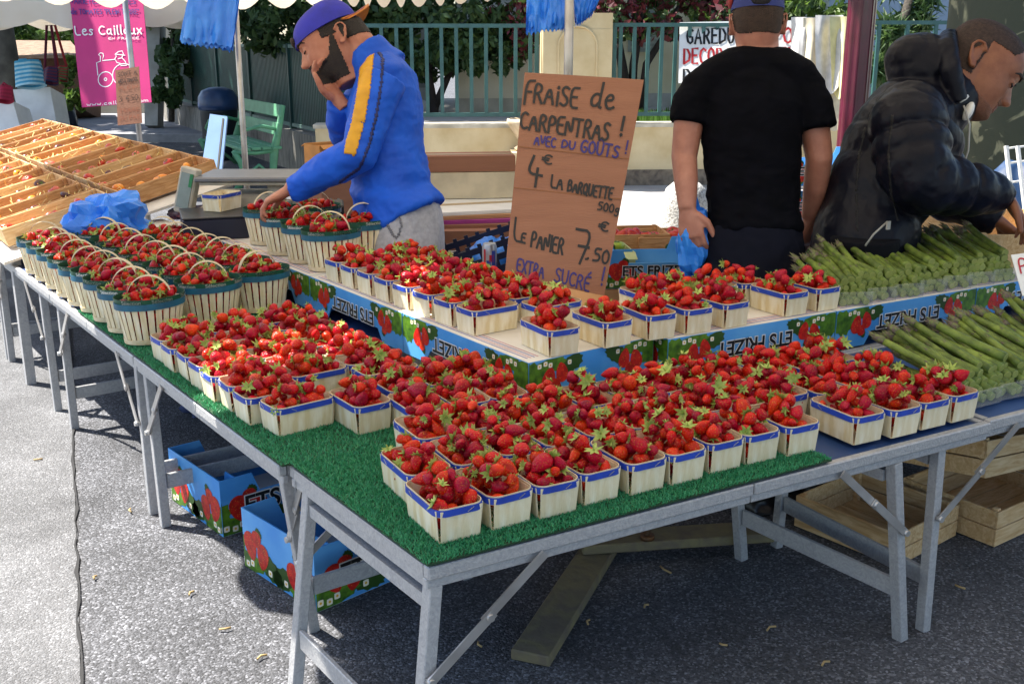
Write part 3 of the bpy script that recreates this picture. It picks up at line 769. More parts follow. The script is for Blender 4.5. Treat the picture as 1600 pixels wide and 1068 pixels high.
def overlap(a, b):
    if abs(a[2] - b[2]) > .05: return False
    for q in (a, b):
        for ax in ((math.cos(q[3]), math.sin(q[3])), (-math.sin(q[3]), math.cos(q[3]))):
            iv = []
            for p in (a, b):
                c = p[0] * ax[0] + p[1] * ax[1]
                e = abs((math.cos(p[3]) * ax[0] + math.sin(p[3]) * ax[1]) * p[4]) + abs((-math.sin(p[3]) * ax[0] + math.cos(p[3]) * ax[1]) * p[5]); iv.append((c - e, c + e))
            if iv[0][1] < iv[1][0] or iv[1][1] < iv[0][0]: return False
    return True
def punnet(label, x, y, z, rz, group, hi, empty=False):
    me_ = (x, y, z, rz, PW / 2 - .006, PL / 2 - .007)
    if any(overlap(me_, q) for q in PLACED): print('skip', label); return None
    PLACED.append(me_)
    r = thing('strawberry_punnet', label, 'punnet', (x, y, z), rz, group)
    rim = None
    for n, me in PM.items():
        for q in (me if isinstance(me, list) else [me]): o = link(n, q, rim if n == 'staple' else r)
        if n == 'rim': rim = o
    if not empty: fill(PACKP, (x, y, z), rz, label, rnd, hi)
    return r
SP = .1137; ZP = ZT + .006
def row(xs, y, z, lab, group, hi, rz=0.0, jit=.004, skip=()):
    for i, x in enumerate(xs):
        if i in skip: continue
        punnet(lab % ORD[i], x + rnd.uniform(-jit, jit), y + rnd.uniform(-jit, jit) * 2, z, rz + rnd.gauss(0, .025), group, hi)
GA = 'punnets on the front table'
row([.095 + i * SP for i in range(9)], .14, ZP, 'strawberry punnet in the front row on the turf, %s from the left', GA, 1)
row([1.213, 1.325, 1.437, 1.549], .115, ZT + .001, 'strawberry punnet at the edge of the bare blue table top, %s from the turf', GA, 1)
row([.118 + i * SP for i in range(10)], .315, ZP, 'strawberry punnet in the second row of the front table, %s from the left', GA, 1)
row([1.265 + i * SP for i in range(3)], .295, ZT + .001, 'strawberry punnet in the second row by the asparagus, %s from the left', GA, 1)
row([.225 + i * SP for i in range(9)], .489, ZP, 'strawberry punnet in the third row of the front table, %s from the left', GA, 1)
row([1.265 + i * SP for i in range(3)], .474, ZT + .001, 'strawberry punnet in the third row by the asparagus, %s from the left', GA, 1)
for i, (x, y, a) in enumerate(((.172, .775, .1), (.285, .668, .03), (.40, .662, .02), (.51, .66, -.03), (.30, .842, .06), (.415, .835, .05), (.522, .835, .1))):
    punnet(['askew strawberry punnet where the two turf mats meet', 'strawberry punnet in the fourth row, first from the left', 'strawberry punnet in the fourth row, second from the left', 'strawberry punnet in the fourth row, touching the box corner', 'strawberry punnet in the fifth row, first from the left', 'strawberry punnet in the fifth row, second from the left', 'strawberry punnet in the fifth row, against the left box face'][i], x, y, ZP, a, GA, 1 if i < 4 else 0)
# left table: short sides to the edge
GB = 'punnets on the left table'
for c, (x0, ys) in enumerate(((.12, [.858, .972, 1.085, 1.195, 1.305, 1.415, 1.525, 1.635]), (.292, [.955, 1.07, 1.18, 1.29, 1.40, 1.515, 1.63]), (.464, [.965, 1.08, 1.19, 1.305, 1.42, 1.535, 1.64]))):
    cn = ['edge column', 'middle column', 'inner column'][c]
    for i, y in enumerate(ys):
        p = LB(x0 - .03 + .004 * (i % 3) + (.03 if c == 0 and i == 0 else 0), y - .03)
        punnet('strawberry punnet on the left table, %s in the %s from its near end' % (ORD[i], cn), p[0], p[1], ZP, PHI + math.pi / 2 + rnd.gauss(0, .03), GB, 1 if i < 3 else 0)
# raised punnets on the upturned boxes
GC = 'punnets raised on the upturned boxes'
ZR = ZC + .004
for i, x in enumerate((.727, .90, 1.058, 1.19, 1.325)):
    punnet('raised strawberry punnet on the front box edge, %s from the box corner' % ORD[i], x, .757 + (.0 if i else .0), ZR, .06 * math.sin(i * 2), GC, 1)
for i, x in enumerate((1.578, 1.713)):
    punnet('raised strawberry punnet on the front box edge by the asparagus, %s from the left' % ORD[i], x, .77, ZR, .03, GC, 1)
for i, x in enumerate((1.19, 1.315, 1.44, 1.56)):
    punnet('raised strawberry punnet in the back row right of the price sign, %s from it' % ORD[i], x, .94, ZR, .03, GC, 0)
for i, y in enumerate((.345, .47, .595, .72, .84, .96, 1.08, 1.20)):
    p = LC(.105, y)
    punnet('raised strawberry punnet on the left box edge, %s behind the box corner' % ORD[i], p[0], p[1], ZR, PHI + math.pi / 2 + rnd.gauss(0, .03), GC, 1 if i < 3 else 0)
for i, y in enumerate((.27, .40, .525, .65, .775, .90, 1.02, 1.14)):
    p = LC(.285, y)
    punnet('raised strawberry punnet in the inner left line, %s behind the corner' % ORD[i], p[0], p[1], ZR, PHI + math.pi / 2 + rnd.gauss(0, .03), GC, 0)

# ================================================================ handled baskets
def ell(a, b, n=40, k=1.0): return [(a * k * math.cos(2 * math.pi * i / n), b * k * math.sin(2 * math.pi * i / n)) for i in range(n)]
def basket_meshes():
    me = {}; b = MB(); n = 26
    for i in range(n):
        th = 2 * math.pi * i / n; hw = math.pi / n * .74; vs = []
        for (k, z) in ((.80, .004), (1.0, BH - .004)):
            for a in (th - hw * (1.0 if z > .1 else 1.1), th + hw * (1.0 if z > .1 else 1.1)):
                vs.append((BA * k * math.cos(a), BB * k * math.sin(a), z))
        vs2 = [(x * .985, y * .985, z) for x, y, z in vs]
        b.add(vs + vs2, [(0, 1, 3, 2), (4, 5, 7, 6), (0, 2, 6, 4), (1, 3, 7, 5), (0, 1, 5, 4), (2, 3, 7, 6)])
    b.prism(ell(BA, BB, 30, .79), .001, .004)
    me['slats'] = b.mesh('slats', [M_WOOD])
    def band(k0, k1, z0, z1, t=.002):
        m = MB(); o = ell(BA, BB, 40, k1); ob = ell(BA, BB, 40, k0); i_ = ell(BA - t, BB - t, 40, k1); ib = ell(BA - t, BB - t, 40, k0); q = len(o)
        m.loop_band(o, z0, z1, off0=ob); m.loop_band(i_, z0, z1, off0=ib)
        for A_, B_, z in ((ob, ib, z0), (o, i_, z1)): m.add([(x, y, z) for x, y in A_] + [(x, y, z) for x, y in B_], [(k, (k + 1) % q, q + (k + 1) % q, q + k) for k in range(q)])
        return m
    me['base_band'] = band(.825, .845, .002, .018).mesh('base_band', [M_PLY])
    rb = band(1.03, 1.035, BH - .018, BH + .002)
    me['rim_band'] = rb.mesh('rim_band', [M_TEAL])
    me['label_band'] = band(1.005, 1.03, BH + .0, BH + .017, .0012).mesh('label_band', [M_GREENB])
    txs = []; fm = font_mesh('Sélection', .0165, .0002, .0002)
    for a0 in (-math.pi / 2, -math.pi / 2 - .9, -math.pi / 2 + .95):
        vs = []; tx = MB(); txs.append(tx)
        for v in fm.vertices:
            a = a0 + v.co.x / .098; k = 1.04 + .02 * (v.co.y + .008) / .016
            vs.append((BA * k * math.cos(a), BB * k * math.sin(a), BH + .0085 + v.co.y))
        tx.add(vs, [tuple(p.vertices) for p in fm.polygons])
    me['lettering'] = [q.mesh('lettering', [M_WHITE]) for q in txs]
    hd = MB(); pts = []; w = .0105; N_ = 22; sp = .072; hh = .098
    for i in range(N_ + 1):
        a = math.pi * i / N_; pts.append((sp * math.cos(a), BH - .02 + hh * math.sin(a) ** .8))
    for off in (0, .0022):
        o = len(hd.v); hd.add([(x * (1 - off * 8), s * w, z - off) for x, z in pts for s in (-1, 1)], [(2 * i, 2 * i + 1, 2 * i + 3, 2 * i + 2) for i in range(N_)], 0, True)
    k = 2 * (N_ + 1)
    hd.f += [f for i in range(N_) for f in ((2 * i, 2 * i + 2, k + 2 * i + 2, k + 2 * i), (2 * i + 1, 2 * i + 3, k + 2 * i + 3, k + 2 * i + 1))]
    hd.m += [0] * (2 * N_); hd.s += [False] * (2 * N_)
    me['handle'] = hd.mesh('handle', [M_PLY])
    return me
BM = basket_meshes()
def basket(label, x, y, z, rz, group):
    r = thing('strawberry_basket', label, 'basket', (x, y, z), rz, group)
    lb = None
    for n, me in BM.items():
        for q in (me if isinstance(me, list) else [me]): o = link(n, q, lb if n == 'lettering' else r)
        if n == 'label_band': lb = o
        if n == 'handle': o.rotation_euler = (0, 0, -PHI - .3 + rnd.gauss(0, .12))
    fill(PACKB, (x, y, z), rz, label, rnd, 0)
GD = 'handled strawberry baskets on the left table'
cn = ['edge line', 'middle line', 'inner line']
for c, (x0, ys) in enumerate(((.107, [1.838 + i * .172 for i in range(9)]), (.343, [1.95, 2.13, 2.30, 2.49, 2.66, 2.84, 3.0, 3.18]), (.545, [2.02, 2.19, 2.36, 2.53, 2.70, 2.87, 3.05]))):
    for i, y in enumerate(ys):
        p = LB(x0 - .03, y)
        if c == 2: p = LB(x0 - .02, y)
        basket('handled basket on the left table, %s in the %s from its near end' % (ORD[i], cn[c]), p[0], p[1], ZT + (.012 if y < 2.4 else .001), PHI + rnd.gauss(0, .1), GD)
GE = 'handled baskets raised on the upturned boxes'
for i, (x, y) in enumerate(((.13, 1.40), (.13, 1.575), (.13, 1.77), (.16, 2.02), (.33, 1.95), (.33, 1.52))):
    p = LC(x, y)
    basket(['raised handled strawberry basket with teal rim nearest the raised punnets', 'raised handled strawberry basket second behind the raised punnets', 'raised handled strawberry basket third behind the raised punnets', 'raised handled strawberry basket standing before the black cash box', "raised handled strawberry basket under the blue jersey man's hand", "raised handled strawberry basket close before the blue jersey man's trousers"][i], p[0], p[1], ZR, PHI + rnd.gauss(0, .1), GE)

def build_berries():
    order = sorted(range(len(BERRIES)), key=lambda i: BERRIES[i][3])
    indiv = [i for i in order if BERRIES[i][1] and BERRIES[i][4]][:300]; iset = set(indiv)
    for i in indiv:
        M, top, label, d, hi = BERRIES[i]; k = i % 12
        o = link('strawberry', HIM[k][0]); o.matrix_world = M
        short = label.replace('strawberry punnet', 'punnet').replace(' in the', ' of the', 1).replace(' in the ', ' of ').replace('the turf', 'turf')
        lb = 'ripe strawberry in the ' + short
        while len(lb.split()) > 16: lb = lb.replace(' the ', ' ', 1)
        tag(o, lb, 'strawberry', 'strawberries in the ' + short)
        if i % 9 < 8: link('calyx', HIM[k][1], o)
    VB, FB, VC, FC = [], [], [], []; nb = nc = 0
    for i in order:
        if i in iset: continue
        M, top, label, d, hi = BERRIES[i]
        shp = (HI if d < 3.6 else LO); b, c = shp[i % len(shp)]
        m = np.array(M); Rm, T = m[:3, :3], m[:3, 3]
        VB.append(b[0] @ Rm.T + T); FB.append(b[1] + nb); nb += len(b[0])
        if (top and i % 5 < 4): VC.append(c[0] @ Rm.T + T); FC.append(c[1] + nc); nc += len(c[0])
    o = link('strawberries', np_mesh('strawberries', np.concatenate(VB), np.concatenate(FB), M_BERRY))
    tag(o, 'remaining red strawberries filling the punnets and baskets farther back', 'strawberries', kind='stuff')
    c = link('calyxes', np_mesh('calyxes', np.concatenate(VC), np.concatenate(FC), M_LEAF, smooth=False), o); tag(c, kind='stuff')
    print('berries', len(BERRIES), 'individual', len(indiv))
build_berries()

# ================================================================ asparagus
M_SPEAR = mat('asparagus_green', '#76883a', 0.5, '#4d5e29', 30, spec=.3, rand=.18)
M_TIP = mat('asparagus_tip', '#66703a', 0.6, '#5b4a48', 110, contrast=(.4, .6))
M_BUTT = mat('asparagus_butt', '#949c52', 0.5)
M_CLEAR = mat('clear_plastic', (0.8, 0.85, 0.85), 0.08, alpha=0.07, spec=.8)
def spear_mesh(k):
    q = random.Random(k); mb = MB(); L = .29; pts = []; rad = []; bend = q.uniform(-.03, .03); bz = q.uniform(-.004, .012); r0 = q.uniform(.0095, .0145)
    for i in range(9):
        t = i / 8; pts.append((L * t, bend * t * t, bz * t * t)); rad.append(r0 * (1.02 - .22 * t))
    mb.tube(pts[:8], rad[:8], 9, 0)
    hk = q.uniform(-.006, .006); tip = [Vector(pts[7]).lerp(Vector(pts[8]), a) for a in (0, .35, .7, 1.0, 1.25)]
    mb.tube(tip, [r0 * .8, r0 * 1.0, r0 * .85, r0 * .5, r0 * .1], 9, 1)
    for i in range(26):                                           # scale leaves, dense at the head, sparse below
        t = .80 + .22 * (i / 26) if i > 7 else .16 + .08 * i
        p = Vector((L * t, bend * t * t, bz * t * t)); th = i * 2.4; rr = r0 * (.95 if t < .9 else 1.0 - (t - .9) * 4)
        n_ = Vector((0, math.cos(th), math.sin(th))); s = n_.cross(Vector((1, 0, 0))); l = .016 if t > .8 else .013
        b = p + n_ * rr * .9
        mb.add([b - s * .0035, b + s * .0035, b + Vector((l, 0, 0)) + n_ * .003], [(0, 1, 2)], 1)
        mb.add([b - s * .0025 + Vector((l * .4, 0, 0)), b + s * .0025 + Vector((l * .4, 0, 0)), b + Vector((l * 1.3, 0, 0)) + n_ * .0045], [(0, 1, 2)], 1)
    mb.tube([(-.0015, 0, 0), (.002, 0, 0)], [r0 * .9, r0 * 1.01], 9, 2)
    return mb.mesh('spear', [M_SPEAR, M_TIP, M_BUTT])
SPEARS = [spear_mesh(k) for k in range(7)]
tr = MB()
tr.box((.13, 0, .001), (.27, .112, .0015)); tr.box((-.006, 0, .024), (.0012, .112, .046)); tr.box((.13, .0565, .018), (.27, .001, .034)); tr.box((.13, -.0565, .018), (.27, .001, .034))
tr.box((-.009, 0, .047), (.008, .116, .0015))
TRAY = tr.mesh('tray', [M_CLEAR])
def asparagus(label, x, y, z, ang, tilt, group, n=20):
    n = 17; r = thing('asparagus_bunch', label, 'asparagus', (x, y, z), ang, group)
    link('tray', TRAY, r)
    for i in range(n):
        lay = i // 4; w = (i % 4 - 1.5) * .026 + (.011 if lay % 2 else 0)
        o = link('spear', SPEARS[rnd.randrange(7)], r)
        o.location = (rnd.uniform(.002, .022) + lay * .012, w + rnd.gauss(0, .003), .010 + lay * .020 + rnd.uniform(0, .003))
        o.rotation_euler = (rnd.uniform(0, 6.28), -tilt - rnd.uniform(-.06, .09), rnd.gauss(0, .16))
        s = rnd.uniform(.82, 1.08); o.scale = (s, 1.1, 1.1)
    return r
ga = 'asparagus bunches raised on the boxes'; gb = 'asparagus bunches on the lower right table'
AANG = math.pi / 2 - .30
for i in range(7):
    asparagus('green asparagus bunch raised on the boxes, %s from the strawberry punnets' % ORD[i], 1.83 + i * .122, .69 + rnd.uniform(-.008, .008), ZR, AANG + rnd.gauss(0, .07), .16, ga)
for i in range(7):
    asparagus('green asparagus bunch on the lower table at the right, %s from the strawberry punnets' % ORD[i], 1.70 + i * .12, .09 + rnd.uniform(-.01, .01), ZT + .001, math.pi / 2 - .13 + rnd.gauss(0, .07), .20, gb, 20)
# ================================================================ bilinear panels (signs, posters) measured from their corners
class Panel:
    def __init__(s, tl, tr, br, bl, W, Hh):
        s.c = [Vector(q) for q in (tl, tr, br, bl)]; s.W, s.H = W, Hh
        s.n = (s.c[1] - s.c[0]).cross(s.c[3] - s.c[0]).normalized()
        if s.n.dot(CAM - s.c[0]) < 0: s.n = -s.n
    def __call__(s, x, y, z):
        u, v = x / s.W, 1 - y / s.H
        p = s.c[0].lerp(s.c[1], u).lerp(s.c[3].lerp(s.c[2], u), v)
        return p + s.n * z
    def slab(s, t, mi=0, nx=8, ny=8, bow=0.0):
        mb = MB()
        def z(u, v): return bow * math.sin(math.pi * u) + bow * .6 * math.sin(5 * v + 2 * u)
        for zz in (0, -t):
            o = len(mb.v); vs = [s(s.W * i / nx, s.H * j / ny, zz + (z(i / nx, j / ny) if bow else 0)) for j in range(ny + 1) for i in range(nx + 1)]
            mb.add(vs, [(j * (nx + 1) + i, j * (nx + 1) + i + 1, (j + 1) * (nx + 1) + i + 1, (j + 1) * (nx + 1) + i) for j in range(ny) for i in range(nx)], mi)
        k = (nx + 1) * (ny + 1); ring = [i for i in range(nx + 1)] + [j * (nx + 1) + nx for j in range(1, ny + 1)] + [ny * (nx + 1) + i for i in range(nx - 1, -1, -1)] + [j * (nx + 1) for j in range(ny - 1, 0, -1)]
        for a, b in zip(ring, ring[1:] + ring[:1]): mb.f.append((a, b, k + b, k + a)); mb.m.append(mi); mb.s.append(False)
        return mb
def textw(t, gap=1.1):
    w = 0
    for ch in t:
        g = GL.get(ch) or GL.get(ch.upper())
        if ch == ' ': w += 2.6
        elif g: w += max(float(q.split(',')[0]) for st in g.split(';') for q in st.split()) + gap
    return w - gap
def fit(mb, P, t, x0, x1, y, h, pen, **k):
    write(mb, t, x0, y, h, pen, P, width=(x1 - x0) / (textw(t) * h / 6), **k)

# ---------------------------------------------------------------- the cardboard price sign
SW, SH = .40, .73
sg = Panel(atd(820, 113, 3.66), atd(1006, 125, 3.70), atd(944, 462, 3.56), atd(789, 428, 3.52), SW, SH)
def sp(px, py):
    xl = 820 - (py - 113) / 315 * 31; xr = 1006 - (py - 125) / 337 * 62; u = (px - xl) / (xr - xl)
    t = 113 + 12 * u; b = 428 + 34 * u; return u * SW, (1 - (py - t) / (b - t)) * SH
root = thing('price_sign', 'brown cardboard sign with handwritten strawberry prices leaning among the raised punnets', 'price sign', sg(SW / 2, 0, 0))
def under(o, root):                                             # parts are built in place: shift their mesh to the root's frame
    o.data.transform(Matrix.Translation(-root.location)); o.parent = root; return o
under(sg.slab(.006, bow=.002).build('board', M_CARD), root)
ink = MB(); vio = MB()
for t, x0, x1, y0, y1, pen, m_ in (('F', 818, 832, 164, 126, .0085, ink), ('RAiSE', 833, 902, 162, 131, .0085, ink), ('de', 921, 958, 169, 136, .009, ink),
        ('CARPENTRAS', 812, 952, 203, 176, .0085, ink), ('!', 966, 970, 216, 184, .0095, ink), ('AVEC', 834, 867, 229, 214, .006, vio), ('DU', 877, 897, 234, 222, .006, vio),
        ('GOÛTS', 906, 966, 241, 222, .007, vio), ('!', 975, 977, 244, 223, .006, vio), ('4', 821, 845, 288, 245, .0095, ink), ('€', 846, 861, 259, 243, .006, ink),
        ('LA', 860, 878, 296, 277, .007, ink), ('BARQUETTE', 886, 957, 302, 285, .007, ink), ('500g', 933, 966, 331, 319, .0055, ink), ('L', 802, 815, 378, 344, .008, ink), ('E', 814, 820, 380, 366, .0075, ink), ('PANIER', 829, 880, 387, 364, .0085, ink),
        ('7', 893, 919, 409, 359, .0095, ink), (',', 914, 919, 405, 398, .007, ink), ('50', 926, 950, 409, 389, .0075, ink), ('€', 934, 949, 363, 348, .006, ink),
        ('EXTRA', 807, 850, 424, 405, .0065, vio), ('SUCRÉ', 866, 922, 440, 419, .0065, vio), ('!', 937, 940, 447, 420, .007, vio)):
    a, b = sp(x0, y0), sp(x1, y0); h = (Vector(sp(x0, y0)) - Vector(sp(x0, y1))).length
    slope = 0.05
    m = MB(); fit(m, lambda x, y, z: sg(x, y, z + .003), t, a[0], b[0], a[1], h, pen, jit=.12, drop=slope); under(m.build('black_writing' if m_ is ink else 'violet_writing', M_BLACKINK if m_ is ink else mat('violet_ink', '#2b1f6e', 0.5), fixn=False), root)
cr = MB()
for y in (240, 305): 
    a, b = sp(806, y - 8), sp(985, y + 12); ribbon(cr, [(.002, a[1]), (SW * .5, (a[1] + b[1]) / 2), (SW - .002, b[1])], .003, lambda x, y, z: sg(x, y, z + .0028), 0)
under(cr.build('fold_crease', mat('crease_brown', '#8a5a38', 0.9), fixn=False), root)
fl = Panel(sg(0, 0, .001), sg(SW, 0, .001), atd(958, 492, 3.47), atd(800, 470, 3.44), SW, .1)
under(fl.slab(.006).build('lower_flap', M_CARD2), root)

# ---------------------------------------------------------------- generic boxes and crates
def carton(label, c, sz, rz, m=None, open_=False, name='carton', cat='carton', group=None, rx=0.0, extra=None):
    r = thing(name, label, cat, c, rz, group); r.rotation_euler = (rx, 0, rz); t = .005; x, y, z = sz; m = m or M_CARD2
    b = MB()
    for s in (-1, 1):
        b.box((0, s * (y / 2 - t / 2), z / 2), (x, t, z)); b.box((s * (x / 2 - t / 2), 0, z / 2), (t, y - 2 * t - .0005, z - .0005))
    b.box((0, 0, t / 2 + .0005), (x - 2 * t - .001, y - 2 * t - .001, t))
    b.build('walls', m, r)
    f = MB()
    if open_:
        for s in (-1, 1): f.bar((0, s * (y / 2), z + .002), (0, s * (y / 2 + y * .22), z - .02), x * .96, t * .8, up=(0, 0, 1))
        f.build('flaps', m, r)
    else:
        f.box((0, y / 4, z + t / 2), (x - .002, y / 2 - .002, t)); f.box((0, -y / 4, z + t / 2), (x - .002, y / 2 - .002, t)); f.build('lid_flaps', m, r)
        tp = MB(); tp.box((0, 0, z + t + .0006), (x * .98, .05, .0008)); tp.build('tape', mat('parcel_tape', '#b59a72', .3), r)
    if extra: extra(r, x, y, z)
    return r
def wood_crate(label, c, sz, rz, m=None, rx=0.0, ry=0.0, group=None, slats=1, name='wooden_crate', shared={}):
    r = thing(name, label, 'crate', c, rz, group); r.rotation_euler = (rx, ry, rz); x, y, z = sz; m = m or M_CRATE
    key = (sz, slats, m.name)
    if key not in shared:
        t = .008; d = {}
        for nm, ax, s in (('front_board', 0, -1), ('back_board', 0, 1), ('left_board', 1, -1), ('right_board', 1, 1)):
            b = MB(); hh = z / slats
            for k in range(slats):
                zc = hh * (k + .5)
                if ax == 0: b.box((0, s * (y / 2 - t / 2), zc), (x, t, hh * .93 if slats > 1 else z), bev=.0015)
                else: b.box((s * (x / 2 - t / 2), 0, zc), (t, y - 2 * t - .001, hh * .93 if slats > 1 else z), bev=.0015)
            d[nm] = b.mesh(nm, m)
        b = MB(); n = 4
        for k in range(n): b.box((0, (k + .5) / n * (y - .02) - y / 2 + .01, .004), (x - 2 * t - .001, (y - .02) / n - .006, .006))
        d['bottom'] = b.mesh('bottom', m)
        d['corner_post'] = []
        for sx in (-1, 1):
            for sy in (-1, 1): b = MB(); b.box((sx * (x / 2 - t - .010), sy * (y / 2 - t - .010), z / 2 + .004), (.018, .018, z), bev=.001); d['corner_post'].append(b.mesh('corner_post', m))
        shared[key] = d
    for nm, me in shared[key].items():
        for q in (me if isinstance(me, list) else [me]): link(nm, q, r)
    return r

# ---------------------------------------------------------------- tomato stall: slanted trays in two columns
tom_cols = [('red', '#a81a0c', '#c93a14'), ('orange', '#d8720f', '#e89a2a'), ('yellow', '#d9b02a', '#e6cc55'), ('dark', '#3c1418', '#5d2a20'), ('green', '#7f9a2c', '#a4b84a'), ('pink', '#b2473a', '#c9604a')]
TM = [mat('tomato_' + n, a, .3, b, 14) for n, a, b in tom_cols]
def tomato_mesh(m, k):
    q = np.random.default_rng(k); mb = MB(); n = 12; prof = [(.02, -.82), (.5, -.74), (.86, -.4), (1, 0), (.92, .42), (.6, .7), (.25, .66), (.03, .56)]
    vs = [(r * (1 + .05 * math.cos(5 * 2 * math.pi * j / n + k)) * .036 * math.cos(2 * math.pi * j / n), r * (1 + .05 * math.cos(5 * 2 * math.pi * j / n + k)) * .036 * math.sin(2 * math.pi * j / n), z * .032) for r, z in prof for j in range(n)]
    L = len(prof)
    mb.add(vs, [(i * n + j, i * n + (j + 1) % n, (i + 1) * n + (j + 1) % n, (i + 1) * n + j) for i in range(L - 1) for j in range(n)], 0, True)
    for j in range(5):
        a = j * 1.256; mb.add([(0, 0, .019), (.008 * math.cos(a - .5), .008 * math.sin(a - .5), .0225), (.02 * math.cos(a), .02 * math.sin(a), .024), (.008 * math.cos(a + .5), .008 * math.sin(a + .5), .0225)], [(0, 1, 2, 3)], 1)
    return mb.mesh('tomato', [m, mat('tomato_sepal', '#4d6a24', .6)])
TOM = [[tomato_mesh(m, 3 * i + k) for k in range(2)] for i, m in enumerate(TM)]
TILT = math.atan(.25)
def ontray(xp, yp, z): return LB(xp, yp) + (z + .25 * xp,)
stand = thing('display_stand', 'sloping display stand draped in pale cloth under the tomato trays', 'stand', (*LB(.5, 5.4), 0), PHI)
for i, y in enumerate((-1.9, -.1, 1.7)):
    for x in (-.5, .5): b = MB(); b.box((x, y, (H + .03 + .25 * (x + .5)) / 2), (.04, .04, H + .03 + .25 * (x + .5))); b.build('leg', M_ALU, stand)
b = MB(); x0, x1, y0, y1 = -.56, .56, -1.98, 1.8
za, zb = H + .045 + .25 * (x0 + .5), H + .045 + .25 * (x1 + .5)
b.add([(x0, y0, za), (x1, y0, zb), (x1, y1, zb), (x0, y1, za), (x0, y0, za - .012), (x1, y0, zb - .012), (x1, y1, zb - .012), (x0, y1, za - .012)], [(0, 1, 2, 3), (4, 7, 6, 5), (0, 4, 5, 1), (1, 5, 6, 2), (2, 6, 7, 3), (3, 7, 4, 0)])
b.build('sloping_top', mat('pale_cloth', '#d8d3c8', .8), stand)
tcount = 0; kinds = [0, 0, 5, 3, 0, 1, 5, 1, 0, 5, 3, 1, 0, 2, 5, 1]
TV, TF_, TMI = [], [], []
for i in range(13):
    for c in range(2):
        kd_ = kinds[(i * 3 + c * 5) % len(kinds)] if (i + c) % 3 else [0, 1, 5, 3][(i + c) % 4]
        y = 3.73 + i * .268; x = .245 + c * .515
        p = ontray(x, y, H + .062)
        lb = 'slanting wooden tray of %s tomatoes, %s row from the baskets, %s side' % (tom_cols[kd_][0], ORD[i], 'aisle' if c == 0 else 'pole')
        r = wood_crate(lb, p, (.495, .255, .082), PHI + rnd.gauss(0, .02), M_CRATE if (i + c) % 3 else M_CRATE2, ry=-TILT, group='wooden trays of the tomato stall', name='produce_tray')
        for q in range(8):
            lx, ly = -.205 + .058 * q + rnd.gauss(0, .008), (-.075 if q % 2 else .03) + rnd.gauss(0, .025)
            lp = Matrix.Rotation(PHI, 3, 'Z') @ Matrix.Rotation(-TILT, 3, 'Y') @ Vector((lx, ly, .038 + (.018 if q % 3 == 0 else 0)))
            k2 = kd_ if rnd.random() < .85 else rnd.choice((0, 1, 3, 5)); 
            o = link('tomato', TOM[k2][q % 2]); o.location = Vector(p) + lp; o.rotation_euler = (rnd.uniform(-.9, .9), rnd.uniform(-.9, .9), rnd.uniform(0, 6)); s = rnd.uniform(.66, .95); o.scale = (s, s, s * rnd.uniform(.8, 1.1))
            gl = '%s tomato in the %s row tray, %s side' % (tom_cols[k2][0], ORD[i], 'aisle' if c == 0 else 'pole')
            tag(o, gl, 'tomato', gl.replace('tomato', 'tomatoes'))
# straw in the trays
V = []; 
for i in range(700):
    x, y = rnd.uniform(.02, .98), rnd.uniform(3.6, 7.1); p = Vector(ontray(x, y, H + .11 + rnd.uniform(0, .03))); a = rnd.uniform(0, 6.28); l = rnd.uniform(.03, .08)
    d = Vector((math.cos(a), math.sin(a), rnd.uniform(-.2, .4))) * l; w = Vector((-math.sin(a), math.cos(a), 0)) * .002
    V += [p - w, p + w, p + d * .5 + w + Vector((0, 0, .015)), p + d * .5 - w + Vector((0, 0, .015)), ]
tag(link('straw', np_mesh('straw', np.array([tuple(v) for v in V]), np.arange(len(V)).reshape(-1, 4), mat('straw_yellow', '#d9bd74', .7), smooth=False)), 'loose straw strewn over the tomatoes in the trays', 'straw', kind='stuff')
for k, (px, py, z, rz) in enumerate(((60, 365, .60, .25), (118, 402, .58, -.1), (35, 372, .585, .5))):
    p = at(px, py, z); wood_crate(['sunlit pale wooden tray standing behind the handled baskets', 'small wooden tray tucked beside the farthest handled basket', 'sunlit wooden tray at the far left table edge'][k], (p.x, p.y + .05, z - .005), (.42, .26, .085), PHI + rz, M_CRATE2)

# ---------------------------------------------------------------- things on the upturned boxes
p = at(765, 432, ZC); can = thing('drink_can', 'silver drink can with blue and red print standing left of the price sign', 'drink can', (p.x, p.y, ZC + .004))
def lathe(prof, n=24): 
    mb = MB(); vs = [(r * math.cos(2 * math.pi * j / n), r * math.sin(2 * math.pi * j / n), z) for r, z in prof for j in range(n)]
    mb.add(vs, [(i * n + j, i * n + (j + 1) % n, (i + 1) * n + (j + 1) % n, (i + 1) * n + j) for i in range(len(prof) - 1) for j in range(n)], 0, True)
    mb.f += [tuple(range(n)), tuple(range((len(prof) - 1) * n, len(prof) * n))]; mb.m += [0, 0]; mb.s += [False, False]; return mb
M_CAN = mat('can_silver', '#b9bcc4', .3, '#9aa0ac', 20, metal=.6)
lathe([(.020, 0), (.0265, .006), (.0265, .105), (.0235, .115), (.0235, .118), (.021, .116)]).build('can_body', M_CAN, can)
m = MB()
for a0, a1, z0, z1, mi in ((-2.5, -1.9, .012, .06, 0), (-1.75, -1.2, .02, .095, 0), (-2.1, -1.5, .055, .08, 1), (-1.0, -.5, .01, .05, 0), (-2.9, -2.6, .03, .10, 1)):
    vs = [(.0269 * math.cos(a), .0269 * math.sin(a), z) for z in (z0, z1) for a in (a0, (a0 + a1) / 2, a1)]; m.add(vs, [(0, 1, 4, 3), (1, 2, 5, 4)], mi, True)
m.build('printed_label', [mat('can_blue', '#2d46a0', .3), mat('can_red', '#b3202c', .3)], can)
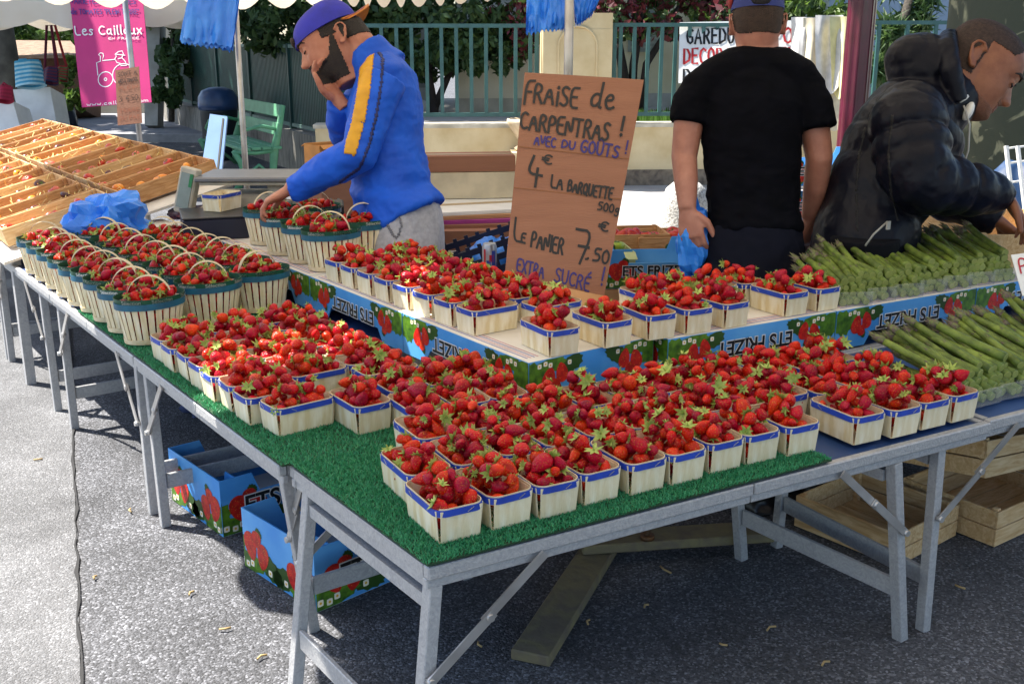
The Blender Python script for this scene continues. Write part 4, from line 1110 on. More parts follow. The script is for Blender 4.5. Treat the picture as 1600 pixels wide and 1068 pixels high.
# weighing scale
M_SCALE = mat('scale_beige', '#b7b1a0', .5, '#a49e8e', 20); M_SCALE2 = mat('scale_dark', '#4a4c52', .4)
p = at(376, 350, ZC); sc = thing('weighing_scale', 'beige market scale with grey pan and tilted display behind the black cash box', 'scale', (p.x + .02, p.y, ZC + .003), -.50)
b = MB(); b.box((0, 0, .045), (.40, .30, .07), bev=.01); b.box((0, .02, .11), (.30, .22, .07), bev=.015); b.build('housing', M_SCALE, sc)
b = MB(); b.box((.05, .02, .218), (.46, .34, .022), bev=.006); b.build('weighing_pan', mat('pan_grey', '#77797e', .35, metal=.4), sc)
b = MB(); b.box((.05, .02, .1985), (.42, .31, .014), bev=.004); b.build('pan_tray', M_SCALE, sc)
b = MB(); b.tube([(.17, -.06, .07), (.17, -.06, .195)], .042, 16); b.build('support_post', M_SCALE, sc)
b = MB(); b.box((0, 0, 0), (.085, .05, .21), bev=.006); o = b.build('display_head', M_SCALE, sc); o.location = (-.235, -.06, .16); o.rotation_euler = (-.12, .22, -.25)
b = MB(); b.box((.0, -.027, .0), (.06, .003, .16)); b.build('display_screen', mat('screen_grey', '#7d8a86', .2), o)
b = MB(); b.box((.022, -.0295, .05), (.016, .002, .06)); b.build('green_sticker', mat('sticker_green', '#1f7a45', .5), o)
for i in range(4):
    b = MB(); b.tube([((-1) ** i * .17, (-.12 if i < 2 else .12), 0), ((-1) ** i * .17, (-.12 if i < 2 else .12), .012)], .015, 10); b.build('foot', M_SCALE2, sc)
p = at(312, 378, ZC); q = (p.x + .10, p.y + .14)
cb = thing('cash_box', 'dark blue black metal cash box on the upturned boxes before the scale', 'cash box', (*q, ZC + .003), -.18)
b = MB(); b.box((0, 0, .045), (.27, .30, .09), bev=.005); b.build('box_body', mat('cashbox_navy', '#171c33', .45), cb)
b = MB(); b.box((0, 0, .0945), (.275, .305, .008), bev=.003); b.build('lid', mat('cashbox_lid', '#24262e', .35), cb)
punnet('empty blue rimmed wooden punnet standing on the black cash box', q[0] + .055, q[1] + .05, ZC + .103, -.9, 'single empty punnet', 0, True)
p = at(492, 350, ZC); bt = thing('black_tray', 'black ribbed plastic tray beside the scale near the man in blue', 'plastic tray', (p.x + .02, p.y + .05, ZC + .02), -.35)
b = MB(); b.box((0, 0, .035), (.27, .20, .07), bev=.006)
for i in range(7): b.box((-.11 + i * .037, 0, .0725), (.012, .19, .007))
b.build('tray_body', mat('black_tray_plastic', '#15161b', .5), bt)
def label_extra(r, x, y, z):
    b = MB(); b.box((-x * .22, -y / 2 - .0012, z * .55), (x * .3, .002, z * .4)); b.box((x * .12, -y / 2 - .0012, z * .62), (x * .2, .002, z * .25)); b.build('shipping_label', M_WHITE, r)
    b = MB(); P = lambda u, v, w: (u, -y / 2 - .003 - w, v)
    write(b, 'CE', x * .28, z * .12, z * .16, .003, P); pass
    b.build('print', M_BLACKINK, r, fixn=False)
p = atd(508, 372, 4.55); carton('brown carton topped with blue film behind the handled baskets', (p.x, p.y, p.z - .14), (.26, .24, .2), -.5, M_CARD2)
# crumpled plastic bags ----------------------------------------------------------
def crumple(name, label, cat, c, r, rz, m, seed, amp=.35, flat=.2, n=56, sc=1.6, group=None, facet=False):
    if facet: n = 30
    mb = MB(); vs = []; k = n // 2; off = Vector((seed * 3.1, seed * 1.7, 0))
    for i in range(k + 1):
        ph = math.pi * i / k
        for j in range(n):
            th = 2 * math.pi * j / n; d = Vector((math.sin(ph) * math.cos(th), math.sin(ph) * math.sin(th), math.cos(ph)))
            f = 1 + amp * (1 - 2 * abs(mnoise.noise(d * sc + off))) * .8 + amp * .45 * (1 - 2 * abs(mnoise.noise(d * sc * 2.3 + off))) + amp * .2 * (1 - 2 * abs(mnoise.noise(d * sc * 5 + off)))
            if facet: f = (.55 + amp * 1.1 * mnoise.noise(d * sc + off) + .55 * (mnoise.voronoi(d * 1.9 + off)[0][0]) + .18 * (mnoise.voronoi(d * 4.5 + off)[0][0]))
            v = Vector((d.x * r[0], d.y * r[1], d.z * r[2])) * f
            if v.z < -r[2] * flat: v.z = -r[2] * flat + (v.z + r[2] * flat) * .05
            vs.append(v + Vector((0, 0, r[2] * flat * 1.02)))
    mb.add(vs, [(i * n + j, (i + 1) * n + j, (i + 1) * n + (j + 1) % n, i * n + (j + 1) % n) for i in range(k) for j in range(n)], 0, not facet)
    o = mb.build(name, m); o.location = c; o.rotation_euler = (0, 0, rz); return tag(o, label, cat, group)
p = at(215, 372, ZC); fruit_box('upturned strawberry box at the far end, carrying the crumpled blue bag', (.06, 3.36, ZT), PHI + .1, .5, .3)
crumple('plastic_bag', 'crumpled blue plastic bag lying on a strawberry box before the tomato trays', 'plastic bag', (.0, 3.33, ZC + .003), (.20, .14, .15), .3, M_PLASTIC, 4, amp=.5, facet=True)
p = at(300, 335, ZC); crumple('plastic_bag', 'small clear patterned bag crumpled under the scale display', 'plastic bag', (p.x - .02, p.y - .1, ZC + .003), (.09, .06, .04), 0, mat('clear_print_film', '#a9a0b0', .3, '#6d3a44', 30), 9)
def film_stack(label, pxs, D, t, seed, n=5, group=None):
    r = thing('plastic_bag_bundle', label, 'plastic bags', atd(*pxs[0], D))
    for k in range(n):
        mb = MB(); N_, Mm = 26, 16; tl, tr, br, bl = [atd(x + rnd.uniform(-3, 3), y + rnd.uniform(-3, 5) * (i > 1), D + (k - n / 2) * t) for i, (x, y) in enumerate(pxs)]
        for side_ in (0, .003):
            vs = []
            for j in range(Mm + 1):
                for i in range(N_ + 1):
                    u, v = i / N_, j / Mm; p = tl.lerp(tr, u).lerp(bl.lerp(br, u), v)
                    w = (mnoise.noise(Vector((u * 5 + seed, v * 1.2 + k, seed))) * .035 + mnoise.noise(Vector((u * 14 + k, v * 4, seed))) * .010) * (.4 + v)
                    z = .008 * math.sin(i * 2.2 + k) * (1 if j == Mm else 0)
                    vs.append(p + _fw * (w + side_) + Vector((0, 0, z)))
            mb.add(vs, [(j * (N_ + 1) + i, j * (N_ + 1) + i + 1, (j + 1) * (N_ + 1) + i + 1, (j + 1) * (N_ + 1) + i) for j in range(Mm) for i in range(N_)], 0, True)
        under(mb.build('bag_sheet', M_PLASTIC, fixn=False), r)
    return r
film_stack('bundle of blue plastic bags hanging from the leaning parasol pole', [(300, -22), (374, -18), (362, 78), (283, 62)], 5.9, .014, 3)
film_stack('bundle of blue bags hung left of the steel pole above the price sign', [(826, -20), (886, -20), (884, 40), (824, 48)], 3.83, .012, 8)
film_stack('bundle of blue bags hung right of the steel pole above the price sign', [(896, -20), (945, -24), (925, 22), (900, 38)], 3.87, .012, 15)
# far right: crate, tag
CR = ('sturdy pine crate on the boxes beside the raised asparagus, under the reaching hand', (1526, 420), (1428, 374))
tg = Panel(atd(1580, 398, 3.12), atd(1655, 388, 3.12), atd(1655, 462, 3.08), atd(1598, 462, 3.08), .13, .13)
r = thing('price_tag', 'white card price tag with red handwriting at the right edge', 'price tag', atd(1600, 462, 3.08))
under(tg.slab(.003).build('card', M_WHITE), r)
m = MB(); write(m, 'Po', .012, .07, .045, .005, lambda x, y, z: tg(x, y, z + .001), jit=.1); under(m.build('red_writing', mat('red_ink', '#b3122a', .5), fixn=False), r)

# ---------------------------------------------------------------- beneath the tables
a, b_ = at(828, 1038), at(936, 866); d = (b_ - a).normalized()
pb = thing('parasol_base', 'weathered crossed plank parasol base with rusty brackets under the front table', 'parasol base', (b_.x, b_.y, 0))
M_OLDW = mat('weathered_plank', '#6b6150', .85, '#7d7452', 12, vdist=1.5, bump=.3, bscale=30)
m = MB(); m.bar(a + Vector((0, 0, .018)), b_ + d * .25 + Vector((0, 0, .018)), .105, .03, bev=.004); under(m.build('plank', M_OLDW), pb)
c1, c2 = at(905, 872), at(1200, 852); dd = (c2 - c1).normalized()
m = MB(); m.bar(c1 + Vector((0, 0, .05)), c2 + Vector((0, 0, .05)), .10, .03, bev=.004); under(m.build('plank', M_OLDW), pb)
for px in (876, 938, 1010):
    g_ = at(px, 872); m = MB(); m.tube([(g_.x, g_.y, .03), (g_.x, g_.y, .17)], .009, 8); m.tube([(g_.x, g_.y, .066), (g_.x, g_.y, .08)], .022, 8); under(m.build('bracket_bolt', mat('rusty_iron', '#5a4a3a', .6, '#7a5230', 40, metal=.5), ), pb)
def crate_at(label, pf, pl, h, ln, m, **k):
    f, l = at(*pf), at(*pl); d = (f - l); ang = math.atan2(d.y, d.x); n_ = Vector((-math.sin(ang), math.cos(ang), 0)); mid = (f + l) / 2 + n_ * ln / 2
    return wood_crate(label, (mid.x, mid.y, k.pop('z', .002)), (d.length, ln, h), ang, m, **k)
f, l = at(*CR[1], ZC), at(*CR[2], ZC); dv = f - l; an = math.atan2(dv.y, dv.x); nv = Vector((-math.sin(an), math.cos(an), 0)); md = (f + l) / 2 + nv * .24
wood_crate(CR[0], (md.x, md.y, ZC + .004), (dv.length, .48, .125), an, M_CRATE2)
crate_at('empty flat wooden crate lying alone on the asphalt under the right table end', (1400, 888), (1240, 822), .11, .34, M_CRATE2, slats=2)
f = at(1530, 856); wood_crate('lower wooden crate of the stacked pair on the ground at the right', (f.x + .27, f.y + .17, .002), (.50, .34, .12), .10, M_CRATE2, slats=2)
wood_crate('upper wooden crate tipped on the stacked pair on the ground at the right', (f.x + .22, f.y + .22, .17), (.50, .34, .12), .16, M_CRATE2, rx=-.12, ry=.14, slats=2)
g_ = at(1235, 800); crumple('bin_bag', 'shiny black bin bag lying behind the flat wooden crate', 'bin bag', (g_.x + .1, g_.y + .25, .0), (.24, .17, .10), .5, M_BLACKPL, 6, amp=.3)
g_ = at(285, 640); crumple('plastic_bag', 'clear blue tinted plastic bag on the ground under the left table', 'plastic bag', (g_.x + .2, g_.y, .0), (.16, .1, .1), .4, mat('dull_film', '#27324f', .25, '#56618a', 8), 12, amp=.4)
# small litter on the asphalt
for px, py, l in ((1040, 893, .05), (225, 615, .06), (352, 985, .03), (920, 975, .025), (1205, 985, .035), (150, 905, .02), (205, 800, .03), (300, 930, .025), (410, 1030, .03), (1130, 1010, .02), (1290, 1040, .03), (750, 1010, .025), (1010, 950, .02), (60, 720, .03), (1500, 920, .03)):
    g_ = at(px, py); m = MB(); a_ = rnd.uniform(0, 3); m.tube([(-l / 2, 0, .004), (0, .006, .006), (l / 2, 0, .004)], .003, 6); o = m.build('dry_twig', mat('dry_stem', '#b59a68', .8)); o.location = (g_.x, g_.y, .004); o.rotation_euler = (0, 0, a_)
    tag(o, 'dry plant scrap lying on the asphalt', 'twig', 'dry scraps on the asphalt')

# ---------------------------------------------------------------- behind the stall: cartons, blue boxes, crates
def w_at(px, py, D, dz=0): p = atd(px, py, D); return Vector((p.x, p.y, p.z + dz))
q = w_at(722, 400, 4.9); carton('brown carton with white shipping labels beside the man in blue', (q.x, q.y, q.z - .18), (.42, .34, .32), -.42, M_CARD, extra=label_extra)
base = q.z + .145
for k in range(4):
    carton(['lowest flattened carton of the pile on the labelled carton', 'flattened pink edged carton in the pile', 'flattened carton third in the pile', 'topmost flattened carton of the pile'][k], (q.x + .10 + .03 * k, q.y + .10 + .02 * k, base + k * .0165), (.62 - .03 * k, .46, .010), -.38 + .06 * k, [M_CARD, mat('magenta_card', '#a03a86', .6), M_CARD2, M_WHITE][k], name='flattened_carton', cat='flat carton')
z2 = base + .068
carton('long white carton with a printed ring mark on the flattened pile', (q.x + .2, q.y + .42, z2), (.62, .22, .12), -.40, mat('cream_card', '#cfc3a6', .7))
carton('long brown carton on top of the white carton', (q.x + .17, q.y + .43, z2 + .128), (.60, .2, .07), -.40, M_CARD)
# support under the pile (a carton below)
carton('large brown carton at the bottom of the carton pile', (q.x + .05, q.y + .1, .002), (.6, .45, max(.1, q.z - .19)), -.42, M_CARD2)
def plastic_crate(label, c, sz, rz, m, rx=0, ry=0):
    r = thing('plastic_crate', label, 'plastic crate', c, rz); r.rotation_euler = (rx, ry, rz); x, y, z = sz
    b = MB(); b.box((0, 0, .004), (x - .006, y - .006, .007)); t = .008
    for s in (-1, 1):
        for k in range(4): b.box((0, s * (y / 2 - t / 2), z * (.12 + .25 * k)), (x, t, z * .13))
        for k in range(7): b.box((-x / 2 + x * (k + .5) / 7, s * (y / 2 - t / 2 - .0005), z / 2), (x * .05, t * .8, z))
        for k in range(4): b.box((s * (x / 2 - t / 2), 0, z * (.12 + .25 * k)), (t, y - 2 * t - .001, z * .13))
        for k in range(5): b.box((s * (x / 2 - t / 2 - .0005), -y / 2 + y * (k + .5) / 5, z / 2), (t * .8, y * .06, z))
    b.build('crate_shell', m, r); return r
q2 = w_at(768, 402, 4.35); plastic_crate('dark navy plastic crate tipped behind the drink can', (q2.x, q2.y, q2.z - .10), (.34, .28, .19), -.45, mat('navy_crate', '#141c3a', .45), ry=-.3)
crumple('plastic_bag', 'blue plastic bag stuffed in the navy plastic crate', 'plastic bag', (q2.x + .03, q2.y, q2.z - .05), (.11, .09, .09), .2, M_PLASTIC, 21, amp=.3)
carton('carton under the navy plastic crate', (q2.x, q2.y, .002), (.36, .3, q2.z - .17), -.45, M_CARD)
q = w_at(1012, 402, 4.55); fruit_box('upright blue strawberry box between the price sign and the man in black', (q.x, q.y, q.z - .10), -.42, .46, .3, .16, inv=False, group='upright strawberry boxes')
carton('carton under the upright blue strawberry box', (q.x, q.y, .002), (.44, .3, q.z - .11), -.42, M_CARD2)
for k, (px, py) in enumerate(((985, 372), (1040, 376))):
    c = w_at(px, py, 5.1); wood_crate(['wooden tray of red tomatoes right behind the price sign edge', 'wooden tray of red tomatoes before the granite bollard'][k], (c.x, c.y, c.z - .06), (.32, .26, .10), -.4, M_CRATE, group='wooden trays behind the sign')
    for j in range(6):
        o = link('tomato', TOM[0][j % 2]); o.location = (c.x + rnd.uniform(-.09, .09), c.y + rnd.uniform(-.07, .07), c.z + .02); o.rotation_euler = (rnd.uniform(-1, 1), 0, rnd.uniform(0, 6)); tag(o, ['red tomato in the wooden tray right behind the price sign edge', 'red tomato in the tray before the granite bollard'][k], 'tomato', 'tomatoes behind the sign, tray %s' % ORD[k])
c = w_at(1010, 390, 5.15); carton('large carton under the wooden tomato trays behind the sign', (c.x, c.y, .002), (.66, .3, c.z - .10), -.4, M_CARD2)
c = w_at(966, 398, 4.75); carton('pale green produce box at the right edge of the price sign', (c.x - .02, c.y + .02, c.z - .13), (.16, .24, .16), -.4, mat('pale_green_card', '#b5bd84', .7), open_=True)
for j in range(4):
    o = link('apple', tomato_mesh(mat('apple_green', '#9fb52a', .35), 50 + j)); o.location = (c.x - .02 + rnd.uniform(-.04, .04), c.y + .02 + rnd.uniform(-.06, .06), c.z + .03); tag(o, 'green apple in the pale green produce box', 'apple', 'green apples')
carton('carton under the pale green produce box', (c.x - .02, c.y + .02, .002), (.2, .26, c.z - .14), -.4, M_CARD)
q = w_at(1272, 320, 5.3)
for k in range(6):
    fruit_box('upright strawberry box in the tall stack behind the two standing sellers, %s from the ground' % ORD[k], (q.x, q.y, .003 + k * .168), -.5 + rnd.gauss(0, .04), .46, .32, .155, inv=False, group='tall stack of strawberry boxes')
q = w_at(1455, 345, 4.7)
for k in range(3):
    fruit_box('upright strawberry box in the low stack behind the pine crate, %s from the ground' % ORD[k], (q.x, q.y, .003 + k * .205), -.45, .5, .34, .19, inv=False, group='low stack of strawberry boxes')
# stones
def stone(label, c, r, m, seed, cat='bollard', name='stone_bollard'):
    mb = MB(); n = 28; vs = []; prof = [(1.0, 0), (1.0, .25), (.99, .5), (.95, .72), (.82, .88), (.55, .97), (.25, 1.0), (.02, 1.005)]
    for rr, z in prof:
        for j in range(n):
            th = 2 * math.pi * j / n; d = Vector((math.cos(th), math.sin(th), z)); f = rr * (1 + .05 * mnoise.noise(d * 2.5 + Vector((seed, 0, 0)))); vs.append((r[0] * f * d.x, r[1] * f * d.y, r[2] * z))
    mb.add(vs, [(i * n + j, i * n + (j + 1) % n, (i + 1) * n + (j + 1) % n, (i + 1) * n + j) for i in range(len(prof) - 1) for j in range(n)], 0, True)
    o = mb.build(name, m); o.location = c; return tag(o, label, cat)
M_GRAN = mat('granite', '#c4c2bb', .8, '#8e8a84', 70, bump=.5, bscale=60, contrast=(.42, .6))
q = at(1068, 385); stone('pale granite bollard behind the man in black', (q.x, q.y, 0), (.18, .18, .50), M_GRAN, 2)
q = at(528, 392); stone('rough brown stone bollard beside the man in blue', (q.x, q.y, 0), (.16, .16, .52), mat('brown_granite', '#a78d74', .85, '#6e5a48', 60, bump=.5, bscale=50), 7)
q = atd(512, 248, 7.2); carton('orange brown open carton behind the blue sleeve', (q.x, q.y, q.z - .10), (.24, .2, .2), .2, mat('orange_card', '#c68a4a', .85), open_=True)
carton('carton under the orange brown open carton', (q.x, q.y, .002), (.3, .3, max(.1, q.z - .12)), .2, M_CARD)
# ================================================================ BACKGROUND: walls, railings, bench, shrubs, trees, posters
M_PLAST = mat('ochre_plaster', '#d8c59c', .9, '#c4ad80', 3, bump=.15, bscale=40)
M_RUBBLE = mat('rubble_stone', '#8b7d6b', .95, '#5f554b', 9, vdist=1, bump=.8, bscale=14)
M_CONC = mat('weathered_concrete', '#98948a', .9, '#6e6b64', 5, vdist=.6, bump=.4, bscale=18, stretch=(4, 4, .8))
M_RAIL = mat('green_railing_paint', '#3f6865', .42, '#375c59', 10)
M_DKGREEN = mat('dark_green_fence', '#1c4640', .5, '#173a36', 8)
WA, WBv = Vector((4.57, 8.47, 0)), Vector((6.12, 7.71, 0)); WD = (WBv - WA).normalized(); WN = Vector((-WD.y, WD.x, 0))
if WN.dot(CAM - WA) > 0: WN = -WN                               # away from the camera
def WP(t, n=0.0, z=0.0): p = WA + WD * t + WN * n; return Vector((p.x, p.y, z))
def wbox(mb, t0, t1, n0, n1, z0, z1, mi=0):
    c = [WP(t0, n0), WP(t1, n0), WP(t1, n1), WP(t0, n1)]
    mb.add([(q.x, q.y, z0) for q in c] + [(q.x, q.y, z1) for q in c], [(3, 2, 1, 0), (4, 5, 6, 7), (0, 1, 5, 4), (1, 2, 6, 5), (2, 3, 7, 6), (3, 0, 4, 7)], mi); return mb
w = thing('garden_wall', 'low ochre plaster garden wall with a stone foot under the green railing', 'wall', WP(0))
m = MB(); wbox(m, -1.72, 9, 0, .28, .17, .62); under(m.build('plaster', M_PLAST), w)
m = MB(); wbox(m, -1.72, 9, -.012, .29, 0, .172)
under(m.build('rubble_foot', M_RUBBLE), w)
m = MB(); wbox(m, -1.74, 9, -.015, .30, .621, .66); under(m.build('coping', mat('coping_stone', '#cfc7b4', .8, '#a9a08c', 6)), w)
def railing(label, t0, t1, z0, z1, gap=.145):
    r = thing('railing', label, 'railing', WP(t0, .12, z0))
    for z in (z0 + .05, z1): m = MB(); wbox(m, t0, t1, .10, .145, z - .02, z + .02); under(m.build('rail', M_RAIL), r)
    n = int((t1 - t0) / gap)
    for i in range(n):
        t = t0 + (i + .5) * (t1 - t0) / n; m = MB(); wbox(m, t - .019, t + .019, .104, .138, z0 + .07, z1 - .02); under(m.build('bar', M_RAIL), r)
    for t in (t0 + .01, t1 - .01): m = MB(); wbox(m, t - .02, t + .02, .105, .146, .66, z1 + .02); under(m.build('post', M_RAIL), r)
    return r
railing('green bar railing on the garden wall left of the gate pillar', -1.55, .62, .70, 1.655)
railing('green bar railing on the garden wall right of the gate pillar', 1.42, 3.9, .70, 1.665)
railing('green bar railing behind the maroon post at the right', 4.1, 7.5, .70, 1.69, .3)
gp = thing('gate_pillar', 'ochre plaster pillar with a stepped top and grooved arch between the railings', 'pillar', WP(1.02))
m = MB(); wbox(m, .66, 1.38, -.06, .32, .0, 1.62); wbox(m, .66, .9, -.055, .31, 1.62, 1.80); wbox(m, .9, 1.18, -.055, .31, 1.62, 2.3); wbox(m, 1.18, 1.38, -.055, .31, 1.62, 1.78); under(m.build('shaft', M_PLAST), gp)
m = MB(); pts = [WP(1.02 + .2 * math.cos(a), -.066, 1.45 + .2 * math.sin(a)) for a in np.linspace(0, math.pi, 14)]; pts = [WP(1.22, -.066, .3)] + pts + [WP(.82, -.066, .3)]
m.tube(pts, .012, 6); under(m.build('arch_moulding', M_PLAST), gp)
# urns on the wall
def urn(label, t, sc):
    o = lathe([(.10 * sc, 0), (.14 * sc, .03 * sc), (.07 * sc, .07 * sc), (.12 * sc, .14 * sc), (.19 * sc, .24 * sc), (.205 * sc, .27 * sc), (.20 * sc, .30 * sc), (.17 * sc, .29 * sc)]).build('stone_urn', mat('urn_stone', '#cdb99a', .85, '#b39d7c', 10)); o.location = WP(t, -.22, .42); return tag(o, label, 'urn')
urn('wide pale stone urn standing at the garden wall left of the price sign', .50, 1.1).location.z = .40
pl = MB(); wbox(pl, .32, .68, -.40, -.02, 0, .40); tag(pl.build('urn_plinth', M_PLAST), 'square plaster plinth under the stone urn', 'plinth')
# left concrete wall with slatted fence
LW0, LW1 = Vector((3.28, 9.3, 0)), Vector((3.42, 18.4, 0)); ld = (LW1 - LW0).normalized(); ln = Vector((ld.y, -ld.x, 0))
def lbox(mb, s0, s1, n0, n1, z0, z1, mi=0):
    c = [LW0 + ld * s0 + ln * n0, LW0 + ld * s1 + ln * n0, LW0 + ld * s1 + ln * n1, LW0 + ld * s0 + ln * n1]
    mb.add([(q.x, q.y, z0) for q in c] + [(q.x, q.y, z1) for q in c], [(3, 2, 1, 0), (4, 5, 6, 7), (0, 1, 5, 4), (1, 2, 6, 5), (2, 3, 7, 6), (3, 0, 4, 7)], mi); return mb
m = MB(); lbox(m, .1, 9.2, 0, .3, 0, .47); tag(m.build('concrete_wall', M_CONC), 'low stained concrete wall receding behind the green bench', 'wall')
fp = thing('slatted_fence', 'dark green vertical slat fence on the concrete wall behind the bench', 'fence', LW0)
m = MB()
n = 150
for i in range(n): s = .15 + 8.9 * i / n; lbox(m, s, s + .038, .12, .135, .54, 1.42)
under(m.build('slats', M_DKGREEN), fp)
for z in (.52, 1.44): m = MB(); lbox(m, .1, 9.1, .10, .15, z - .02, z + .02); under(m.build('rail', mat('fence_rail', '#6d8a80', .5)), fp)
for i in range(6): m = MB(); s = .12 + i * 1.78; lbox(m, s - .03, s + .03, .09, .16, .47, 1.47); under(m.build('post', M_DKGREEN), fp)
m = MB(); lbox(m, -.12, .12, -.02, .3, 0, .72); tag(m.build('wall_pier', mat('white_plaster', '#c9c5ba', .9)), 'short white pier where the two garden walls meet', 'pier')
# bench
M_BENCH = mat('bench_green', '#5c9a72', .5, '#4f8a66', 10)
bn = thing('park_bench', 'pale green slatted park bench before the concrete wall', 'bench', (2.62, 9.35, 0), R(90 - 1))
for i, (y, z, h) in enumerate(((-.02, .43, .02), (-.13, .43, .02), (-.24, .43, .02), (-.35, .425, .02))):
    m = MB(); m.box((.8, -y - .05 - .0, z), (1.6, .095, .03), bev=.004); m.build('seat_slat', M_BENCH, bn)
for z, y in ((.62, -.05), (.80, -.10)):
    m = MB(); m.box((.8, y, z), (1.6, .03, .13), Matrix.Rotation(.2, 3, 'X'), bev=.005); m.build('back_slat', M_BENCH, bn)
for x in (.03, 1.57):
    m = MB()
    m.tube([(x, -.12, .86), (x, -.06, .6), (x, .0, .40), (x, .02, .2), (x, -.10, .0)], [(.02, .03), (.02, .035), (.02, .05), (.02, .04), (.02, .04)], 8)
    m.tube([(x, .42, .0), (x, .33, .16), (x, .36, .30), (x, .42, .42)], [(.02, .04), (.02, .03), (.02, .03), (.02, .03)], 8)
    m.tube([(x, .0, .40), (x, .2, .385), (x, .42, .40)], (.022), 8); m.tube([(x, .02, .12), (x, .17, .26), (x, .33, .14)], .02, 8)
    m.tube([(x, -.03, .62), (x, .12, .66), (x, .3, .62), (x, .34, .54), (x, .28, .47)], .018, 8)
    m.build('bench_end', M_BENCH, bn)
bi = at(345, 244); o = lathe([(.20, 0), (.22, .04), (.24, .62), (.245, .64)]).build('bin_body', mat('bin_dark', '#12222c', .5)); bn_ = thing('litter_bin', 'dark round litter bin with a domed blue lid near the bench', 'bin', (2.9, 12.6, 0)); o.parent = bn_
lathe([(.25, .64), (.26, .70), (.25, .80), (.2, .88), (.1, .92), (.01, .925)]).build('domed_lid', mat('bin_lid', '#2c4a78', .35), bn_)
pn = Panel(atd(328, 178, 7.9), atd(355, 182, 7.9), atd(344, 290, 7.7), atd(311, 286, 7.7), .2, .6)
r = thing('folded_table', 'folded pale blue table panel standing upright left of the leaning pole', 'folded table', atd(330, 290, 7.7)); under(pn.slab(.03).build('panel', mat('pale_blue_panel', '#6d92c0', .5, '#5f84b4', 5)), r)
m = MB(); m.bar(atd(349, 186, 7.82), atd(338, 288, 7.62), .012, .02); under(m.build('edge_strip', mat('dark_edge', '#171c22', .5)), r)

# ---------------------------------------------------------------- plants
M_FOL = [mat('foliage_dark', (0.03, 0.07, 0.022), .55, (0.06, 0.115, 0.035), 3, trans=.25), mat('foliage_mid', (0.05, 0.10, 0.025), .55, (0.09, 0.15, 0.04), 3, trans=.3),
         mat('foliage_lime', (0.16, 0.26, 0.04), .5, (0.10, 0.18, 0.03), 3, trans=.4), mat('foliage_red', (0.20, 0.035, 0.045), .55, (0.09, 0.025, 0.03), 4, trans=.3)]
M_BARK = mat('bark', '#4d463c', .95, '#2e2a25', 12, vdist=2, bump=.6, bscale=25)
M_BARKD = mat('dark_bark', '#2b2422', .95, '#1d1917', 12, bump=.5, bscale=25)
def plant(name, label, cat, base, clumps, n, size, mats, trunk=None, bark=None, group=None, seed=1, aspect=1.6):
    """clumps: (center, radius vec) in world; trunk: list of (points, radii)"""
    r = thing(name, label, cat, base, 0, group); q = np.random.default_rng(seed)
    if trunk:
        m = MB()
        for pts, rad in trunk: m.tube(pts, rad, 9)
        under(m.build('trunk' if cat == 'tree' else 'stem', bark or M_BARK), r)
    C_ = [tuple(c) for c, _ in clumps]; R_ = [tuple(x) for _, x in clumps]
    sub_c, sub_r = [], []
    for c, rad in zip(C_, R_):
        for _ in range(9):
            d = q.normal(size=3); d /= np.linalg.norm(d); sub_c.append(np.array(c) + d * np.array(rad) * (.45 + .55 * q.random())); sub_r.append(np.array(rad) * (.22 + .25 * q.random()))
    V, F = leaf_cloud(n, sub_c, sub_r, size, rng=q, aspect=aspect, surf=.6)
    mi = (q.random(len(F)) < .35).astype(int) if len(mats) > 1 else np.zeros(len(F), int)
    o = link('crown' if cat == 'tree' else 'leaves', np_mesh('leaves', V, F, mats, mi=mi, smooth=False)); under(o, r)
    return r
def S(px, py, D, r): return (atd(px, py, D), (r, r, r * .9))
plant('shrub', 'dense dark green shrub overhanging the railing above the slat fence', 'shrub', WP(-2.4, 2.2), [S(400, 20, 13.2, .8), S(480, 10, 13.2, .8), S(560, 30, 13, .7), S(430, 45, 13.4, .45), S(600, 20, 12.9, .8), S(540, -40, 13, .9), S(420, -30, 13.4, .9), S(350, 0, 14, .7)], 6500, .075, [M_FOL[0], M_FOL[1]], seed=3)
plant('tree', 'dark green bushy tree with a leaning trunk behind the railing', 'tree', WP(-.6, 1.9), [S(700, 20, 13, .8), S(760, 35, 13, .7), S(640, 40, 13, .65), S(720, 75, 12.9, .45), S(785, 70, 12.8, .35), S(670, 100, 12.9, .35), S(770, 0, 13, .7), S(640, -30, 13, .9)], 6500, .07, [M_FOL[0], M_FOL[1]],
      trunk=[([WP(-.55, 1.9), WP(-.5, 1.9, .7), atd(668, 110, 13), atd(700, 60, 13)], [.07, .06, .05, .03]), ([WP(-.5, 1.9, .7), atd(700, 120, 13), atd(740, 60, 13)], [.05, .04, .02])], bark=M_BARKD, seed=5)
plant('tree', 'red leaved tree with dark forked stems right of the gate pillar', 'tree', WP(1.9, 1.6), [S(985, 10, 12.6, .55), S(1040, 15, 12.6, .5), S(930, 5, 12.7, .5), S(1080, -10, 12.5, .6), S(830, 15, 12.9, .5), S(818, 50, 12.8, .35), S(1000, -40, 12.6, .8)], 5600, .065, [M_FOL[3], M_FOL[1]],
      trunk=[([WP(1.75, 1.6), atd(975, 120, 12.6), atd(965, 60, 12.6), atd(985, 0, 12.6)], [.07, .06, .05, .03]), ([WP(1.85, 1.6), atd(990, 100, 12.6), atd(1000, 40, 12.6), atd(1010, -20, 12.6)], [.06, .05, .045, .03]), ([WP(1.9, 1.6), atd(1010, 100, 12.6), atd(1035, 60, 12.6), atd(1060, 10, 12.6)], [.05, .045, .035, .02])], bark=M_BARKD, seed=8)
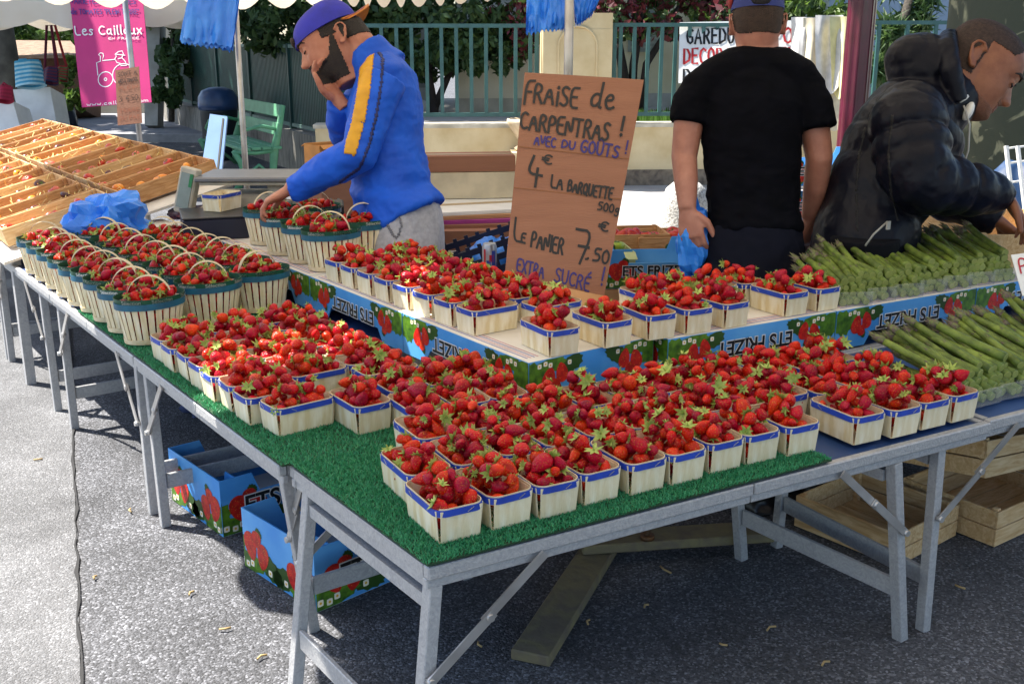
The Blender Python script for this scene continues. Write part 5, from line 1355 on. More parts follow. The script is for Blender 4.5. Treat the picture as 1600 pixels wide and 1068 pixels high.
plant('tree', 'green leaved tree above the banner behind the man in black', 'tree', WP(3.3, 3), [S(1110, 5, 13.6, .6), S(1230, 10, 13.4, .6), S(1290, 5, 13.3, .6), S(1150, 40, 13.6, .5)], 3600, .07, [M_FOL[1], M_FOL[2]], trunk=[([WP(3.3, 3), atd(1180, 60, 13.5), atd(1180, 0, 13.5)], [.08, .06, .04])], seed=11)
plant('palm_shrub', 'spiky dark palm fronds above the right railing', 'palm', WP(5.0, 2.4), [S(1420, 5, 12.6, .32), S(1400, 60, 12.6, .25), S(1370, 110, 12.2, .15)], 900, .05, [M_FOL[0], M_FOL[1]], trunk=[([WP(4.95, 2.4), atd(1405, 60, 12.6), atd(1420, 0, 12.6)], [.07, .06, .05])], seed=14, aspect=7)
plant('climbing_plant', 'dark ivy climbing the end of the slat fence at the left', 'climbing plant', LW1 - ld * .6, [S(268, 60, 17.3, .42), S(270, 110, 17.2, .36), S(268, 145, 17.1, .28), S(290, 40, 17.2, .4), S(300, 10, 17.2, .6), S(262, 20, 17.3, .5)], 4200, .085, [M_FOL[0], M_FOL[1]], trunk=[([atd(268, 190, 17.3), atd(270, 100, 17.3), atd(270, 20, 17.3)], [.05, .04, .02])], seed=21)
plant('tree', 'lime green sunlit tree at the far left beyond the wooden shed', 'tree', atd(60, 60, 24) - Vector((0, 0, 1.5)), [S(20, 58, 23, .55), S(60, 50, 24, .6), S(105, 52, 23, .5), S(100, 20, 24, .9), S(30, 20, 24, 1.0)], 4200, .14, [M_FOL[2], M_FOL[1]], trunk=[([atd(70, 62, 24) - Vector((0, 0, 1.5)), atd(70, 40, 24)], [.12, .08])], seed=31)
plant('shrub', 'yellow green shrub in a pot beside the pink poster', 'shrub', atd(118, 175, 14.5), [S(115, 152, 14.5, .18), S(122, 160, 14.4, .15), S(112, 120, 14.6, .14), S(118, 100, 14.6, .12)], 900, .07, [M_FOL[2], M_FOL[1]], seed=33)
gr = MB()
V, F = [], []
for i in range(2500):
    t = rnd.uniform(1.4, 4); n_ = rnd.uniform(.35, 1.2); p = WP(t, n_, .62 + rnd.uniform(0, .03)); a = rnd.uniform(0, 6.28); d = Vector((math.cos(a), math.sin(a), 0)) * .012; k = len(V)
    V += [p - d, p + d, p + d * .3 + Vector((0, 0, rnd.uniform(.05, .12))), p - d * .3 + Vector((0, 0, rnd.uniform(.05, .12)))]; F.append((k, k + 1, k + 2, k + 3))
tag(link('grass', np_mesh('grass', np.array([tuple(v) for v in V]), np.array(F), mat('grass_green', (0.09, 0.2, 0.03), .6, trans=.3), smooth=False)), kind='stuff')
m = MB(); wbox(m, -1.2, 9, .3, 6, 0, .615); tag(m.build('garden_terrace', mat('pale_bounce_soil', (0.42, 0.40, 0.36), .9, (.33, .31, .28), 8)), kind='structure')  # terrace soil, coloured pale to bounce sunlight onto the house walls
# houses behind
def house(label, t0, t1, n0, z1, m, wins=()):
    h = thing('house', label, 'house', WP((t0 + t1) / 2, n0))
    b = MB(); wbox(b, t0, t1, n0, n0 + 3, .5, z1); under(b.build('wall', m), h)
    b = MB(); wbox(b, t0 - .01, t1 + .01, n0 - .02, n0, .61, .80); under(b.build('plinth_band', mat('grey_plinth', '#b5b3aa', .9, '#9c998f', 5)), h)
    for (t, z, w, hh) in wins:
        b = MB(); wbox(b, t - w / 2, t + w / 2, n0 - .03, n0 - .001, z, z + hh); f_ = under(b.build('shutter', mat('shutter_grey', '#9aa39a', .6)), h)
        b = MB()
        for k in range(int(hh / .06)): wbox(b, t - w / 2 + .03, t + w / 2 - .03, n0 - .042, n0 - .0305, z + .02 + k * .06, z + .05 + k * .06)
        o = b.build('louvre', mat('shutter_grey2', '#8a938a', .6)); o.data.transform(Matrix.Translation(-h.location)); o.parent = f_
    return h
house('pale plastered house wall behind the railing left of the price sign', -.2, 1.0, 2.4, 5, mat('pale_house', '#d8d4c4', .9, '#c4bfad', 2))
house('cream house with grey shutters behind the red leaved tree', 1.2, 4.4, 3.6, 5.5, mat('cream_house', '#dcd4b4', .9, '#cbc19c', 2), [(2.35, 1.35, .42, 1.0), (3.2, 1.35, .42, 1.0)])
house('blue grey house far behind the maroon post', 4.2, 9, 5.2, 6, mat('bluegrey_house', '#8ea0b4', .9, '#7d8fa4', 2), [(5.2, 1.3, .5, 1.1)])
house('long shaded house closing the view behind the shrubs', -2.6, -.6, 5.5, 6, mat('grey_house', '#8a887e', .9, '#6f6d66', 2))
# banner and clothes over the railing
bp = Panel(atd(1062, 35, 11.25), atd(1256, 32, 11.2), atd(1256, 128, 11.12), atd(1060, 130, 11.17), 1.36, .68)
r = thing('banner', 'white banner with black and red capitals behind the man in black', 'banner', atd(1160, 130, 11.7)); under(bp.slab(.004, bow=.004).build('sheet', M_WHITE), r)
bk, rd = MB(), MB()
def bpx(px, py): return ((px - 1062) / 194 * 1.36, (1 - (py - 34) / 95) * .68)
for t, x0, x1, y0, y1, mm in (('GAREDU', 1074, 1140, 68, 45, bk), ('EXPO', 1172, 1232, 69, 46, rd), ('DECORA', 1070, 1136, 99, 76, rd), ('ARTIS', 1190, 1240, 99, 77, rd), ('D', 1070, 1080, 126, 108, bk)):
    nm_ = 'black_lettering' if mm is bk else 'red_lettering'; mq = M_BLACKINK if mm is bk else mat('banner_red', '#b01a20', .6); mm = MB(); a, b = bpx(x0, y0), bpx(x1, y0); fit(mm, lambda x, y, z: bp(x, y, z + .006), t, a[0], b[0], a[1], bpx(x0, y1)[1] - a[1], .025, jit=0, gap=1.6, sharp=True); under(mm.build(nm_, mq, fixn=False), r)
def drape(label, px0, px1, y0, y1, D, m, seed, name='hanging_cloth', cat='cloth'):
    mb = MB(); nx, ny = 30, 18
    for off in (0, .012):
        vs = []
        for j in range(ny + 1):
            for i in range(nx + 1):
                u, v = i / nx, j / ny; sh = 1 - .12 * math.sin(v * 2.5 + seed); px = px0 + (px1 - px0) * (.5 + (u - .5) * sh); py = y0 + (y1 - y0) * v * (1 + .06 * math.sin(u * 7 + seed))
                p = atd(px, py, D + off + (.05 * math.sin(u * 7 + seed + v * 1.5) + .012 * math.sin(u * 17 + 2 * v)) * min(1, v * 3 + .15)); vs.append(p)
        mb.add(vs, [(j * (nx + 1) + i, j * (nx + 1) + i + 1, (j + 1) * (nx + 1) + i + 1, (j + 1) * (nx + 1) + i) for j in range(ny) for i in range(nx)], 0, True)
    return tag(mb.build(name, m, fixn=False), label, cat)
drape('white cloth hung over the railing just right of the banner', 1234, 1276, 27, 118, 10.95, mat('white_cloth', '#cfccc8', .9), 1)
drape('long pale cream cloth hung over the railing between two white ones', 1252, 1310, 28, 195, 10.9, mat('cream_cloth', '#c9bfa6', .9), 2)
drape('white cloth hung over the railing beside the yellow towel', 1276, 1316, 24, 140, 10.85, mat('white_cloth', '#cfccc8', .9), 4)
drape('pale yellow towel hung over the railing beside the maroon post', 1298, 1328, 26, 148, 10.8, mat('yellow_towel', '#d3cb98', .9), 5)
# maroon post
q = atd(1338, 120, 6.3); mp = thing('street_post', 'glossy maroon fluted street post behind the two sellers', 'post', (q.x, q.y, 0))
m = MB(); n = 32
vs = [((.075 + .006 * math.cos(j * 2 * math.pi / n * 8)) * math.cos(2 * math.pi * j / n), (.075 + .006 * math.cos(j * 2 * math.pi / n * 8)) * math.sin(2 * math.pi * j / n), z) for z in (.3, 3.2) for j in range(n)]
m.add(vs, [(j, (j + 1) % n, n + (j + 1) % n, n + j) for j in range(n)], 0, True); m.build('shaft', mat('maroon_paint', '#4d0a22', .28, '#5d1230', 6, coat=.4), mp)
lathe([(.16, 0), (.16, .06), (.12, .1), (.12, .24), (.09, .3)], 24).build('foot', mat('maroon_paint', '#4d0a22'), mp)
# plane tree at the right
q = atd(1610, 150, 6.2); pt = thing('plane_tree', 'thick mottled plane tree trunk behind the man in the dark jacket', 'tree', (q.x, q.y, 0))
m = MB(); vs = []; n = 40; k = 24
for i in range(k + 1):
    z = 4.4 * i / k; rr = .52 - .05 * z + .16 * math.exp(-z * 3)
    for j in range(n):
        th = 2 * math.pi * j / n; d = Vector((math.cos(th) * 1.3, math.sin(th) * 1.3, z * .9)); f = rr * (1 + .07 * mnoise.noise(d) + .03 * mnoise.noise(d * 3)); vs.append((f * math.cos(th) - .06 * z, f * math.sin(th), z))
m.add(vs, [(i * n + j, i * n + (j + 1) % n, (i + 1) * n + (j + 1) % n, (i + 1) * n + j) for i in range(k) for j in range(n)], 0, True)
m.build('trunk', mat('plane_bark', '#4d4f3c', .9, '#9c9672', 6, vdist=1.2, bump=.35, bscale=12, contrast=(.56, .62)), pt)
V, F = leaf_cloud(9000, [(a * 1.6, b * 1.6, 5.4 + c) for a in (-1, 0, 1) for b in (-1, 0, 1) for c in (0, .8)], [(1.1, 1.1, .8)] * 18, .16)
link('crown', np_mesh('crown', V, F, [M_FOL[1]], smooth=False), pt)
# plane tree far left, shading the road
q = atd(2, 90, 15); pl_ = thing('plane_tree', 'grey plane tree trunk at the far left edge behind the striped bags', 'tree', (q.x, q.y, 0))
m = MB(); m.tube([(0, 0, 0), (.03, 0, 1.2), (-.02, 0, 2.6), (.1, 0, 4)], [.28, .2, .18, .16], 20); m.build('trunk', mat('grey_bark', '#6a665c', .9, '#4a4740', 5, bump=.4, bscale=14), pl_)
q2 = np.random.default_rng(77); cc = [(x, y, 5.2 + q2.random() * 1.6) for x in np.arange(-2.5, 6.5, 1.5) for y in np.arange(-2.6, 5, 1.5) if q2.random() < .8]
V, F = leaf_cloud(13000, cc, [(1.0, 1.0, .7)] * len(cc), .2, rng=q2); link('crown', np_mesh('crown', V, F, [M_FOL[1]], smooth=False), pl_)
# far right rack and tarp
q = atd(1590, 300, 5.2); o = crumple('tarpaulin', 'blue tarpaulin heap beside the plane tree at the right edge', 'tarpaulin', (q.x, q.y, 0), (.34, .26, .80), .3, mat('tarp_blue', '#183a62', .6, '#142f50', 6), 31, amp=.12, flat=.1, sc=1.2)
rk = thing('metal_rack', 'white wire rack at the right edge before the blue tarpaulin', 'rack', atd(1590, 400, 4.75))
for px in (1572, 1590, 1612): m = MB(); m.bar(atd(px, 228, 4.75), atd(px + 22, 420, 4.7), .014, .014); under(m.build('upright', M_WHITE), rk)
for y in (232, 255, 285): m = MB(); m.bar(atd(1572 + (y - 228) * .11, y, 4.745), atd(1640, y - 8, 4.9), .008, .008); under(m.build('crosswire', M_WHITE), rk)

# ---------------------------------------------------------------- far left: bag stall, poster, pole, awning
q = atd(211, 120, 8.6); po = thing('awning_pole', 'thin steel pole carrying a small cardboard notice at the tomato stall', 'pole', (q.x, q.y, 0)); m = MB(); m.tube([(0, 0, 0), (-.03, 0, 2.4)], .022, 12); m.build('tube', M_STEEL, po)
nt_ = Panel(atd(180, 110, 8.5), atd(217, 104, 8.5), atd(222, 192, 8.45), atd(184, 196, 8.45), .2, .46)
r = thing('cardboard_notice', 'small cardboard notice with faded handwriting fixed to the thin steel pole', 'notice', atd(200, 196, 8.47)); under(nt_.slab(.005).build('board', M_CARD), r)
m = MB(); T = lambda x, y, z: nt_(x, y, z + .002)
for t, y, h in (('SONT A', .40, .035), ('ANES & TOMATES', .345, .03), ('3 €50', .19, .045)): fit(m, T, t, .02, .18, y, h, .005, jit=.15)
under(m.build('dark_writing', mat('brown_ink', '#4a2c1c', .7), fixn=False), r)
m = MB()
for t, y, h in (('PLEIN', .285, .03), ('TERRE', .10, .03), ('DU PAYS', .04, .03)): fit(m, T, t, .02, .18, y, h, .004, jit=.15)
under(m.build('faded_writing', mat('faded_ink', '#9a5030', .7), fixn=False), r)
ps = Panel(atd(107, -16, 10.6), atd(222, -14, 10.4), atd(237, 160, 10.3), atd(128, 168, 10.5), .73, 1.14)
r = thing('pink_poster', 'bright pink hanging poster with white lettering and a tractor drawing', 'poster', atd(180, 165, 10.4)); under(ps.slab(.006, bow=.004).build('sheet', mat('magenta_print', '#c2136b', .5, '#b51062', 3)), r)
def pp(px, py): 
    v = (py + 15) / 179; xl = 107 + 21 * v; xr = 222 + 15 * v; return ((px - xl) / (xr - xl) * .73, (1 - v) * 1.14)
wh, vi = MB(), MB(); T = lambda x, y, z: ps(x, y, z + .006)
for t, x0, x1, y0, h, pen, mm in (('Les Cailloux', 119, 222, 55, .085, .013, wh), ('EN FRANCE', 171, 218, 63, .022, .005, wh), ('www.cailloux.com', 137, 232, 163, .03, .006, wh), ('VARIETES ANCIENNES', 111, 213, 7, .05, .008, vi), ('de TOMATES "PLEIN TERRE"', 112, 218, 23, .048, .008, vi)):
    nm_ = 'white_lettering' if mm is wh else 'violet_writing'; mq = M_WHITE if mm is wh else mat('violet_marker', '#3a1a7a', .6); mm = MB(); a, b = pp(x0, y0), pp(x1, y0); fit(mm, T, t, a[0], b[0], a[1], h, pen, jit=.1); under(mm.build(nm_, mq, fixn=False), r)
def stroke(pts, pen=.009, mm=wh): ribbon(mm, [pp(*p) for p in pts], pen, T, .0006)
cir = lambda cx, cy, r, n=20: [(cx + r * math.cos(2 * math.pi * i / n), cy + r * math.sin(2 * math.pi * i / n)) for i in range(n + 1)]
stroke(cir(166, 124, 11.5)); stroke(cir(166, 124, 2)); stroke(cir(194, 118, 17)); stroke(cir(194, 118, 5))
stroke([(154, 117), (152, 98), (158, 96), (158, 88), (155, 86), (158, 83), (162, 84), (163, 88), (161, 95), (181, 94), (184, 99), (190, 101)]); stroke([(180, 94), (183, 89), (181, 86), (186, 82), (192, 81), (194, 86), (191, 92), (186, 93)]); stroke([(183, 86), (196, 88)]); stroke([(192, 92), (197, 98), (199, 104), (190, 104)])
under(wh.build('tractor_drawing', M_WHITE, fixn=False), r)
# awning above: real canopy, front valance reaching into the top of the picture
a0, a1 = atd(-60, 30, 10.6), atd(292, 14, 10.9)
canopy('stall_awning', 'cream scalloped awning over the bag stall at the upper left', [(a0.x, a0.y), (a1.x, a1.y), (a1.x + .9, a1.y + 2.6), (a0.x - .6, a0.y + 3.2)], 1.93, 2.5, .27, None, .75, 'awning')
# bag stall
def wpanel(label, pxs, D, m, t=.4):
    P = Panel(*[atd(x, y, D) for x, y in pxs], .5, .5); o = P.slab(t).build('stall_block', m); return tag(o, label, 'display block', 'white display blocks of the bag stall')
wpanel('white display block under the striped blue tote bag', [(20, 140), (78, 136), (92, 214), (40, 226)], 12.0, M_WHITE)
wpanel('white display block at the left edge under the red bag', [(-20, 158), (20, 158), (38, 222), (-16, 240)], 11.4, M_WHITE)
def tote(label, pxs, D, m1, m2, seed, n=9, strap=None):
    r = thing('tote_bag', label, 'bag', atd(*pxs[3], D)); P = Panel(*[atd(x, y, D) for x, y in pxs], 1, 1); b = MB(); N_ = n * 2
    for j in range(N_):
        for i in range(10):
            def Q(ii, jj, s): u, v = ii / 10, jj / N_; return P(u, 1 - v, s * (.02 + .10 * math.sin(math.pi * u) * (.4 + .6 * v)) + .01 * math.sin(9 * u + seed))
            for s in (1, -1): b.add([Q(i, j, s), Q(i + 1, j, s), Q(i + 1, j + 1, s), Q(i, j + 1, s)], [(0, 1, 2, 3)], (j // 1) % 2, True)
    under(b.build('striped_body', [m1, m2], fixn=False), r)
    b = MB(); b.tube(strap, .014, 8); under(b.build('handle', m1), r); return r
tote('blue and white striped tote bag standing on the white display block', [(24, 97), (62, 94), (72, 134), (26, 138)], 11.8, mat('tote_blue', '#3f9ac2', .8), mat('tote_pale', '#a6d0dc', .8), 1, 6, [atd(30, 100, 11.8), atd(30, 94, 11.8), atd(40, 93, 11.8), atd(48, 100, 11.8)])
tote('small crimson bag on the left edge display block', [(-8, 138), (18, 134), (20, 158), (-6, 160)], 11.2, mat('crimson_cloth', '#8e1030', .8), mat('crimson2', '#a31a3c', .8), 2, 4, [atd(0, 137, 11.2), atd(6, 130, 11.2), atd(14, 136, 11.2)])
tote('dark red striped shoulder bag hanging by long straps from the awning', [(69, 108), (90, 104), (90, 130), (70, 131)], 11.5, mat('burgundy', '#5a1030', .8), mat('night_blue', '#221a44', .8), 3, 5, [atd(70, 108, 11.5), atd(73, 40, 11.5), atd(80, 40, 11.5), atd(88, 106, 11.5)])
tote('red green striped shoulder bag hanging by long straps beside the poster', [(90, 106), (107, 104), (104, 126), (92, 128)], 11.7, mat('bag_red', '#94202a', .8), mat('bag_green', '#4a6a3a', .8), 4, 5, [atd(91, 106, 11.7), atd(80, 40, 11.7), atd(86, 40, 11.7), atd(104, 104, 11.7)])
q = at(100, 209); crumple('bin_bag', 'dark bin bag on the pavement beside the white display blocks', 'bin bag', (q.x, q.y, .12), (.2, .18, .34), .2, mat('dark_bag', '#141b2a', .35), 44, amp=.2)
sh = thing('wooden_shed', 'brown plank shed with a low tiled roof behind the bag stall', 'shed', atd(75, 165, 19))
P_ = Panel(atd(-60, 84, 19), atd(124, 84, 19), atd(124, 168, 19), atd(-60, 176, 19), 2, 1); under(P_.slab(1.0).build('plank_wall', mat('shed_plank', '#6e5038', .9, '#50382a', 8, stretch=(14, 14, 1), bump=.4, bscale=20)), sh)
P_ = Panel(atd(-60, 62, 20.4), atd(110, 64, 20.4), atd(128, 85, 18.4), atd(-60, 88, 18.4), 2, 1); under(P_.slab(.06).build('roof', mat('shed_tile', '#8d7560', .9, '#6e5a48', 10, bump=.5, bscale=20)), sh)
P_ = Panel(atd(224, 22, 17.4), atd(250, 30, 17.4), atd(246, 196, 17.4), atd(226, 196, 17.4), 1, 1); tag(P_.slab(.3).build('stone_pier', mat('grey_pier', '#b5b3ac', .9, '#9a988f', 4)), 'grey stone pier at the end of the concrete wall', 'pier')
P_ = Panel(atd(120, 10, 21), atd(330, 10, 21), atd(330, 176, 21), atd(120, 176, 21), 1, 1); tag(P_.slab(.3).build('house_wall', mat('shade_house', '#a9a69a', .9, '#949186', 2)), 'shaded grey house wall behind the pink poster', 'wall')
P_ = Panel(atd(-400, -60, 32), atd(140, -60, 32), atd(140, 130, 32), atd(-400, 130, 32), 1, 1); tag(P_.slab(.5).build('house_wall', mat('far_house', '#b9b2a2', .9, '#a39c8c', 1)), 'distant pale house wall beyond the lime green tree', 'wall')
# ================================================================ PEOPLE
def remesh(mb, voxel, smooth=4, name='body', dec=None):
    me = mb.mesh('tmp', [M_WHITE])
    bm = bmesh.new(); bm.from_mesh(me); bmesh.ops.recalc_face_normals(bm, faces=bm.faces); bm.to_mesh(me); bm.free()
    o = bpy.data.objects.new('tmp', me); COL.objects.link(o)
    r = o.modifiers.new('r', 'REMESH'); r.mode = 'VOXEL'; r.voxel_size = voxel
    s = o.modifiers.new('s', 'SMOOTH'); s.factor = .5; s.iterations = smooth
    bpy.context.view_layer.update()
    out = bpy.data.meshes.new_from_object(o.evaluated_get(bpy.context.evaluated_depsgraph_get()))
    bpy.data.objects.remove(o); bpy.data.meshes.remove(me)
    out.name = name; out.materials.clear(); out.polygons.foreach_set('use_smooth', np.ones(len(out.polygons), bool))
    return out
def wrinkle(me, fn):
    me.update(); N_ = [v.normal.copy() for v in me.vertices]
    for v, n in zip(me.vertices, N_): v.co = v.co + n * fn(v.co, n)
    me.update()
def shell(src, pred, off, name, m, parent, thick=True):
    """a layer over part of a surface (hair, beard, stripe): outer skin plus turned-in edge"""
    fs = [p for p in src.polygons if pred(p.center)]
    idx = {}; vs = []; F = []
    for p in fs:
        f = []
        for i in p.vertices:
            if i not in idx: idx[i] = len(vs); vs.append(src.vertices[i].co + src.vertices[i].normal * off)
            f.append(idx[i])
        F.append(tuple(f))
    if thick:
        cnt = {}
        for f in F:
            for a, b in zip(f, f[1:] + f[:1]): cnt[(a, b)] = cnt.get((a, b), 0) + 1
        inv = {v: k for k, v in idx.items()}; low = {}
        for (a, b) in list(cnt):
            if (b, a) in cnt: continue
            for q in (a, b):
                if q not in low: low[q] = len(vs); vs.append(src.vertices[inv[q]].co - src.vertices[inv[q]].normal * .001)
            F.append((b, a, low[a], low[b]))
    me = bpy.data.meshes.new(name); me.from_pydata([tuple(v) for v in vs], [], F); me.materials.append(m)
    me.polygons.foreach_set('use_smooth', np.ones(len(me.polygons), bool)); me.update()
    o = link(name, me); o.data.transform(Matrix.Translation(-parent.location)); o.parent = parent; return o
def fin(me, name, m, root):
    me.materials.append(m); o = link(name, me); o.data.transform(Matrix.Translation(-root.location)); o.parent = root; return o
HEADT = [(-.155, .035, -.075, .050), (-.125, .045, -.078, .052), (-.112, .074, -.074, .052), (-.100, .084, -.074, .056), (-.088, .087, -.078, .060), (-.072, .088, -.084, .065), (-.058, .089, -.089, .069), (-.042, .090, -.095, .072), (-.022, .090, -.101, .0745), (0, .091, -.106, .0765),
         (.016, .096, -.109, .0775), (.035, .097, -.110, .078), (.055, .093, -.108, .077), (.075, .083, -.101, .072), (.093, .066, -.088, .062), (.106, .044, -.068, .047), (.115, .018, -.042, .028), (.118, -.008, -.018, .008)]
class Head:
    def __init__(s, ear, fwd, s_=1.0, near=None, ey=0.0):
        s.ey = ey
        near = near if near is not None else -_fw
        s.f = fwd.normalized(); s.x = (near - s.f * near.dot(s.f)).normalized(); s.u = s.f.cross(s.x) 
        if s.u.z < 0: s.u = -s.u
        s.s = s_; s.c = ear - s.x * .077 * s_ + s.f * (.012 - ey) * s_ + s.u * .012 * s_
    def w(s, x, y, z): return s.c + (s.x * x + s.f * y + s.u * z) * s.s
    def l(s, p): d = (Vector(p) - s.c) / s.s; return d.dot(s.x), d.dot(s.f), d.dot(s.u)
    def add(s, mb):
        n = 56; rows = []; zs = []
        for (a, b) in zip(HEADT[:-1], HEADT[1:]):
            for k in range(3): t = k / 3; rows.append([a[i] * (1 - t) + b[i] * t for i in range(4)])
        rows.append(list(HEADT[-1])); vs = []
        G = lambda d, w: math.exp(-(d / w) ** 2)
        for z, yf, yb, w in rows:
            cy, hy = (yf + yb) / 2, (yf - yb) / 2
            for j in range(n):
                th = 2 * math.pi * j / n; c, sn = math.cos(th), math.sin(th)
                e = 2 / 2.35; x = w * math.copysign(abs(c) ** e, c); y = cy + hy * math.copysign(abs(sn) ** e, sn)
                if y > 0.03:
                    fr = min(1, (y - .03) / .04)
                    nose = .030 * max(0, min(1, (.012 - z) / .05)) * (1 if z > -.046 else max(0, 1 - (-.046 - z) / .008)) if z < .012 else 0
                    y += fr * (nose * G(x, .0125) + .006 * G(abs(x) - .012, .007) * G(z + .040, .008))
                    y += fr * (-.0125 * G(abs(x) - .031, .015) * G(z + .001, .012) + .005 * G(z - .019, .008) * G(abs(x) - .026, .022))
                    y += fr * (.0065 * G(z + .066, .005) * G(x, .020) + .006 * G(z + .077, .005) * G(x, .018) - .005 * G(z + .0715, .0026) * G(x, .02) - .004 * G(z + .086, .005) * G(x, .02) + .007 * G(z + .100, .010) * G(x, .02))
                    y += fr * .004 * G(abs(x) - .045, .015) * G(z + .03, .02)
                vs.append(s.w(x, y, z))
        R_ = len(rows)
        mb.add(vs, [(i * n + j, i * n + (j + 1) % n, (i + 1) * n + (j + 1) % n, (i + 1) * n + j) for i in range(R_ - 1) for j in range(n)], 0, True)
        mb.f += [tuple(len(mb.v) - R_ * n + j for j in reversed(range(n))), tuple(len(mb.v) - n + j for j in range(n))]; mb.m += [0, 0]; mb.s += [True, True]
        for sx in (1, -1): mb.ell(s.w(sx * .031, .0775, -.001), [.0135 * s.s] * 3, None, 16)
        for sx in (1, -1):                                        # ears: disc, rim and lobe
            M = Matrix((s.x * sx, s.f, s.u)).transposed() @ Matrix.Rotation(.35, 3, 'Z')
            mb.ell(s.w(sx * .080, -.014 + s.ey, -.012), [q * s.s for q in (.007, .018, .028)], M, 14)
            mb.tube([s.w(sx * .085, -.002 + s.ey, -.038), s.w(sx * .087, -.010 + s.ey, -.042), s.w(sx * .089, -.027 + s.ey, -.022), s.w(sx * .092, -.037 + s.ey, .004), s.w(sx * .091, -.030 + s.ey, .020), s.w(sx * .088, -.013 + s.ey, .023), s.w(sx * .084, .002 + s.ey, .010)], [q * s.s for q in (.006, .006, .0045, .0045, .0045, .0045, .004)], 8)
            mb.ell(s.w(sx * .084, -.006 + s.ey, -.037), [q * s.s for q in (.006, .008, .009)], M, 10)
    def marks(s, root, brow, lash):
        for sx in (1, -1):
            b = MB(); b.tube([s.w(sx * .014, .100, .019), s.w(sx * .028, .099, .0255), s.w(sx * .044, .087, .024), s.w(sx * .053, .074, .015)], [q * s.s for q in (.003, .0042, .0034, .0015)], 8); under(b.build('eyebrow', brow), root)
            b = MB(); b.tube([s.w(sx * .0185, .0855, -.0065), s.w(sx * .025, .0895, -.0085), s.w(sx * .033, .0895, -.0088), s.w(sx * .043, .0835, -.0065)], [q * s.s for q in (.0012, .0022, .0024, .0014)], 8); under(b.build('eyelid', lash), root)
def hand(mb, wr, d, n, sd, curl, s=1.0, thumb=.5, spread=.05):
    """wr wrist point, d direction of the palm, n palm normal (towards the palm side), sd side the thumb is on (vector)"""
    d = d.normalized(); n = (n - d * n.dot(d)).normalized(); t = d.cross(n)
    if t.dot(sd) < 0: t = -t
    mb.tube([wr - d * .03 * s, wr, wr + d * .03 * s, wr + d * .065 * s, wr + d * .092 * s], [(.027 * s, .021 * s), (.028 * s, .020 * s), (.036 * s, .018 * s), (.043 * s, .0155 * s), (.040 * s, .012 * s)], 16, side=t)
    for k, (off, L) in enumerate(((.031, .074), (.0105, .083), (-.0105, .077), (-.030, .060))):
        p = wr + (d * .084 + t * off) * s; a = curl[k]; cur = 0.0; pts = [p - d * .02 * s, p]; dirv = (d + t * off * spread * 20).normalized()
        for j, fr in enumerate((.44, .31, .25)):
            cur += a * (0.75, 1.0, .8)[j]; v = dirv * math.cos(cur) + n * math.sin(cur); pts.append(pts[-1] + v * L * fr * s)
        fat = (1, 1.03, 1, .88)[k]
        mb.tube(pts, [.0098 * s * fat, .0102 * s * fat, .0092 * s * fat, .0084 * s * fat, .0066 * s * fat], 10)
        mb.ell(pts[-1], [.0066 * s * fat] * 3, None, 8)
        mb.ell(pts[2], [.0096 * s * fat] * 3, None, 8)
    p = wr + (d * .022 + t * .026) * s; v1 = (d * .62 + t * .62 + n * .35 * thumb).normalized(); v2 = (d * .85 + t * .15 + n * .6 * thumb).normalized()
    pts = [p, p + v1 * .042 * s, p + v1 * .042 * s + v2 * .032 * s, p + v1 * .042 * s + v2 * .058 * s]
    mb.tube(pts, [.0155 * s, .0118 * s, .0108 * s, .008 * s], 10); mb.ell(pts[-1], [.008 * s] * 3, None, 8)
def skin(name, a, b): return mat(name, a, .5, b, 22, sss=.12, bump=.08, bscale=160)
def im(a, b, c=0.0): return (_rt * a + _dn * b + _fw * c).normalized()
M_HAIR = mat('hair_dark', '#171210', .7, '#241c18', 60, bump=.4, bscale=260)
M_LASH = mat('lash_dark', '#1a1110', .6)
def folds(k1, amp, stretchv, seed=0.0, k2=3.1):
    sv = Vector(stretchv)
    def f(co, n):
        q = Vector((co.x * sv.x, co.y * sv.y, co.z * sv.z)) * k1 + Vector((seed, seed, seed))
        a = 1 - 2 * abs(mnoise.noise(q)); b = 1 - 2 * abs(mnoise.noise(q * k2))
        return amp * (a * .7 + b * .3 - .2)
    return f

# ---------------------------------------------------------------- man in the blue jersey (faces left, phone hand at the mouth)
D1 = 4.30
def A1(x, y, d=0.0): return atd(x, y, D1 + d)
p1 = thing('person', 'man in blue jersey and backwards cap with one hand at his mouth', 'person', (A1(630, 345).x, A1(630, 345).y, 0))
M_SK1 = skin('skin_olive', '#b57b62', '#a4664e')
h1 = Head(A1(532, 54, -.08), im(-.90, .42, -.12), 1.2, ey=-.030)
b = MB(); h1.add(b)
b.tube([A1(588, 118, .02), A1(572, 92, .01), A1(553, 62, .0), A1(540, 42, 0)], [.085, .077, .072, .068], 18, side=_rt)
torso = [(626, 440, 70, .18), (626, 390, 66, .185), (621, 335, 63, .175), (610, 280, 58, .165), (603, 225, 57, .175), (602, 170, 58, .19), (604, 125, 46, .20), (592, 98, 30, .13)]
b.tube([A1(x, y) for x, y, _, _ in torso], [(r * D1 / FPX - .016, w - .02) for _, _, r, w in torso], 22, side=_rt)
sh1, el1, wr1 = A1(598, 122, -.19), A1(560, 240, -.24), A1(452, 297, -.14)
b.tube([sh1, sh1.lerp(el1, .5), el1, el1.lerp(wr1, .5), wr1], [.06, .056, .048, .044, .031], 14)
hand(b, wr1, im(-.88, .48, -.05), im(-.35, .9, .1), im(-.5, .3, .9), (.55, .62, .62, .7), 1.12, .8)
sh2, el2, wr2 = A1(585, 128, .19), A1(537, 212, .16), A1(531, 158, -.03)
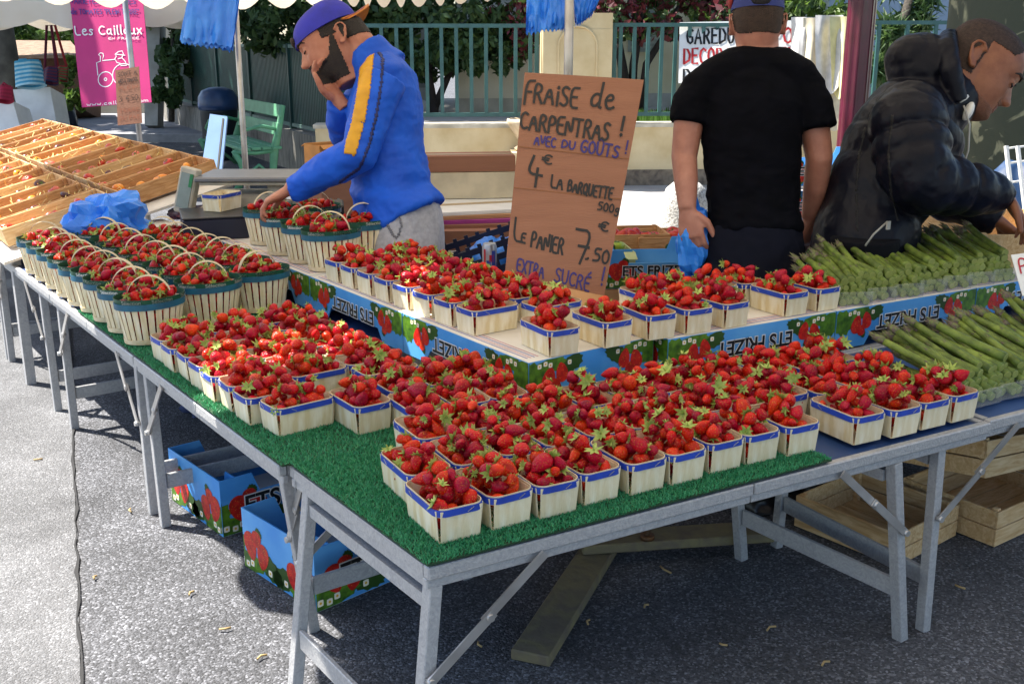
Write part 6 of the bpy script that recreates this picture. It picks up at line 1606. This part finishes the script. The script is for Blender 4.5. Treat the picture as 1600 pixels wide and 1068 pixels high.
b.tube([sh2, sh2.lerp(el2, .5), el2, el2.lerp(wr2, .5), wr2], [.06, .055, .047, .042, .030], 14)
hand(b, wr2, im(-.62, -.78, -.05), im(.55, -.45, -.5), im(-.1, -.3, -.9), (.45, .62, .8, .95), 1.2, .6)
for dx, dd in ((0, -.1), (0, .1)):
    f0 = A1(628, 440, dd); b.tube([A1(626, 400, dd), f0, Vector((f0.x, f0.y, .35)), Vector((f0.x, f0.y, .07))], [.10, .095, .06, .045], 14)
    b.tube([Vector((f0.x, f0.y, .05)) + _rt * .05, Vector((f0.x, f0.y, .045)) - _rt * .2], [.045, .035], 12)
me1 = remesh(b, .0052, 3); body1 = fin(me1, 'body', M_SK1, p1)
me1w = me1.copy(); me1w.transform(Matrix.Translation(p1.location))
def hl(h): return lambda c: h.l(c)
def beard1(c):
    x, y, z = h1.l(c); ax = abs(x)
    if ax > .083 or z > .012 or z < -.135 or y < -.02: return False
    front = .000 + max(0, -z) * .5 + (max(0, -z - .055) * 1.2)
    if x < -.03 and y > .055: return False
    side = ax > .028 and z < .004 and -.030 - max(0, -z) * .2 < y < front - .008 and y < .088
    chin = z < -.088 and .0 < y < .0935 and ax < .06
    must = -.060 < z < -.053 and .06 < y < .10 and .004 < ax < .028
    return side or chin or must
shell(me1w, beard1, .0025, 'beard', M_HAIR, p1)
shell(me1w, lambda c: (lambda x, y, z: -.03 < z < .06 and y < -.045 and abs(x) < .09)(*h1.l(c)) or (lambda x, y, z: .0 < z < .06 and -.06 < y < .020 and .06 < abs(x) < .0805)(*h1.l(c)), .0022, 'hair', M_HAIR, p1)
shell(me1w, lambda c: (lambda x, y, z: abs(x) < .023 and -.081 < z < -.062 and y > .07)(*h1.l(c)), .0008, 'lips', mat('lips', '#8a4a40', .5), p1)
h1.marks(p1, M_HAIR, M_LASH)
# cap worn backwards
M_CAP = mat('cap_violet_blue', '#2b2fae', .75, '#262a96', 20, bump=.1, bscale=200)
cm = MB(); N_ = 40; vs = []
for i in range(15):
    ph = math.pi / 2 * i / 14
    for j in range(N_):
        th = 2 * math.pi * j / N_; x = .088 * math.cos(th) * math.cos(ph) ** .75; y = -.008 + .116 * math.sin(th) * math.cos(ph) ** .75; z = .036 + .012 * math.sin(-th) + .094 * math.sin(ph)
        vs.append(h1.w(x, y, z))
cm.add(vs, [(i * N_ + j, i * N_ + (j + 1) % N_, (i + 1) * N_ + (j + 1) % N_, (i + 1) * N_ + j) for i in range(14) for j in range(N_)], 0, True)
cm.add([h1.w(.0885 * math.cos(2 * math.pi * j / N_) * s_, -.008 + .1165 * math.sin(2 * math.pi * j / N_) * s_, .036 - .012 * math.sin(2 * math.pi * j / N_)) for s_ in (1, .9) for j in range(N_)], [(j, (j + 1) % N_, N_ + (j + 1) % N_, N_ + j) for j in range(N_)])
cap1 = under(cm.build('cap', M_CAP), p1)
vm = MB()
for mi, (z0, z1, r0, r1) in enumerate(((.050, .046, 1.0, 1.0), )):
    pts = []
    for k in range(13):
        a = math.pi * (1.16 + .68 * k / 12); pts.append((math.cos(a), math.sin(a)))
    top = [h1.w(.09 * c_, -.01 + .112 * s_, .05 + .03 * abs(c_) * -1 + .012) for c_, s_ in pts]; tip = [h1.w(.082 * c_, -.02 + .112 * s_ - .048 * (-s_) ** 1.5, .046 - .05 * abs(c_) + .028) for c_, s_ in pts]
    for t_, mi_ in ((0, 0), (1, 0)):
        dz = -h1.u * (.004 * t_)
        vm.add([q + dz for q in top] + [q + dz for q in tip], [(k, k + 1, 14 + k, 13 + k) for k in range(12)], 0, True)
    vm.add(tip + [q - h1.u * .004 for q in tip], [(k, k + 1, 14 + k, 13 + k) for k in range(12)])
vis = under(vm.build('visor', mat('visor_orange', '#c8761a', .6), fixn=False), p1)
vm = MB()
for k in range(12): 
    a_, b_2 = top[k].lerp(tip[k], .45) + h1.u * .001, top[k + 1].lerp(tip[k + 1], .45) + h1.u * .001; c_, d_ = top[k].lerp(tip[k], .72) + h1.u * .001, top[k + 1].lerp(tip[k + 1], .72) + h1.u * .001
    vm.add([a_, b_2, d_, c_], [(0, 1, 2, 3)])
o = vm.build('visor_stripe', mat('visor_maroon', '#7a1f3f', .6), fixn=False); o.data.transform(Matrix.Translation(-p1.location)); o.parent = vis
tm = MB()
def captext(u, v, z):
    th = math.pi / 2 - (u - .02) / .105 * 1.05 + .12; k = 1.012; return h1.w(.0885 * math.cos(th) * k, -.008 + .1165 * math.sin(th) * k, .036 - .012 * math.sin(th) + .012 + v)
write(tm, 'LONA', .0, .0, .017, .003, captext, jit=.05); o = tm.build('cap_lettering', mat('gold_thread', '#d3b04a', .6), fixn=False); o.data.transform(Matrix.Translation(-p1.location)); o.parent = cap1
tm = MB(); tm.ell(h1.w(0, .106, .047), [.026 * 1.2, .010 * 1.2, .017 * 1.2], Matrix((h1.x, h1.f, h1.u)).transposed(), 14); o = tm.build('strap_opening', mat('cap_gap', '#2a1a18', .8)); o.data.transform(Matrix.Translation(-p1.location)); o.parent = cap1
# jersey
M_JER = mat('jersey_blue', '#195cd2', .6, '#164fbe', 8, bump=.12, bscale=400, spec=.25)
b = MB()
t2 = [(x, y, r, w) for x, y, r, w in torso if y < 400]
t2[0] = (623, 352, 69, .205)
tt = [(632, 346, 69, .205), (623, 330, 67, .20), (613, 300, 62, .18)] + t2[3:]
b.tube([A1(x, y) for x, y, _, _ in tt], [(r * D1 / FPX, w) for _, _, r, w in tt], 26, side=_rt)
b.tube([A1(596, 112), A1(582, 92), A1(571, 76)], [.115, .092, .083], 20, side=_rt)
b.tube([sh1 + _rt * .01, sh1.lerp(el1, .3), sh1.lerp(el1, .65), el1, el1.lerp(wr1, .35), el1.lerp(wr1, .7), wr1 + (el1 - wr1) * .04], [.082, .08, .076, .072, .066, .056, .046], 18)
b.tube([sh2, sh2.lerp(el2, .5), el2, el2.lerp(wr2, .5), wr2 + (el2 - wr2) * .04], [.09, .078, .070, .062, .048], 18)
jm = remesh(b, .0065, 6)
fo = folds(6, .013, (1, 1, 1.6), 3.3); fo2 = folds(15, .006, (1, 1, 1.2), 9.1)
def jw(co, n):
    lowz = max(0, 1.15 - co.z); return (fo(co, n) + fo2(co, n)) * (.55 + 1.1 * lowz) + .008 * math.sin(co.z * 70 + 3 * mnoise.noise(co * 4)) * max(0, min(1, (1.03 - co.z) * 6)) * max(0, min(1, (co.z - .80) * 10))
wrinkle(jm, jw)
jmw = jm.copy(); fin(jm, 'jersey', M_JER, p1)
arm_line = [A1(583, 84, -.20), A1(573, 140, -.30), A1(562, 195, -.33), A1(549, 238, -.33)]
def near_line(pts, w, near=True):
    def f(c):
        if depth(c) > D1 - .12: return False
        px_ = 800 + FPX * (c - CAM).dot(_rt) / depth(c); py_ = 534 + FPX * (c - CAM).dot(_dn) / depth(c)
        for (x0, y0), (x1, y1) in zip(pts[:-1], pts[1:]):
            t = ((px_ - x0) * (x1 - x0) + (py_ - y0) * (y1 - y0)) / ((x1 - x0) ** 2 + (y1 - y0) ** 2)
            if -.0 <= t <= 1 and math.hypot(px_ - x0 - t * (x1 - x0), py_ - y0 - t * (y1 - y0)) < w: return True
        return False
    return f
shell(jmw, near_line([(575, 84), (569, 140), (560, 190), (546, 241)], 9.5), .0035, 'sleeve_stripe', mat('stripe_yellow', '#d39a12', .6, '#c58d10', 20), p1)
shell(jmw, near_line([(574, 62), (588, 76), (598, 92), (596, 130), (588, 180), (577, 225), (562, 262), (530, 285)], 1.9), .003, 'piping', mat('piping_navy', '#15205a', .6), p1)
# grey joggers
M_JOG = mat('jogger_grey', '#b0b1b8', .9, '#9d9ea6', 60, bump=.2, bscale=300, sheen=.2)
b = MB(); tr_ = [(628, 310, 56, .165), (628, 332, 64, .183), (628, 350, 66, .19), (626, 385, 68, .195), (624, 420, 67, .19), (624, 450, 60, .18)]
b.tube([A1(x, y) for x, y, _, _ in tr_], [(r * D1 / FPX, w) for _, _, r, w in tr_], 26, side=_rt)
for dd in (-.1, .1):
    f0 = A1(626, 430, dd); b.tube([A1(626, 410, dd), f0, Vector((f0.x, f0.y, .4)), Vector((f0.x, f0.y, .10))], [.13, .125, .085, .06], 18)
jg = remesh(b, .007, 5); wrinkle(jg, folds(9, .008, (1, 1, .6), 5)); jgw = jg.copy(); fin(jg, 'joggers', M_JOG, p1)
shell(jgw, near_line([(603, 330), (605, 350), (612, 364), (620, 372)], 1.6), .004, 'pocket_seam', mat('seam_grey', '#6f7077', .9), p1)
shell(jgw, near_line([(623, 330), (627, 352), (621, 372)], 1.3), .004, 'pocket_seam', mat('seam_grey', '#6f7077', .9), p1)

# ---------------------------------------------------------------- man in the black T-shirt, seen from behind
D2 = 3.85
def A2(x, y, d=0.0): return atd(x, y, D2 + d)
p2 = thing('person', 'man in black T-shirt seen from behind with a blue bag in hand', 'person', (A2(1180, 350).x, A2(1180, 350).y, 0))
M_SK2 = skin('skin_fair', '#b07a66', '#a06a58')
up2 = Vector((0, 0, 1)); h2f = (_fw + _rt * .12); h2f.z = -.12
h2 = Head(A2(1146, 40, .02), h2f, 1.10, near=-_rt)
b = MB(); h2.add(b)
b.tube([A2(1182, 112, .03), A2(1183, 85, .02), A2(1184, 50, .03)], [(.09, .075), (.078, .07), (.074, .07)], 18, side=_rt)
t2_ = [(1178, 430, 55, .09), (1178, 390, 60, .10), (1178, 330, 70, .115), (1176, 270, 72, .115), (1174, 210, 78, .12), (1176, 165, 84, .12), (1180, 130, 76, .10), (1183, 108, 46, .08)]
b.tube([A2(x, y) for x, y, _, _ in t2_], [(r * D2 / FPX - .012, w - .012) for _, _, r, w in t2_], 22, side=_rt)
YK = [(1086, 144), (1112, 126), (1145, 112), (1183, 109), (1221, 112), (1248, 126), (1269, 148)]
b.tube([A2(x, y) for x, y in YK], [.05, .062, .07, .07, .07, .062, .05], 16)
L = [A2(1096, 138), A2(1077, 185, .0), A2(1069, 245, .01), A2(1072, 285, -.02), A2(1074, 328, -.04)]
b.tube(L, [.062, .056, .047, .043, .031], 16)
hand(b, L[-1], im(.16, .95, -.05), im(.45, -.05, .9), im(.8, .2, -.5), (.55, .65, .72, .8), 1.12, .5)
Rr = [A2(1256, 140), A2(1271, 190, .02), A2(1280, 248, .04), A2(1274, 295, .10), A2(1266, 340, .18)]
b.tube(Rr, [.062, .057, .049, .045, .033], 16)
hand(b, Rr[-1], im(-.16, .95, .3), im(-.45, 0, .5), im(-.3, 0, .9), (.4, .5, .5, .6), 1.12, .5)
for dx in (-.09, .09):
    f0 = A2(1178, 440) + _rt * dx; f0.z = 0; b.tube([f0 + Vector((0, 0, .72)), f0 + Vector((0, 0, .45)), f0 + Vector((0, 0, .08))], [.07, .055, .045], 14)
    fw2 = Vector((_fw.x, _fw.y, 0)).normalized(); b.tube([f0 + Vector((0, 0, .05)) - fw2 * .05, f0 + Vector((0, 0, .045)) + fw2 * .2], [.045, .035], 12)
me2 = remesh(b, .0052, 3); fin(me2, 'body', M_SK2, p2); me2w = me2.copy(); me2w.transform(Matrix.Translation(p2.location))
shell(me2w, lambda c: (lambda x, y, z: -.045 < z < .12 and y < .055 and (y < -.03 or z > .0) and abs(x) < .0815 and z > -.045 + .6 * max(0, y + .06))(*h2.l(c)), .003, 'hair', mat('hair_brown', '#2a1d16', .75, '#3a2a20', 60, bump=.4, bscale=260), p2)
h2.marks(p2, M_HAIR, M_LASH)
cm = MB(); vs = []
for i in range(15):
    ph = math.pi / 2 * i / 14
    for j in range(N_):
        th = 2 * math.pi * j / N_; vs.append(h2.w(.086 * math.cos(th) * math.cos(ph) ** .75, -.004 + .114 * math.sin(th) * math.cos(ph) ** .75, .035 + .10 * math.sin(ph)))
cm.add(vs, [(i * N_ + j, i * N_ + (j + 1) % N_, (i + 1) * N_ + (j + 1) % N_, (i + 1) * N_ + j) for i in range(14) for j in range(N_)], 0, True)
cm.add([h2.w(.087 * math.cos(2 * math.pi * j / N_) * s_, -.004 + .115 * math.sin(2 * math.pi * j / N_) * s_, .035) for s_ in (1, .9) for j in range(N_)], [(j, (j + 1) % N_, N_ + (j + 1) % N_, N_ + j) for j in range(N_)])
cap2 = under(cm.build('cap', mat('cap_royal', '#1c2f78', .7)), p2)
cm = MB(); cm.ell(h2.w(.0, -.112, .055), [.035, .012, .024], Matrix((h2.x, h2.f, h2.u)).transposed(), 14); o = cm.build('strap_opening', mat('cap_gap2', '#14121a', .8)); o.data.transform(Matrix.Translation(-p2.location)); o.parent = cap2
cm = MB(); cm.ell(h2.w(.086, .01, .07), [.012, .05, .03], Matrix((h2.x, h2.f, h2.u)).transposed(), 14); o = cm.build('side_patch', mat('patch_red', '#8c2a2a', .7)); o.data.transform(Matrix.Translation(-p2.location)); o.parent = cap2
cm = MB(); P_ = [h2.w(.08 * math.sin(a), .10 + .07 * math.cos(a), .04 - .02 * abs(math.sin(a))) for a in np.linspace(-1.3, 1.3, 13)]; Q_ = [h2.w(.08 * math.sin(a), .06, .045) for a in np.linspace(-1.3, 1.3, 13)]
cm.add(P_ + Q_, [(k, k + 1, 14 + k, 13 + k) for k in range(12)], 0, True); cm.add([q - h2.u * .004 for q in P_ + Q_], [(k, k + 1, 14 + k, 13 + k) for k in range(12)], 0, True); o = cm.build('visor', mat('cap_royal', '#1c2f78'), fixn=False); o.data.transform(Matrix.Translation(-p2.location)); o.parent = cap2
M_TEE = mat('tee_black', '#07080d', .85, '#0a0b12', 20, bump=.12, bscale=350, spec=.06)
b = MB(); tt = [(1178, 362, 73, .130)] + [(x, y, r, w) for x, y, r, w in t2_ if y < 340]
b.tube([A2(x, y) for x, y, _, _ in tt], [(r * D2 / FPX, w) for _, _, r, w in tt], 26, side=_rt)
b.tube([A2(1182, 122, .01), A2(1183, 108, .015), A2(1184, 99, .02)], [(.14, .09), (.10, .082), (.084, .078)], 22, side=_rt)
b.tube([A2(x, y) for x, y in YK], [.066, .076, .085, .082, .085, .076, .066], 20)
b.tube([A2(1100, 138), A2(1083, 160), A2(1077, 194)], [.074, .076, .072], 18); b.tube([A2(1256, 140), A2(1268, 164), A2(1274, 202)], [.074, .077, .073], 18)
tm2 = remesh(b, .0065, 6); f2 = folds(6, .013, (1, 1, 1.9), 1.7)
wrinkle(tm2, lambda co, n: f2(co, n) * (.5 + max(0, 1.2 - co.z) * 2)); fin(tm2, 'tee_shirt', M_TEE, p2)
M_TRO = mat('trousers_navy', '#080b18', .85, '#0b0e1d', 12, bump=.15, bscale=300, spec=.15)
b = MB(); tr_ = [(1178, 345, 71, .122), (1178, 385, 77, .135), (1178, 430, 78, .135), (1178, 455, 70, .12)]
b.tube([A2(x, y) for x, y, _, _ in tr_], [(r * D2 / FPX, w) for _, _, r, w in tr_], 26, side=_rt)
for dx in (-.09, .09):
    f0 = A2(1178, 440) + _rt * dx; f0.z = 0; b.tube([f0 + Vector((0, 0, .74)), f0 + Vector((0, 0, .45)), f0 + Vector((0, 0, .07))], [.11, .085, .065], 16)
tq = remesh(b, .008, 5); wrinkle(tq, folds(9, .006, (1, 1, 1), 8)); fin(tq, 'trousers', M_TRO, p2)
bg = crumple('plastic_bag', "blue plastic bag hanging from the black shirted man's left hand", 'plastic bag', A2(1083, 398, .03) - Vector((0, 0, .13)), (.075, .055, .16), .3, M_PLASTIC, 17, amp=.3, flat=.95, facet=True)

# ---------------------------------------------------------------- man in the dark quilted jacket, leaning to the right
D3 = 3.92
def A3(x, y, d=0.0): return atd(x, y, D3 + d)
p3 = thing('person', 'man with cropped hair in a dark quilted hooded jacket reaching right', 'person', (A3(1340, 400).x, A3(1340, 400).y, 0))
M_SK3 = skin('skin_tan', '#8f5a3c', '#7d4a30')
h3 = Head(A3(1525, 88, -.09), im(.80, .56, -.12), 1.42, ey=-.020)
b = MB(); h3.add(b)
b.tube([A3(1462, 170, .02), A3(1484, 140, .01), A3(1510, 108, .0), A3(1530, 88, 0)], [.105, .098, .092, .085], 18, side=_rt)
t3 = [(1345, 470, 74, .17), (1345, 400, 76, .18), (1362, 330, 76, .18), (1388, 270, 84, .19), (1412, 225, 86, .20), (1428, 185, 76, .20), (1450, 160, 50, .15)]
b.tube([A3(x, y) for x, y, _, _ in t3], [(r * D3 / FPX - .03, w - .03) for _, _, r, w in t3], 22, side=_rt)
s3, e3, w3 = A3(1418, 190, -.20), A3(1432, 282, -.26), A3(1572, 306, -.12)
b.tube([s3, s3.lerp(e3, .5), e3, e3.lerp(w3, .5), w3], [.06, .057, .05, .045, .034], 14)
hand(b, w3, im(.52, .80, .05), im(-.62, .62, .25), im(.55, -.2, -.75), (.30, .22, .30, .42), 1.18, .5, spread=.07)
s4, e4, w4 = A3(1440, 195, .2), A3(1470, 300, .22), A3(1560, 345, .15)
b.tube([s4, e4, w4], [.06, .05, .034], 14); hand(b, w4, im(.7, .6, 0), im(-.5, .7, 0), im(.4, 0, .8), (.3, .3, .3, .4), 1.1, .5)
for dd in (-.1, .1):
    f0 = A3(1345, 450, dd); f0.z = 0; b.tube([f0 + Vector((0, 0, .8)), f0 + Vector((0, 0, .45)), f0 + Vector((0, 0, .08))], [.09, .06, .045], 14); b.tube([f0 + Vector((0, 0, .05)) - _rt * .05, f0 + Vector((0, 0, .045)) + _rt * .2], [.045, .035], 12)
me3 = remesh(b, .0052, 3); fin(me3, 'body', M_SK3, p3); me3w = me3.copy(); me3w.transform(Matrix.Translation(p3.location))
M_STUB = mat('stubble', '#6a4330', .7, '#744a34', 80, bump=.3, bscale=300)
shell(me3w, lambda c: (lambda x, y, z: z > -.055 and (z > .045 + .5 * max(0, y - .05) or y < -.018) and abs(x) < .0815 and y < .066 - .25 * max(0, abs(x) - .03) and (y < .02 + z * .6))(*h3.l(c)), .0016, 'hair', mat('cropped_hair', '#2b1f1a', .8, '#40302a', 90, bump=.4, bscale=300), p3)
shell(me3w, lambda c: (lambda x, y, z: -.13 < z < -.045 and y > -.01 and (z < -.084 + .25 * max(0, .045 - y) or (-.0615 < z < -.051 and y > .06 and abs(x) < .03)))(*h3.l(c)), .0010, 'stubble_beard', M_STUB, p3)
shell(me3w, lambda c: (lambda x, y, z: abs(x) < .023 and -.081 < z < -.062 and y > .07)(*h3.l(c)), .0008, 'lips', mat('lips_dark', '#6e3a2c', .5), p3)
h3.marks(p3, M_HAIR, M_LASH)
M_JAC = mat('jacket_nylon', '#0b0c17', .4, '#10121d', 10, bump=.1, bscale=40, spec=.16)
b = MB(); tt = []
pts, rad = [], []
tt = [(1342, 470, 76, .19), (1345, 400, 78, .19)] + t3[2:]
def interp(tab, n):
    out = []
    for i in range(n + 1):
        u = i / n * (len(tab) - 1); k = min(int(u), len(tab) - 2); f = u - k; out.append([tab[k][q] * (1 - f) + tab[k + 1][q] * f for q in range(len(tab[0]))])
    return out
for i, (x, y, r, w) in enumerate(interp(tt, 40)):
    pf = 1 + .07 * abs(math.sin(i / 40 * math.pi * 6)) ** .6 - .04; pts.append(A3(x, y)); rad.append((r * D3 / FPX * pf, w * pf))
b.tube(pts, rad, 28, side=_rt)
def puff(P, Rd, k):
    pts, rad = [], []
    tab = [list(p) + [r] for p, r in zip(P, Rd)]
    for i, q in enumerate(interp(tab, 44)):
        pf = 1 + .17 * abs(math.sin(i / 44 * math.pi * k)) ** .6 - .11; pts.append(Vector(q[:3])); rad.append(q[3] * pf)
    return pts, rad
for P, Rd in (([A3(1425, 170, -.13), s3, s3.lerp(e3, .5), e3 + _dn * .0, e3.lerp(w3, .33), e3.lerp(w3, .66), w3 + (e3 - w3) * .05], [.11, .125, .125, .115, .10, .085, .058]), ([A3(1440, 175, .12), s4, s4.lerp(e4, .5), e4, w4], [.11, .115, .11, .10, .06])):
    a_, r_ = puff(P, Rd, 8); b.tube(a_, r_, 20)
b.tube([w3 + (e3 - w3) * .14, w3 + (e3 - w3) * .02], [.056, .052], 18)
b.tube([A3(1450, 172), A3(1478, 150), A3(1496, 136)], [.15, .125, .105], 20, side=_rt)
# hood
b.ell(A3(1442, 108, .0), [.135, .125, .125], Matrix((_rt, _fw, -_dn)).transposed() @ Matrix.Rotation(.5, 3, 'Y'), 22)
b.ell(A3(1420, 92, .0), [.085, .12, .085], Matrix((_rt, _fw, -_dn)).transposed(), 20)
b.tube([A3(1497, 158, -.13), A3(1486, 110, -.15), A3(1480, 72, -.10), A3(1482, 60, 0), A3(1480, 72, .10), A3(1488, 110, .14), A3(1497, 150, .1)], .034, 12)
jm3 = remesh(b, .0068, 4)
f3 = folds(9, .006, (1, 1, 1), 2.2); f3b = folds(22, .0012, (1, 1, 1), 6.2)
wrinkle(jm3, lambda co, n: f3(co, n) + f3b(co, n)); j3w = jm3.copy(); fin(jm3, 'quilted_jacket', M_JAC, p3)
m = MB(); m.tube([A3(1506, 165, -.20), A3(1515, 195, -.185), A3(1513, 235, -.17), A3(1500, 275, -.16), A3(1484, 300, -.16)], .0035, 8); under(m.build('zip', mat('zip_pale', '#9a9a96', .4)), p3)
m = MB(); m.box(A3(1388, 352, -.30), (.016, .006, .028)); m.tube([A3(1387, 346, -.29), A3(1365, 366, -.285), A3(1352, 384, -.28)], .0035, 6); under(m.build('zip_pull', mat('zip_pale', '#9a9a96', .4)), p3)
m = MB(); m.tube([A3(1490, 143, -.12), A3(1501, 155, -.13), A3(1512, 150, -.10)], [.012, .016, .010], 8); m.ell(A3(1513, 174, -.12), [.016, .028, .036], Matrix((_rt, _fw, -_dn)).transposed() @ Matrix.Rotation(.4, 3, 'Y'), 14); under(m.build('white_collar', M_WHITE), p3)
M_TR3 = mat('dark_trousers', '#0c0d14', .85, spec=.15)
b = MB(); b.tube([A3(x, y) for x, y in ((1345, 430), (1345, 500))], [(.15, .155), (.14, .145)], 22, side=_rt)
for dd in (-.1, .1):
    f0 = A3(1345, 450, dd); f0.z = 0; b.tube([f0 + Vector((0, 0, .85)), f0 + Vector((0, 0, .45)), f0 + Vector((0, 0, .07))], [.12, .09, .065], 16)
fin(remesh(b, .009, 4), 'trousers', M_TR3, p3)

seam = mat('seam_black', '#030308', .7)
for pxs in ([(1352, 200), (1342, 245), (1338, 300), (1340, 360)], [(1395, 180), (1388, 240), (1392, 300), (1404, 345)]):
    def fn(c, pts=pxs):
        if depth(c) > D3 - .02: return False
        px_ = 800 + FPX * (c - CAM).dot(_rt) / depth(c); py_ = 534 + FPX * (c - CAM).dot(_dn) / depth(c)
        for (x0, y0), (x1, y1) in zip(pts[:-1], pts[1:]):
            t = ((px_ - x0) * (x1 - x0) + (py_ - y0) * (y1 - y0)) / ((x1 - x0) ** 2 + (y1 - y0) ** 2)
            if 0 <= t <= 1 and math.hypot(px_ - x0 - t * (x1 - x0), py_ - y0 - t * (y1 - y0)) < 1.6: return True
        return False
    if sum(1 for p in j3w.polygons if fn(p.center)) > 4: shell(j3w, fn, .0012, 'seam', seam, p3)
